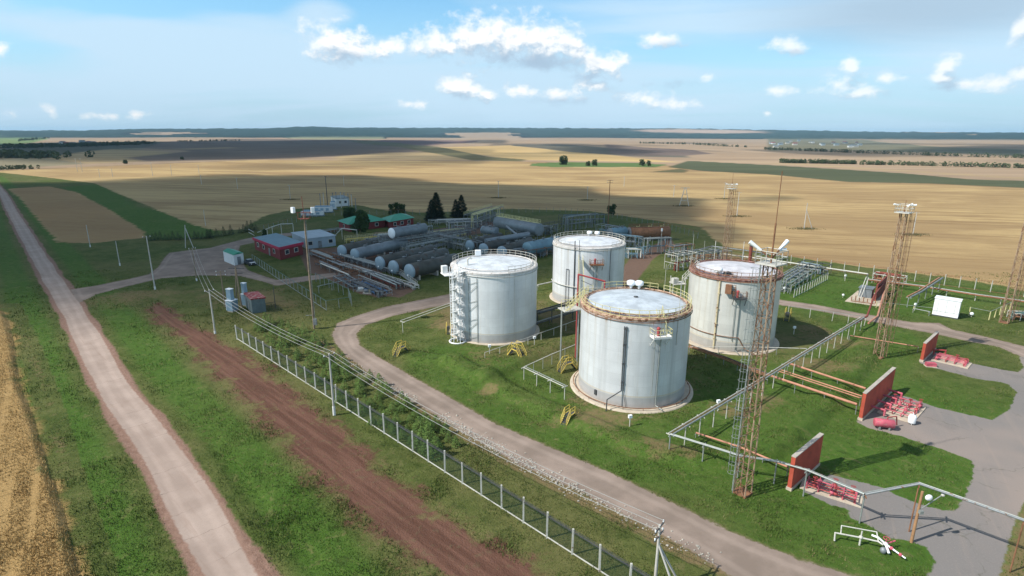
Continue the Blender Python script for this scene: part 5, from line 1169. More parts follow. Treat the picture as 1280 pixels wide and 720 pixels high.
t = thing('red_pipeline', 'pair of thick red pipes descending from the slanting red screen to the pipe rack', 'pipeline', at(1086, 400))
for s in (0, 11): m = MB(); m.pipe([at(1106+s*.6, 352, 2.8), at(1093+s, 369, 3.0), at(1084+s*1.2, 395, 2.0), at(1070+s*1.4, 404, 1.6)], .17, 8); m.build('pipe', M_['rust_red'] if s == 0 else M_['salmon'], t)
g = at(1182, 396); a, b = at(1164.5, 394), at(1196.5, 399.5); d = (Vector(b)-Vector(a)).normalized(); rzz = math.atan2(d.y, d.x); c = (Vector(a)+Vector(b))/2+Vector((-d.y, d.x, 0))*1.2; L = dist(a, b)
t = thing('cabinet', 'bright white equipment cabinet standing alone on the right-hand lawn', 'cabinet', (c.x, c.y, 0))
m = MB(); m.bbox((c.x,c.y,.22), (L,2.2,3.2), rzz); m.build('body', M_['lamp_white'], t); m = MB(); m.bbox((c.x,c.y,3.42), (L+.15,2.4,.12), rzz); m.build('roof', M_['lamp_white'], t)
m = MB(); m.bbox((c.x,c.y,0), (L+.1,2.3,.218), rzz); m.build('base', M_['dark_steel'], t)
m = MB(); f = c-Vector((-d.y, d.x, 0))*1.115; m.box((f.x,f.y,1.0), (L*.96,.03,.05), rzz)
for s in (-.33, 0, .33): m.box((f.x+d.x*L*s, f.y+d.y*L*s, 2.0), (.04,.03,2.4), rzz)
m.build('door_seam', M_['galvanised'], t)
for (u, v, r, lab) in ((1214, 396, .33, 'white round cap on the lawn right of the white cabinet'), (1053.5, 372, .25, 'small white round cap in the middle of the far lawn'), (850, 520, .01, '')):
    if lab: g = at(u, v); t = thing('marker_bollard', lab, 'bollard', g); m = MB(); m.tube((g[0],g[1],-.1), (g[0],g[1],.45), .06, 6); m.build('stem', M_['off_white'], t); m = MB(); m.ball((g[0],g[1],.6), r, 12, 8); m.build('cap', M_['lamp_white'], t)
for i, (u, v, lab) in enumerate([(897,513.5,'small white gauge box on a rack post left of the tall tower'),(992,418,'white gauge head in the shade right of the cream tank'),(1056,351,'white gauge head on the far lawn by the back pipeline'),(1143,388,'white gauge head beside the low pipe near the cabinet'),(980,367,'twin white gauge head right of the cream tank'),(612,442,'low white gauge beside the light railing pipe'),(668,431,'white bent gauge stand left of the nearest tank'),(787,533,'short white stub before the nearest tank'),(826,308,'white box on a tall post beside the far pipe portal')]):
    g = at(u, v); hh = 5.2 if i == 8 else 1.3; t = thing('gauge_post', lab, 'gauge', g); m = MB(); m.tube((g[0],g[1],-.2), (g[0],g[1],hh), .06, 6); m.build('post', M_['off_white'], t); m = MB(); m.box((g[0],g[1],hh), (.42,.3,.38 if i < 8 else .9), .3); m.build('head', M_['lamp_white'], t)
g = at(936, 336); t = thing('vent_stack', 'short dark rusty stack standing behind the cream tank', 'stack', g); m = MB(); m.tube((g[0],g[1],0), (g[0],g[1],height_at(g, 307)), .42, 12); m.build('stack', M_['rust_red'], t); m = MB(); m.lathe((g[0],g[1],height_at(g, 307)-.1), [(.5,0),(.5,.16),(.3,.17)], 12); m.build('collar', M_['dark_steel'], t)
for i, (u, vb, vt, lab) in enumerate([(863,345,293,'tall thin white rod left of the cream tank, highest of three'),(853,335,305,'thin white rod left of the cream tank, between two taller ones'),(878,335,301,'thin white rod directly behind the cream tank rim'),(827,410,330,'thin pole beside the vents of the nearest tank')]):
    g = at(u, vb); h = height_at(g, vt); t = thing('lightning_rod', lab, 'lightning rod', g); m = MB(); m.tube((g[0],g[1],-.1), (g[0],g[1],h*.6), .07, 6); m.build('post', M_['off_white'], t); m = MB(); m.tube((g[0],g[1],h*.6), (g[0],g[1],h), .035, 5); m.build('tip', M_['off_white'], t)
# ================================================================== step-over stairs across the earth bank
def stile(u, v, rz, lab, s=1.0):
    g = at(u, v); t = thing('bank_stairs', lab, 'stairs', (g[0], g[1], 0), 'yellow step-over stairs on the earth bank'); co_, si_ = math.cos(rz), math.sin(rz); z0 = gz(g[0], g[1])
    def P(x, y, z): return (g[0]+(x*co_-y*si_)*s, g[1]+(x*si_+y*co_)*s, z*s)
    m = MB(); prof = [(-1.5,.0),(-.55,1.15),(.55,1.15),(1.5,.0)]
    for k in range(3):
        a, b = prof[k], prof[k+1]; n = 5 if k != 1 else 3
        for i in range(n): x = a[0]+(b[0]-a[0])*(i+.5)/n; zz = a[1]+(b[1]-a[1])*(i+.5)/n; m.box(P(x, 0, zz+.08), (.3*s,.85*s,.05), rz)
    m.build('steps', M_['dark_steel'], t)
    for sd in (-.45, .45):
        m = MB()
        for k in range(3):
            a, b = prof[k], prof[k+1]; m.bar(P(a[0],sd,a[1]+.05), P(b[0],sd,b[1]+.05), .07,.14); m.tube(P(a[0],sd,a[1]+1.0), P(b[0],sd,b[1]+1.0), .04, 6); m.tube(P(a[0],sd,a[1]+.55), P(b[0],sd,b[1]+.55), .03, 6)
        for a in prof: m.tube(P(a[0],sd,a[1]), P(a[0],sd,a[1]+1.0), .04, 6)
        m.build('handrail', M_['yellow'], t)
stile(502, 443, 1.0, 'worn yellow stairs over the bank nearest the bend of the service road')
stile(646, 447, -.9, 'bright yellow stairs over the bank in front of the leftmost tank', 1.15)
stile(712, 527, .9, 'small yellow stairs over the bank below the nearest tank, beside the service road', .9)
stile(709, 463, .6, 'yellow stairs pressed against the left foot of the nearest tank', 1.0)
stile(984, 399, 1.0, 'pale yellow stairs in the shade right of the cream tank', 1.0)
stile(561, 415, 1.6, 'pale yellow stairs at the left foot of the leftmost tank', .8)
# ================================================================== horizontal drums of the plant
def vessel(label, a, b, r, z, shell='drum_shell', head='drum_head', name='drum_tank', legs=None, white=False, rail=False):
    a3, b3 = (a[0], a[1], z), (b[0], b[1], z); d = Vector(b3)-Vector(a3); L = d.length; d.normalize(); s = Vector((-d.y, d.x, 0))
    t = thing(name, label, 'drum tank', (a[0], a[1], 0), 'horizontal drum tanks')
    m = MB(); m.drum(a3, b3, r, 28, .08); m.build('shell', M_[shell], t)
    m = MB(); e = Vector(a3)
    prof = [(r*1.012, -.02), (r*1.012, -.28), (r*.97, -.36), (r*.75, -.36-r*.12), (r*.4, -.36-r*.19), (.02, -.36-r*.21)]; n = 28; vs = []
    for q, zz in prof:
        for k in range(n): tt = 2*PI*k/n; vs.append(e+s*math.cos(tt)*q+Vector((0,0,1))*math.sin(tt)*q+d*(zz+.3))
    m.add(vs, [(i*n+k, i*n+(k+1) % n, (i+1)*n+(k+1) % n, (i+1)*n+k) for i in range(len(prof)-1) for k in range(n)], True); m.build('head', M_['lamp_white' if white else head], t)
    if not white: m = MB(); c = e-d*(.1+r*.2); m.tube(c-Vector((0,0,r*.45)), c-Vector((0,0,r*.45))-d*.12, .2, 12); m.build('manhole', M_['lamp_white'], t)
    for f in ((.12, .5, .88) if legs is None else legs):
        p = Vector(a3).lerp(Vector(b3), f); m = MB()
        if z-r > 1.2:
            for q in (-.8, .8): m.tube((p.x+s.x*r*q, p.y+s.y*r*q, -.1), (p.x+s.x*r*q, p.y+s.y*r*q, z-r*.4), .13, 6)
            m.bar((p.x-s.x*r, p.y-s.y*r, z-r*.75), (p.x+s.x*r, p.y+s.y*r, z-r*.75), .2)
        else: m.bbox((p.x, p.y, -.1), (.5, r*1.7, z-r*.62+.1), math.atan2(d.y, d.x))
        m.build('saddle', M_['concrete' if z-r <= 1.2 else 'steel_grey'], t)
    top = z+r
    for f in (.2, .5, .8): m = MB(); p = Vector(a3).lerp(Vector(b3), f); m.lathe((p.x, p.y, top-.1), [(.35,0),(.35,.35),(.42,.36),(.42,.44),(.01,.46)], 12); m.tube((p.x+d.x*.8, p.y+d.y*.8, top-.05), (p.x+d.x*.8, p.y+d.y*.8, top+.8), .07, 6); m.bar((p.x, p.y, top+.2), (p.x+d.x*.8, p.y+d.y*.8, top+.2), .08); m.build('nozzle', M_['pale_yellow' if rail else 'steel_grey'], t)
    if rail:
        m = MB()
        for q in (-.6, .6): straight_rail(m, (a3[0]+s.x*q, a3[1]+s.y*q, top), (b3[0]+s.x*q, b3[1]+s.y*q, top), 1.0, 1.6, .05)
        m.bar((a3[0],a3[1],top+.03), (b3[0],b3[1],top+.03), 1.0,.05); m.build('walkway', M_['pale_yellow' if rail == 1 else 'rust'], t)
    return t
def vpx(label, pa, pb, r, z, **k): a, b = at(*pa, z), at(*pb, z); return vessel(label, a, b, r, z, **k)
vpx('frontmost dark drum of the row of three, closest to the leftmost tank', (511.5, 339.3), (569, 325), 1.75, 2.3)
vpx('middle dark drum of the row of three with a white manhole', (491.5, 334), (556, 317), 1.65, 2.3)
vpx('rear dark drum of the row of three, pipes crossing over it', (474.5, 329), (540, 313), 1.7, 2.3)
vpx('drum with a blue-striped grey head in front of the blue-grey building', (443, 318), (506, 303), 1.55, 2.3, shell='drum_pale')
vpx('leftmost horizontal drum, light blue head, dark shell', (427, 314), (488, 300), 1.7, 2.3)
vpx('raised grey drum with a bright white domed end, held up on tall legs', (489, 291.5), (531, 285), 1.5, 5.6, shell='drum_pale', white=True)
vpx('dark drum with round grey head, left of three behind the leftmost tank', (587, 307), (625, 297), 1.6, 2.3)
vpx('dark drum with round grey head, middle of three behind the leftmost tank', (604, 311.3), (640, 301), 1.6, 2.3)
vpx('dark drum with grey head, mostly hidden by the rim of the leftmost tank', (627, 315), (662, 303), 1.6, 2.3)
vpx('large pale drum raised highest among the pipework, yellow walkway on top', (622, 277.5), (674, 287), 2.0, 4.6, shell='drum_pale', head='drum_pale', rail=1)
vpx('short grey drum in a dark frame left of the largest pale drum', (603.5, 287), (621, 289), 1.2, 4.6, shell='drum_pale', legs=(.2,.8))
vpx('blue-grey drum reaching behind the rear storage tank', (659, 311), (697, 303), 1.9, 2.6, shell='drum_blue', head='drum_blue')
vpx('rust-brown drum with a railed top, right of the thin mast', (786, 291), (836, 290), 1.8, 2.6, shell='rust', head='steel_grey', rail=2)
vpx('short blue-grey drum in a frame behind the rear storage tank', (762, 291), (781, 289), 1.5, 3.2, shell='drum_blue', head='drum_pale', legs=(.2,.8))
t = thing('inclined_duct', 'long light grey duct lying slantwise over the dark drums', 'duct', at(607, 306)); m = MB(); m.tube(at(607, 302, 3.4), at(661, 293, 4.2), .85, 16); m.build('duct', M_['drum_pale'], t); m = MB(); m.tube(at(633, 283, 5.2), at(647, 294, 4), .35, 10); m.build('branch_duct', M_['drum_pale'], t)
m = MB()
for f in (.15, .5, .85): p = lerp(at(607, 302, 3.4), at(661, 293, 4.2), f); m.tube((p[0],p[1]-.6,-.1), (p[0],p[1]-.6,p[2]), .12, 6); m.tube((p[0],p[1]+.6,-.1), (p[0],p[1]+.6,p[2]), .12, 6)
m.build('leg', M_['steel_grey'], t)
# ================================================================== process pipework of the plant
def pipework(label, px, z, seed, dens=1.0, mats=('steel_grey','galvanised','dark_steel'), name='process_pipework', rail=None, w=4.0, valves=True):
    R_ = random.Random(seed); a, b = at(*px[0]), at(*px[1]); d = Vector(b)-Vector(a); L = d.length; d.normalize(); s = Vector((-d.y, d.x, 0))
    t = thing(name, label, 'pipework', (a[0], a[1], 0))
    def P(x, y, zz): return (a[0]+d.x*x+s.x*y, a[1]+d.y*x+s.y*y, zz)
    for lvl in range(2):
        zz = z*(.5+.5*lvl); m = MB()
        for i in range(max(2, int(3*dens))): y = -w/2+w*R_.random(); x0 = R_.uniform(0, L*.2); x1 = R_.uniform(L*.6, L); m.pipe([P(x0, y, .1), P(x0, y, zz), P(x1, y, zz), P(x1, y, .3)], R_.choice((.07,.1,.15,.2)), 7)
        m.build('pipe_run', M_[mats[lvl % len(mats)]], t)
    m = MB(); n = max(3, int(L/3))
    for i in range(n+1):
        x = L*i/n
        for y in (-w/2, w/2): m.tube(P(x, y, -.1), P(x, y, z), .07, 5)
        m.bar(P(x, -w/2, z), P(x, w/2, z), .12); m.bar(P(x, -w/2, z*.5), P(x, w/2, z*.5), .1)
    for y in (-w/2, w/2): m.bar(P(0, y, z), P(L, y, z), .13)
    m.build('frame', M_[mats[-1]], t)
    m = MB()
    for i in range(int(L*.9*dens)):
        x, y = R_.uniform(0, L), R_.uniform(-w/2, w/2); m.pipe([P(x, y, 0), P(x, y, R_.uniform(.6, z)), P(x+R_.uniform(-.8,.8), y+R_.uniform(-.8,.8), R_.uniform(.4, z*.8))], R_.choice((.05,.08,.11)), 6)
        m.tube(P(x, y, .35), P(x, 0, .35), .04, 4); m.tube(P(x, 0, .35), P(L*.5, 0, .35), .04, 4)
        if i % 3 == 0: m.lathe(P(x, y, .4), [(.02,0),(.24,.03),(.24,.3),(.02,.34)], 8)
    m.build('valve_branches', M_[R_.choice(mats)], t)
    if rail:
        m = MB()
        for y in (-w/2, w/2): straight_rail(m, P(0, y, z), P(L, y, z), 1.0, 1.1, .045)
        m.build('handrail', M_[rail], t)
    return t
pipework('grey pipe gallery over the middle of the drum row, with thin railings', ((470, 318), (590, 300)), 3.4, 1, 1.3, w=4.2, rail='galvanised')
pipework('tall pipe frame under the raised white-ended drum', ((498, 308), (545, 298)), 4.2, 2, 1.0, w=3)
pipework('low light pipes along the front of the drum row', ((428, 333), (520, 362)), .9, 3, 1.0, ('galvanised','steel_grey','off_white'), w=1.6)
pipework('pump cluster with small blue and yellow pumps in the fenced yard', ((446, 356), (482, 371)), 1.3, 4, 2.2, ('blue_paint','dark_steel','steel_grey'), w=3.2)
pipework('yellowish railed gallery before the green-roofed houses', ((432, 304), (492, 298)), 1.2, 5, .9, ('pale_yellow','yellow','pale_yellow'), w=1.8, rail='pale_yellow')
pipework('yellow-railed frame left of the largest pale drum', ((588, 286), (622, 273)), 5.0, 6, 1.6, ('steel_grey','pale_yellow','steel_grey'), w=5, rail='pale_yellow')
pipework('dark frame between the pale duct and the rear tank', ((640, 303), (700, 288)), 3.2, 7, 1.4, w=5)
pipework('low frame of pipes beneath the duct, behind the leftmost tank', ((596, 302), (655, 314)), 2.2, 8, 1.4, ('rust','steel_grey','dark_steel'), w=4)
pipework('teal-grey pipe portal over the dirt lane behind the tanks', ((800, 318), (836, 316)), 4.6, 9, .8, ('drum_blue','galvanised','steel_grey'), w=2.2)
pipework('blue-grey pipe frame right behind the rear tank', ((780, 322), (803, 322)), 2.6, 10, 1.0, ('drum_blue','off_white','drum_blue'), w=3)
pipework('pipes and frames in shade beyond the rear tank, left of the mast', ((700, 281), (756, 279)), 3.6, 11, 1.2, ('steel_grey','drum_blue','dark_steel'), w=4)
pipework('long thin pipe portal left of the mast at the back of the plant', ((705, 290), (745, 284)), 5.2, 12, .5, ('steel_grey','galvanised','steel_grey'), w=1.6)
pipework('blue-grey frame right of the mast, beside the brown drum', ((748, 292), (790, 300)), 3.4, 13, 1.2, ('drum_blue','steel_grey','galvanised'), w=3)
pipework('rusty frame before the left foot of the cream tank', ((838, 338), (862, 333)), 4.0, 14, 1.3, ('rust_red','galvanised','off_white'), w=4, rail='galvanised')
pipework('tangle of rusty frames behind the rim of the cream tank', ((868, 330), (905, 326)), 3.2, 15, 1.4, ('rust','steel_grey','galvanised'), w=5)
pipework('greenish pipe tangle right of the cream tank at the end of the path', ((975, 366), (1012, 342)), 2.6, 16, 1.6, ('teal','steel_grey','galvanised'), w=4)
pipework('grey frames behind the greenish railing, far right', ((1000, 338), (1034, 344)), 2.4, 17, 1.3, ('steel_grey','drum_blue','dark_steel'), w=4)
pipework('light pipe frame under the big spruces at the back of the yard', ((536, 281), (598, 279)), 1.8, 18, 1.0, ('galvanised','off_white','galvanised'), w=3)
pipework('low pipe stubs behind the frontmost drums', ((560, 300), (585, 292)), 1.0, 19, 1.0, ('pale_yellow','galvanised','steel_grey'), w=2)
pipework('small rusty manifold beside the tower at the right edge', ((1262, 398), (1290, 400)), 1.3, 20, 1.4, ('rust','teal','off_white'), w=2)
pipework('pipe frames beyond the slanting red screen, along the back fence', ((1092, 352), (1130, 358)), 2.2, 21, 1.4, ('rust','rust_red','off_white'), w=3)
t = thing('railed_ramp', 'grey metal ramp with railings sloping down before the drum row', 'ramp', at(500, 344)); a, b = at(500, 341, 1.0), at(522, 357, .2); m = MB(); m.bar(a, b, 1.0, .1); m.build('deck', M_['galvanised'], t); m = MB(); straight_rail(m, a, b, 1.0, 1.2, .04); m.build('handrail', M_['off_white'], t)
for i, (u, v, c_, lab) in enumerate([(459,367,'yellow','small yellow-ended pump lying at the edge of the pump yard'),(451,364,'white','small white pump beside the yellow-ended one'),(444,357,'off_white','small pale pump deeper in the pump yard')]):
    g = at(u, v); t = thing('pump', lab, 'pump', g); m = MB(); m.drum((g[0]-.5,g[1],.6), (g[0]+.35,g[1]+.15,.6), .38, 14); m.build('motor', M_['steel_grey' if i < 1 else c_], t); m = MB(); m.drum((g[0]+.35,g[1]+.15,.6), (g[0]+.8,g[1]+.22,.6), .33, 14); m.build('pump_head', M_[c_], t); m = MB(); m.bbox((g[0],g[1],-.05), (1.8,.9,.32)); m.build('base', M_['concrete'], t)
pipework('scattered dark valves and pipes in the reddish yard before the drum row', ((405, 330), (440, 345)), 1.2, 31, 2.0, ('dark_steel','steel_grey','rust'), w=5)
pipework('fine grey pipe trestle between the two front drum rows', ((505, 322), (566, 309)), 3.0, 32, 1.5, ('steel_grey','galvanised','steel_grey'), w=2.5, rail='galvanised')
pipework('slender frames and stubs between the raised drum and the big spruces', ((528, 300), (590, 292)), 2.0, 33, 1.0, ('galvanised','pale_yellow','steel_grey'), w=5)
pipework('dense dark pipe rack right behind the drums hidden by the leftmost tank', ((640, 325), (690, 318)), 2.6, 34, 1.6, ('dark_steel','steel_grey','rust'), w=4)
pipework('low dark manifold in the shade beyond the blue-grey building', ((385, 296), (425, 290)), 1.4, 35, 1.5, ('rust','galvanised','steel_grey'), w=3)
EX = [('knot of thin pipes at the white-headed drum legs', ((470, 306), (500, 303)), 3.0, 41, ('steel_grey','off_white','galvanised'), 3),
('row of dark valve stands along the head ends of the drums', ((420, 322), (505, 347)), 1.5, 42, ('dark_steel','galvanised','steel_grey'), 2),
('low grey pipework left of the leftmost horizontal drum', ((392, 318), (424, 330)), 1.4, 43, ('steel_grey','galvanised','rust'), 3),
('high thin trestle crossing the rear ends of the dark drums', ((520, 300), (600, 318)), 3.6, 44, ('galvanised','steel_grey','steel_grey'), 2),
('clutter of thin grey pipes between the spruces and the railed frame', ((560, 286), (600, 284)), 2.6, 45, ('galvanised','steel_grey','off_white'), 5),
('dark pipe stands in front of the largest pale drum', ((640, 292), (690, 294)), 3.0, 46, ('drum_blue','dark_steel','galvanised'), 3),
('fine pipe rack in shade left of the teal-grey portal', ((770, 306), (800, 310)), 3.4, 47, ('steel_grey','drum_blue','galvanised'), 3),
('thin posts and pipes on the shaded grass beyond the dirt lane', ((836, 322), (862, 318)), 3.2, 48, ('galvanised','steel_grey','rust'), 3),
('small rusty pipe group at the edge of the pump yard', ((425, 350), (450, 364)), 1.2, 49, ('rust','dark_steel','steel_grey'), 3),
('pipe and valve row at the far side of the pump yard', ((462, 346), (500, 362)), 1.2, 50, ('rust_red','galvanised','dark_steel'), 2)]
for lab, pxs, z_, sd_, ms_, w_ in EX: pipework(lab, pxs, z_, sd_, 1.5, ms_, w=w_)
# ================================================================== buildings
def prism_house(label, L_, C_, R_, h, wall, roofm, style='flat', roof_h=1.2, eave=.35, fascia=None, name='plant_building', wins=(), cat='building', doors=(), parapet=0):
    Lp, Cp, Rp = Vector(at(*L_)), Vector(at(*C_)), Vector(at(*R_)); Bp = Lp+Rp-Cp; t = thing(name, label, cat, (Cp.x, Cp.y, 0)); foot = [Lp, Cp, Rp, Bp]; cen = (Lp+Rp)/2
    m = MB(); m.add([(p.x,p.y,-.1) for p in foot]+[(p.x,p.y,h) for p in foot], [(0,1,5,4),(1,2,6,5),(2,3,7,6),(3,0,4,7),(4,5,6,7)]); m.build('wall', M_[wall], t)
    ev = []
    u1 = (Cp-Lp).normalized(); u2 = (Rp-Cp).normalized()
    for p, s1, s2 in ((Lp,-1,-1), (Cp,1,-1), (Rp,1,1), (Bp,-1,1)): ev.append(p+u1*s1*eave+u2*s2*eave)
    m = MB()
    if style == 'flat':
        m.add([(p.x,p.y,h+.003) for p in ev]+[(p.x,p.y,h+.25) for p in ev], [(3,2,1,0),(0,1,5,4),(1,2,6,5),(2,3,7,6),(3,0,4,7),(4,5,6,7)])
    else:
        l1, l2 = (Cp-Lp).length, (Rp-Cp).length
        if l2 >= l1: r0, r1 = (ev[0]+ev[1])/2+u2*(l1*.5 if style == 'hip' else 0), (ev[2]+ev[3])/2-u2*(l1*.5 if style == 'hip' else 0); fcs = [(0,1,4),(1,2,5,4),(2,3,5),(3,0,4,5),(3,2,1,0)]
        else: r0, r1 = (ev[1]+ev[2])/2-u1*(l2*.5 if style == 'hip' else 0), (ev[3]+ev[0])/2+u1*(l2*.5 if style == 'hip' else 0); fcs = [(1,2,4),(2,3,5,4),(3,0,5),(0,1,4,5),(3,2,1,0)]
        m.add([(p.x,p.y,h+.003) for p in ev]+[(r0.x,r0.y,h+roof_h), (r1.x,r1.y,h+roof_h)], fcs)
    m.build('roof', M_[roofm], t)
    if fascia:
        m = MB()
        for a, b in ((ev[0], ev[1]), (ev[1], ev[2])): m.bar((a.x,a.y,h-.05), (b.x,b.y,h-.05), .12, .75)
        m.build('fascia', M_[fascia], t)
    def face(side, f, z, ww, hh, mt, nm, frame=None):
        a, b, nrm = (Lp, Cp, -u2) if side == 0 else (Cp, Rp, u1); p = a.lerp(b, f)+nrm*.03; rz = math.atan2((b-a).y, (b-a).x)
        m = MB(); m.box((p.x,p.y,z), (ww,.08,hh), rz); o = m.build(nm, M_[frame or mt], t)
        if frame: q = p+nrm*.03; m = MB(); m.box((q.x,q.y,z), (ww*.8,.06,hh*.8), rz); m.build('pane', M_[mt], o)
    for side, f in wins: face(side, f, h*.55, 1.5, 1.3, 'glass_dark', 'window', 'off_white')
    for side, f in doors: face(side, f, 1.05, 1.1, 2.1, 'steel_grey', 'door')
    return t
prism_house('low red building with a flat blue roof and crimson fascia', (319, 311.5), (351, 325), (379, 318), 3.3, 'wall_red', 'roof_blue', fascia='magenta', wins=((0,.15),(0,.38),(0,.78),(1,.3),(1,.7)), doors=((0,.6),))
t_blue = prism_house('pale blue-grey building with a light flat roof, behind the light mast', (366, 303), (384, 311.5), (420, 307), 3.0, 'wall_blue_grey', 'wall_blue_grey', wins=((1,.12),(1,.82)), doors=((1,.45),), eave=.25)
prism_house('red house with a green hipped roof, half hidden by the round dark tree', (424, 285), (437, 290), (482, 284), 2.7, 'wall_red', 'roof_green', 'hip', 2.0, .6, wins=((0,.5),(1,.2),(1,.75)))
prism_house('red house with a green hipped roof, right of the round dark tree', (479, 281), (488, 286), (517, 280.5), 2.6, 'wall_red', 'roof_green', 'hip', 1.6, .6, wins=((1,.2),(1,.5),(1,.8)))
prism_house('white metal kiosk with a green roof at the edge of the forecourt', (280.5, 326.5), (293.5, 332), (305.5, 329), 2.8, 'wall_white', 'roof_green', 'gable', .5, .12, name='kiosk', cat='kiosk', doors=((1,.5),))
prism_house('dark grey metal substation box with a faded dark red roof', (307.5, 384), (316, 392), (333, 390), 2.75, 'kiosk_grey', 'roof_dark_red', 'flat', .4, .15, name='substation_box', cat='substation', doors=((0,.5),))
def cabinet(u, v, lab, w_, dd, h0, h1):
    g = at(u, v); t = thing('transformer_cabinet', lab, 'transformer cabinet', g)
    m = MB(); m.bbox((g[0],g[1],.2), (w_,dd,h0), -.35); m.build('lower_cabinet', M_['kiosk_blue'], t)
    m = MB(); m.bbox((g[0]-.15,g[1]+.05,h0+.2), (w_*.72,dd*.55,h1), -.35); m.build('upper_cabinet', M_['kiosk_blue'], t)
    m = MB(); m.box((g[0],g[1],h0+.24), (w_+.2,dd+.2,.08), -.35); m.box((g[0]-.15,g[1]+.05,h0+h1+.24), (w_*.8,dd*.62,.08), -.35); m.build('roof', M_['lamp_white'], t)
    m = MB(); m.box((g[0]-w_*.5*math.cos(-.35)-.03, g[1]-w_*.5*math.sin(-.35), h0*.5+.2), (.06,dd*.98,h0*.95), -.35); m.build('door', M_['lamp_white'], t)
    m = MB(); m.bbox((g[0],g[1],-.1), (w_*.9,dd*.9,.298), -.35); m.build('base', M_['concrete'], t)
cabinet(291, 388.5, 'blue and white stepped transformer cabinet, the left and nearer of two', 1.5, 1.5, 2.0, 2.2)
cabinet(308.5, 381.5, 'blue and white tall transformer cabinet behind the dark substation box', 1.2, 1.2, 2.2, 2.2)
# white pump skids and stacks at the back left
for i, (u, v, L, Wd, h, lab) in enumerate([(391, 270, 9, 2.6, 2.0, 'long low white skid, frontmost at the back left of the plant'), (404, 265.5, 8, 2.6, 2.4, 'white skid behind the frontmost one, near the dark mast'), (417, 262, 2.4, 2.4, 3.4, 'white upright box right beside the dark mast')]):
    g = at(u, v); t = thing('pump_skid', lab, 'pump skid', g); m = MB(); m.bbox((g[0],g[1],.5), (L,Wd,h-.5), .12); m.build('enclosure', M_['wall_white'], t); m = MB(); m.bbox((g[0],g[1],0), (L+.6,Wd+.4,.5), .12); m.build('base', M_['kiosk_grey'], t)
    m = MB(); m.tube((g[0]-L*.4,g[1]-.4,h+.35), (g[0]+L*.4,g[1]+.1,h+.35), .3, 10); m.tube((g[0]-L*.3,g[1]-.3,h-.1), (g[0]-L*.3,g[1]-.3,h+.4), .15, 6); m.build('duct', M_['kiosk_blue'], t)
    for k in range(3): m = MB(); f = (k-1)*.28*L; m.box((g[0]+f-.12*Wd*0, g[1]-Wd/2*.99+f*.12-.06, .5+(h-.5)*.5), (L*.16,.08,(h-.5)*.6), .12); m.build('panel', M_['kiosk_blue'], t)
prism_house('small white and dark control block with rooftop boxes at the back left', (414, 254.5), (421, 258.5), (437, 257), 3.6, 'wall_white', 'kiosk_grey', wins=((1,.3),(1,.7)), eave=.1)
for i, (u, vb, vt) in enumerate([(401,258,242),(405,256,241),(417,259,241),(421,258,240),(427,260,240),(431,257,241),(436,259,242),(440,258,243),(445,262,248)]):
    g = at(u, vb); t = thing('slim_stack', 'thin grey upright pipe, one of the cluster round the white skids', 'stack', g, 'thin stacks round the white skids'); m = MB(); m.tube((g[0],g[1],-.1), (g[0],g[1],height_at(g, vt)), .2, 7, .14); m.build('shaft', M_['off_white'] if i % 3 == 1 else M_['steel_grey'], t); m = MB(); m.lathe((g[0],g[1],height_at(g, vt)-.3), [(.28,0),(.28,.3),(.1,.32)], 8); m.build('cap', M_['steel_grey'], t)
rack('raised_pipe', 'angular white pipe portal behind the red and blue-roofed building', 'raised pipe', [at(322, 291), at(340, 284, 4.5), at(351, 280.5, 5.2), at(366, 280, 5.2)], [(0,0,.12,'off_white')], 6, .09, postmat='off_white', arms=False)
rack('raised_pipe', 'white slanting pipe left of the green-roofed houses', 'raised pipe', [at(416, 298), at(427, 286, 3.5), at(446, 288, 3.5)], [(0,0,.14,'off_white')], 7, .09, postmat='off_white', arms=False)
rack('raised_pipe', 'long pale pipe sloping down behind the post fence, front of the pump yard', 'raised pipe', [at(401, 330, 1.2), at(436, 344, 1.2)], [(0,0,.16,'off_white')], 5, .08, postmat='galvanised')
rack('raised_pipe', 'pale pipe running beside the pump yard towards the service road', 'raised pipe', [at(448, 344, 1.3), at(486, 359, 1.3)], [(0,0,.10,'galvanised')], 5, .08, postmat='galvanised')
rack('raised_pipe', 'low pipe crossing the grass to the left of the pump yard', 'raised pipe', [at(398, 358, 1.6), at(430, 351, 1.6)], [(0,0,.08,'galvanised')], 4, .07, postmat='galvanised')
rack('barrier', 'white gate-like frame at the corner of the red building', 'barrier', [at(311, 292), at(318, 296)], [(0,1.5,.08,'off_white'),(0,.4,.08,'off_white')], 2, .1, postmat='off_white')
# dark car by the kiosk
t = thing('parked_car', 'small dark car with a pale bonnet parked beside the white kiosk', 'car', at(313, 331)); g = at(313, 331); rz = -.75; co_, si_ = math.cos(rz), math.sin(rz)
def CP(x, y, z): return (g[0]+x*co_-y*si_, g[1]+x*si_+y*co_, z)
def hull(mb, secs):
    n = len(secs[0]); vs = [p for s in secs for p in s]; fs = [(i*n+k, i*n+(k+1) % n, (i+1)*n+(k+1) % n, (i+1)*n+k) for i in range(len(secs)-1) for k in range(n)]; mb.add(vs, fs+[tuple(range(n-1,-1,-1)), tuple(range((len(secs)-1)*n, len(secs)*n))], False)
m = MB(); hull(m, [[CP(x,-w_,.3), CP(x,w_,.3), CP(x,w_,zt_), CP(x,-w_,zt_)] for x, w_, zt_ in ((-2.1,.7,.75),(-2.0,.82,.88),(-.9,.85,.92),(.9,.85,.92),(1.9,.8,.78),(2.1,.7,.6))]); m.build('body', M_['car_paint'], t)
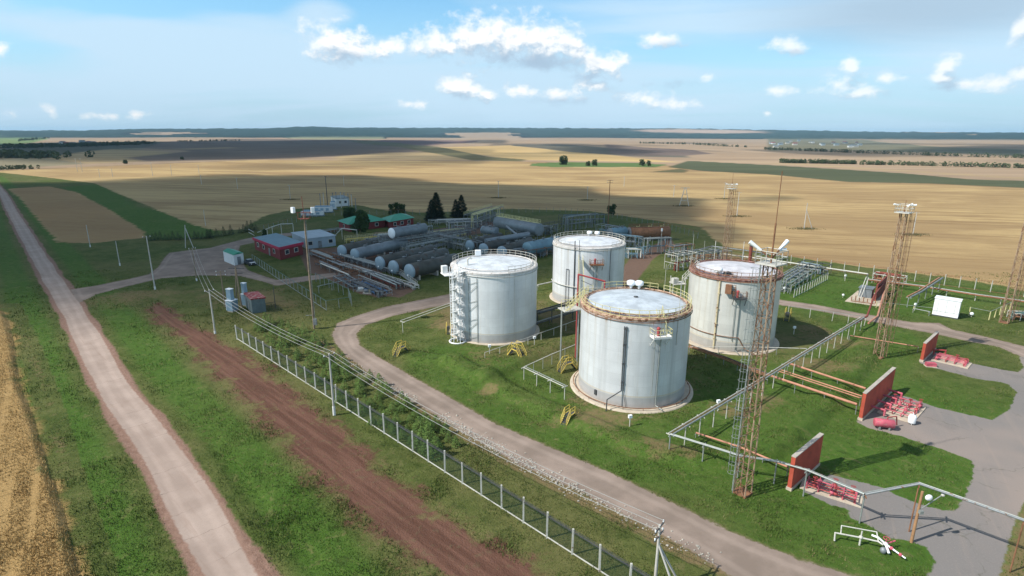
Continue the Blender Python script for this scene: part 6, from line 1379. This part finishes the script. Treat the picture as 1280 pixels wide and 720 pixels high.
m = MB(); hull(m, [[CP(x,-w_,.9), CP(x,w_,.9), CP(x,w_*.85,zt_), CP(x,-w_*.85,zt_)] for x, w_, zt_ in ((-1.7,.78,.93),(-1.2,.78,1.4),(.2,.78,1.42),(1.0,.78,.93))]); m.build('cabin', M_['glass_dark'], t)
m = MB(); m.box(CP(1.4,0,.88), (1.0,1.4,.03), rz); m.build('bonnet', M_['white'], t); m = MB(); m.box(CP(-.5,0,1.43), (1.3,1.2,.04), rz); m.build('roof', M_['car_paint'], t)
for x in (-1.3, 1.3):
    for y in (-.8, .8): m = MB(); m.tube(CP(x,y-.1,.32), CP(x,y+.1,.32), .32, 14); m.build('wheel', M_['rubber'], t)
for y in (-.55, .55): m = MB(); m.ball(CP(2.05,y,.62), .12, 8, 5); m.build('headlight', M_['lamp_white'], t)
# ================================================================== village houses, far away
R_ = random.Random(4)
for i in range(34):
    g = at(R_.uniform(962, 1075) if i < 24 else R_.uniform(60, 125), R_.uniform(176.5, 185.5) if i < 24 else R_.uniform(181, 184.5)); z = gz(g[0], g[1])
    t = thing('village_house', 'tiny pale village house in the distance, right half of the horizon' if i < 24 else 'tiny pale village house among the dark trees on the far left', 'house', (g[0], g[1], z), 'village houses far right' if i < 24 else 'village houses far left')
    w_, d_, h_ = R_.uniform(9, 15), R_.uniform(8, 11), R_.uniform(4, 6); m = MB(); m.bbox((g[0],g[1],z-1.5), (w_,d_,h_+1.5)); m.build('wall', M_[R_.choice(('wall_white','off_white','wall_blue_grey'))], t)
    m = MB(); x, y = w_/2+.5, d_/2+.5; m.add([(g[0]-x,g[1]-y,z+h_),(g[0]+x,g[1]-y,z+h_),(g[0]+x,g[1]+y,z+h_),(g[0]-x,g[1]+y,z+h_),(g[0]-x,g[1],z+h_+3),(g[0]+x,g[1],z+h_+3)], [(0,1,5,4),(2,3,4,5),(1,2,5),(3,0,4),(3,2,1,0)]); m.build('roof', M_[R_.choice(('kiosk_grey','roof_dark_red','drum_pale'))], t)
# ================================================================== trees
def conifer_crown(mb, c, h, r, seed, n=900, low=.08):
    R_ = random.Random(seed)
    for i in range(n):
        f = R_.random()**1.35; z = h*(low+(1-low)*f); rad_ = r*(1-f)**.85*(.35+.65*R_.random()**.5)*(1+.18*math.sin(f*38)); a = R_.uniform(0, 2*PI); x, y = rad_*math.cos(a), rad_*math.sin(a)
        s = h*R_.uniform(.035, .07)*(1.3-f*.5); d = Vector((math.cos(a+R_.uniform(-.5,.5)), math.sin(a+R_.uniform(-.5,.5)), R_.uniform(-.35,.35))); u = Vector((-d.y, d.x, R_.uniform(-.4,.4)))*s*.5
        p = Vector((c[0]+x, c[1]+y, c[2]+z)); mb.add([p-u, p+d*s*1.6, p+u], [(0,1,2)])
def leafy_crown(mb, c, h, r, seed, n=1500, base=.25, s0=.05, clumps=14):
    R_ = random.Random(seed); cl = [(R_.uniform(-.6,.6)*r, R_.uniform(-.6,.6)*r, h*(base+(1-base)*R_.uniform(.15,.85)), R_.uniform(.35,.6)*r) for _ in range(clumps)]
    for i in range(n):
        q = R_.choice(cl); v = Vector((R_.gauss(0,1), R_.gauss(0,1), R_.gauss(0,1))).normalized()*q[3]*R_.uniform(.6,1.05); p = Vector((c[0]+q[0]+v.x, c[1]+q[1]+v.y, c[2]+min(h, max(h*base*.6, q[2]+v.z*h*.5/r if h < r*2 else q[2]+v.z*1.2))))
        a = Vector((R_.gauss(0,1), R_.gauss(0,1), R_.gauss(0,1))).normalized()*h*s0*R_.uniform(.6,1.4); b = a.orthogonal().normalized()*a.length*.7; mb.add([p-a, p+b, p+a, p-b], [(0,1,2,3)])
def tree(name, label, g, h, r, kind, seed, n, mat, group=None, base=.25, s0=.05, trunk=True, z=0):
    t = thing(name, label, 'tree' if h > 3 else 'shrub', (g[0], g[1], z), group); m = MB(); m.tube((g[0],g[1],z-.2), (g[0],g[1],z+h*(.85 if kind == 'c' else .6)), max(.03, h*.016), 6, .02)
    R_ = random.Random(seed+5)
    for k in range(5): f = .25+.12*k; a = R_.uniform(0, 6.28); m.tube((g[0],g[1],z+h*f), (g[0]+math.cos(a)*r*.5, g[1]+math.sin(a)*r*.5, z+h*(f+.12)), max(.015, h*.006), 4, .01)
    m.build('trunk', M_['bark'], t); m = MB(); (conifer_crown(m, (g[0],g[1],z), h, r, seed, n) if kind == 'c' else leafy_crown(m, (g[0],g[1],z), h, r, seed, n, base, s0)); m.build('crown', M_[mat], t); return t
tree('spruce_tree', 'tallest dark spruce behind the yard, left of the pair beyond', at(546, 276), 11.2, 3.0, 'c', 11, 2600, 'spruce_needles')
tree('spruce_tree', 'broad dark spruce leaning against the tallest one, lower', at(540, 277), 8.6, 2.6, 'c', 12, 2000, 'spruce_needles')
tree('spruce_tree', 'pointed dark spruce with its trunk showing, right one of the far pair', at(577, 272.5), 9.4, 2.7, 'c', 13, 2200, 'spruce_needles')
tree('spruce_tree', 'smaller dark spruce, left one of the far pair', at(570, 272.5), 7.6, 2.2, 'c', 14, 1800, 'spruce_needles')
tree('broadleaf_tree', 'dense round dark tree standing between the green roofs', at(451.5, 294), 8.8, 2.7, 'b', 15, 4200, 'leaves', base=.06, s0=.035)
tree('broadleaf_tree', 'dark bushy tree left behind the green-roofed houses', at(438, 277), 5.5, 2.6, 'b', 16, 1800, 'leaves', base=.08, s0=.05)
for i, (u, v, h, lab) in enumerate([(490,268,4.5,'small dark tree behind the green roofs, leftmost of three'),(497,267,4.8,'small dark tree behind the green roofs, middle of three'),(503,267.5,4.2,'small dark tree behind the green roofs, rightmost of three'),(764,270,5.5,'small dark bush touching the foot of the thin rusty mast'),(331,297,2.8,'round bush near the white gate-like frame'),(452,272,3.5,'low dark bush above the left green roof')]):
    tree('small_tree', lab, at(u, v), h, h*.36, 'b', 20+i, 700, 'leaves', base=.05, s0=.06)
for i, (u, v, h, lab) in enumerate([(704,206,10,'round lone tree in the wheat, left end of the green strip'),(735,207.5,5.5,'low tree on the green strip, left of a taller one'),(743,207.5,7,'middle tree on the green strip in the wheat'),(803,207.5,7,'broad tree near the right end of the green strip'),(811,208,6,'tree at the right end of the green strip'),(157,206,4.5,'dark bush at the edge of the golden strip, far left'),(228,201,4,'dark bush on the dark brown field edge, far left of centre')]):
    g = at(u, v); tree('lone_tree', lab, g, h, h*.48, 'b', 40+i, 420, 'far_leaves', base=.08, s0=.10, z=gz(g[0], g[1]))
# hedge of small spruces behind the forecourt
variants = []
R_ = random.Random(9)
for k in range(4): variants.append(tree('hedge_spruce', 'small dark spruce in the hedge behind the forecourt', at(262+k*9, 297-k*1.2), 2.6+.3*k, .9, 'c', 60+k, 420, 'spruce_needles', 'small spruces of the hedge behind the forecourt'))
def place_copy(src, x, y, rz, s, z=0.0):
    c = copy_tree(src); c.location = (x, y, z); c.rotation_euler = (0, 0, rz); c.scale = (s, s, s*R_.uniform(.9, 1.1)); return c
for i in range(16):
    f = i/15; g = at(186+f*78+R_.uniform(-1, 1), 300.5-f*2.2+R_.uniform(-.7,.7)); place_copy(variants[i % 4], g[0], g[1], R_.uniform(0, 6), R_.uniform(.6, 1.0))
for i in range(5): g = at(300+i*5, 291.5-i*1.0); place_copy(variants[i % 4], g[0], g[1], R_.uniform(0, 6), R_.uniform(.8, 1.2))
# young pines along the mesh fence
PINE_A = P2([(340,396),(398,424),(446,462),(505,505),(560,541),(574,556),(563,580),(520,564),(462,530),(415,497),(372,462),(346,440),(318,413)])
yp = []
g0 = at(400, 450)
for k in range(5):
    t = tree('young_pine', 'waist-high bushy young pine in the planted strip along the mesh fence', (g0[0]+k*1.3, g0[1]-k*1.2), 1.55+.18*k, .85, 'c', 80+k, 420, 'young_pine_needles', 'young pines planted along the mesh fence'); yp.append(t)
px = [p[0] for p in PINE_A]; py = [p[1] for p in PINE_A]; cnt = 0; used = []
tries = 0
while cnt < 120 and tries < 9000:
    tries += 1
    x, y = R_.uniform(min(px), max(px)), R_.uniform(min(py), max(py))
    if poly_sd(np.array([x]), np.array([y]), PINE_A)[0] > 0: continue
    if any((x-a)**2+(y-b)**2 < 1.05**2 for a, b in used): continue
    used.append((x, y)); place_copy(yp[cnt % 5], x, y, R_.uniform(0, 6.28), R_.uniform(.45, 1.15)); cnt += 1
print('pines', cnt)
# woods and windbreaks far away: masses of crowns
def wood(label, pts, n, h, width, seed, name='woodland', s0=.16):
    R2 = random.Random(seed); m = MB(); P_ = [at(*p) for p in pts]; seg = [dist(P_[i], P_[i+1]) for i in range(len(P_)-1)]; T = sum(seg)
    for i in range(n):
        s = R2.uniform(0, T); k = 0
        while k < len(seg)-1 and s > seg[k]: s -= seg[k]; k += 1
        p = lerp(P_[k], P_[k+1], min(1, s/seg[k])); x, y = p[0]+R2.gauss(0, width*.4), p[1]+R2.gauss(0, width*.4); z = gz(x, y); hh = h*R2.uniform(.5, 1.0); r = hh*.42
        for q in range(26):
            v = Vector((R2.gauss(0,1), R2.gauss(0,1), R2.gauss(0,1))).normalized(); c = Vector((x+v.x*r, y+v.y*r, z+hh*.5+v.z*hh*.5)); a = Vector((R2.gauss(0,1), R2.gauss(0,1), R2.gauss(0,1))).normalized()*hh*s0; b = a.orthogonal().normalized()*hh*s0; m.add([c-a, c+b, c+a, c-b], [(0,1,2,3)])
    o = m.build(name, M_['far_leaves'], loc=P_[0]); tag(o, kind='stuff')
wood('', [(976,203.5),(1010,204),(1069,205)], 150, 5.5, 6, 1, 'windbreak'); wood('', [(1073,205.5),(1140,206.5),(1210,208),(1290,210),(1400,214)], 240, 5.5, 6, 2, 'windbreak')
wood('', [(800,180),(870,182),(935,184.5)], 110, 7, 12, 3, 'windbreak'); wood('', [(952,186),(1050,189.5),(1180,194),(1290,197),(1400,200)], 260, 7, 12, 4, 'windbreak')
wood('', [(-60,198),(0,199),(58,199.5)], 330, 9, 50, 5); wood('', [(-20,188.5),(40,187.5),(100,185.5),(183,182)], 300, 9, 40, 6); wood('', [(226,178),(300,176.5)], 60, 8, 20, 7)
wood('', [(18,178),(60,173.5)], 50, 10, 15, 8); wood('', [(0,213),(30,212)], 30, 4, 15, 9)
# ================================================================== white rubble strip and grass
ics = []
import bmesh as _bm
def icov(sub):
    bm = _bm.new(); _bm.ops.create_icosphere(bm, subdivisions=sub, radius=1.0); v = np.array([x.co[:] for x in bm.verts]); f = [[q.index for q in p.verts] for p in bm.faces]; bm.free(); return v, np.array(f)
iv, if_ = icov(1)
V_, F_ = [], []; nn = 0
seg = [dist(STONES[i], STONES[i+1]) for i in range(len(STONES)-1)]; T = sum(seg)
for i in range(6500):
    s = RNG.uniform(0, T)**1.0; f0 = s/T
    dn = math.exp(-((f0-.5)/.34)**2)
    if RNG.random() > dn*.40+.04 or (vnoise(np.array([s]), np.array([3.]), 3.5)[0] < -.34): continue
    k = 0
    while k < len(seg)-1 and s > seg[k]: s -= seg[k]; k += 1
    a, b = STONES[k], STONES[k+1]; p = lerp(a, b, min(1, s/max(seg[k], 1e-6))); w_ = RNG.normal(0, .50); L = dist(a, b)+1e-9; nx_, ny_ = -(b[1]-a[1])/L, (b[0]-a[0])/L
    x, y = p[0]+nx_*w_, p[1]+ny_*w_; r = RNG.uniform(.035, .12)*(1.4 if RNG.random() < .12 else 1); v = iv*(1+RNG.uniform(-.3, .3, (len(iv), 1)))*np.array([1, RNG.uniform(.6,1), RNG.uniform(.5,.8)])*r
    V_.append(v+np.array([x, y, r*.25])); F_.append(if_+nn); nn += len(iv)
V_ = np.concatenate(V_); F_ = np.concatenate(F_); me = bpy.data.meshes.new('rubble'); me.from_pydata(V_.tolist(), [], F_.tolist()); me.materials.append(M_['stone']); o = bpy.data.objects.new('rubble', me); COL.objects.link(o); tag(o, kind='stuff')
def blades_object(name, X, Y, Hh, Wd, mat, lean=.5):
    n = len(X); Z = ground_z(X, Y)+0; a = RNG.uniform(0, 2*PI, n); la = RNG.uniform(0, 2*PI, n); ll = Hh*RNG.uniform(0, lean, n)
    base = np.stack([X, Y, Z-.03], 1); u = np.stack([np.cos(a), np.sin(a), np.zeros(n)], 1)*(Wd/2)[:, None]; tip = base+np.stack([np.cos(la)*ll, np.sin(la)*ll, Hh+.03], 1)
    V = np.stack([base-u, base+u, tip], 1).reshape(-1, 3).astype(np.float32); me = bpy.data.meshes.new(name); me.vertices.add(3*n); me.loops.add(3*n); me.polygons.add(n)
    me.vertices.foreach_set('co', V.ravel()); me.loops.foreach_set('vertex_index', np.arange(3*n, dtype=np.int32)); me.polygons.foreach_set('loop_start', np.arange(0, 3*n, 3, dtype=np.int32)); me.update(calc_edges=True)
    tone = np.repeat(RNG.random(n), 3).astype(np.float32); at_ = me.attributes.new('tone', 'FLOAT', 'POINT'); at_.data.foreach_set('value', tone)
    me.materials.append(mat); o = bpy.data.objects.new(name, me); COL.objects.link(o); tag(o, kind='stuff'); return o
def blade_mat(name, cols):
    m, t, b = new_mat(name); a = nd(t, 'ShaderNodeAttribute'); a.attribute_name = 'tone'; tcn = nd(t, 'ShaderNodeTexCoord'); n = noise_n(t, tcn.outputs['Object'], .12, 4, .6)
    f = math_n(t, 'ADD', math_n(t, 'MULTIPLY', a.outputs['Fac'], .75), math_n(t, 'MULTIPLY', math_n(t, 'SUBTRACT', n, .5), 1.5)); cr = nd(t, 'ShaderNodeValToRGB'); lk(t, f, cr.inputs[0])
    while len(cr.color_ramp.elements) < len(cols): cr.color_ramp.elements.new(.5)
    for e, (p, c) in zip(cr.color_ramp.elements, cols): e.position = p; e.color = (*c, 1)
    lk(t, cr.outputs[0], b.inputs['Base Color']); b.inputs['Roughness'].default_value = .8; b.inputs['Specular IOR Level'].default_value = .15; return m
GR = blade_mat('grass_blades', [(0, (.042,.068,.014)), (.3, (.066,.108,.021)), (.6, (.110,.142,.036)), (.78, (.16,.15,.06)), (1, (.27,.22,.11))])
def scatter(n, box, rfun):
    X = RNG.uniform(box[0], box[1], n); Y = RNG.uniform(box[2], box[3], n); r = np.hypot(X, Y); th = np.degrees(np.arctan2(X, Y)); keep = (np.abs(th) < 52) & (RNG.random(n) < rfun(r)); return X[keep], Y[keep]
X, Y = scatter(3200000, (-110, 125, 30, 140), lambda r: np.clip((48/np.maximum(r, 30))**2, 0, 1)*.55)
hard = np.minimum(np.minimum(line_sd(X, Y, ROAD)-2.6, poly_sd(X, Y, SITE_ROAD_L)), np.minimum(poly_sd(X, Y, FORE), poly_sd(X, Y, PATH))); hard = np.minimum(hard, poly_sd(X, Y, PAVE)); hard = np.minimum(hard, poly_sd(X, Y, DIRT)+1.2*fbm(X, Y, 5)+.2)
for q in RED: hard = np.minimum(hard, poly_sd(X, Y, q))
hard = np.minimum(hard, poly_sd(X, Y, WH_NEAR)); 
for c in (C_F, C_L, C_R, C_B): hard = np.minimum(hard, np.hypot(X-c[0], Y-c[1])-8.4)
for bx, by, br in BARE: hard = np.minimum(hard, np.hypot(X-bx, Y-by)-br*.55+RNG.normal(0, .6, len(X)))
patchy = fbm(X, Y, 2.2, 3)+fbm(X, Y, 14, 2)*.7
lush_ = np.clip(1-np.abs(line_sd(X, Y, ROAD)-6.5)/5, 0, 1)
k = (hard > RNG.uniform(-.15, .3, len(X))) & ((patchy > RNG.uniform(-.65, .35, len(X))) | (RNG.random(len(X)) < .25))
X, Y = X[k], Y[k]; left = (X*.735+Y*.678) < 6
rough_ = ss(fbm(X, Y, 3.0, 3), -.1, .35)
Hh = RNG.uniform(.05, .13, len(X))*(1+1.9*rough_); Hh *= np.where(X < -18, 1.35, 1.0); Wd = RNG.uniform(.04, .09, len(X))*np.maximum(1, np.hypot(X, Y)/75)
print('blades', len(X)); blades_object('grass', X, Y, Hh, Wd, GR, .9)
# standing wheat by the road
X, Y = scatter(900000, (-110, -18, 34, 120), lambda r: np.clip((55/np.maximum(r, 30))**2, 0, 1)*.9); k = (poly_sd(X, Y, WH_NEAR) < -.1) & (vnoise(X*.80+Y*.60, X*0+(Y*.80-X*.60)/16, .95)+RNG.normal(0, .07, len(X)) > -.22); X, Y = X[k], Y[k]
WM = blade_mat('wheat_stalks', [(0, (.26,.17,.07)), (.5, (.45,.31,.13)), (1, (.62,.46,.22))])
sdn = poly_sd(X, Y, WH_NEAR); Hh = RNG.uniform(.12, .30, len(X)); o = blades_object('wheat', X, Y, Hh, RNG.uniform(.05, .10, len(X)), WM, .8); 
co_ = np.empty(len(X)*9, np.float32); o.data.vertices.foreach_get('co', co_); co_ = co_.reshape(-1, 3); co_[:, 2] += np.repeat(np.clip(-sdn*.8, 0, .55), 3); o.data.vertices.foreach_set('co', co_.ravel())
# weeds round pole feet and tall tufts on the rough grass
X = []; Y = []
for p in POLE_FEET:
    n = 380; X += list(RNG.normal(p[0], 2.4, n)); Y += list(RNG.normal(p[1], 1.4, n))
X, Y = np.array(X), np.array(Y); blades_object('weeds', X, Y, RNG.uniform(.2, .55, len(X)), RNG.uniform(.15, .35, len(X)), blade_mat('weed_leaves', [(0, (.08,.085,.04)), (1, (.20,.16,.08))]), .6)
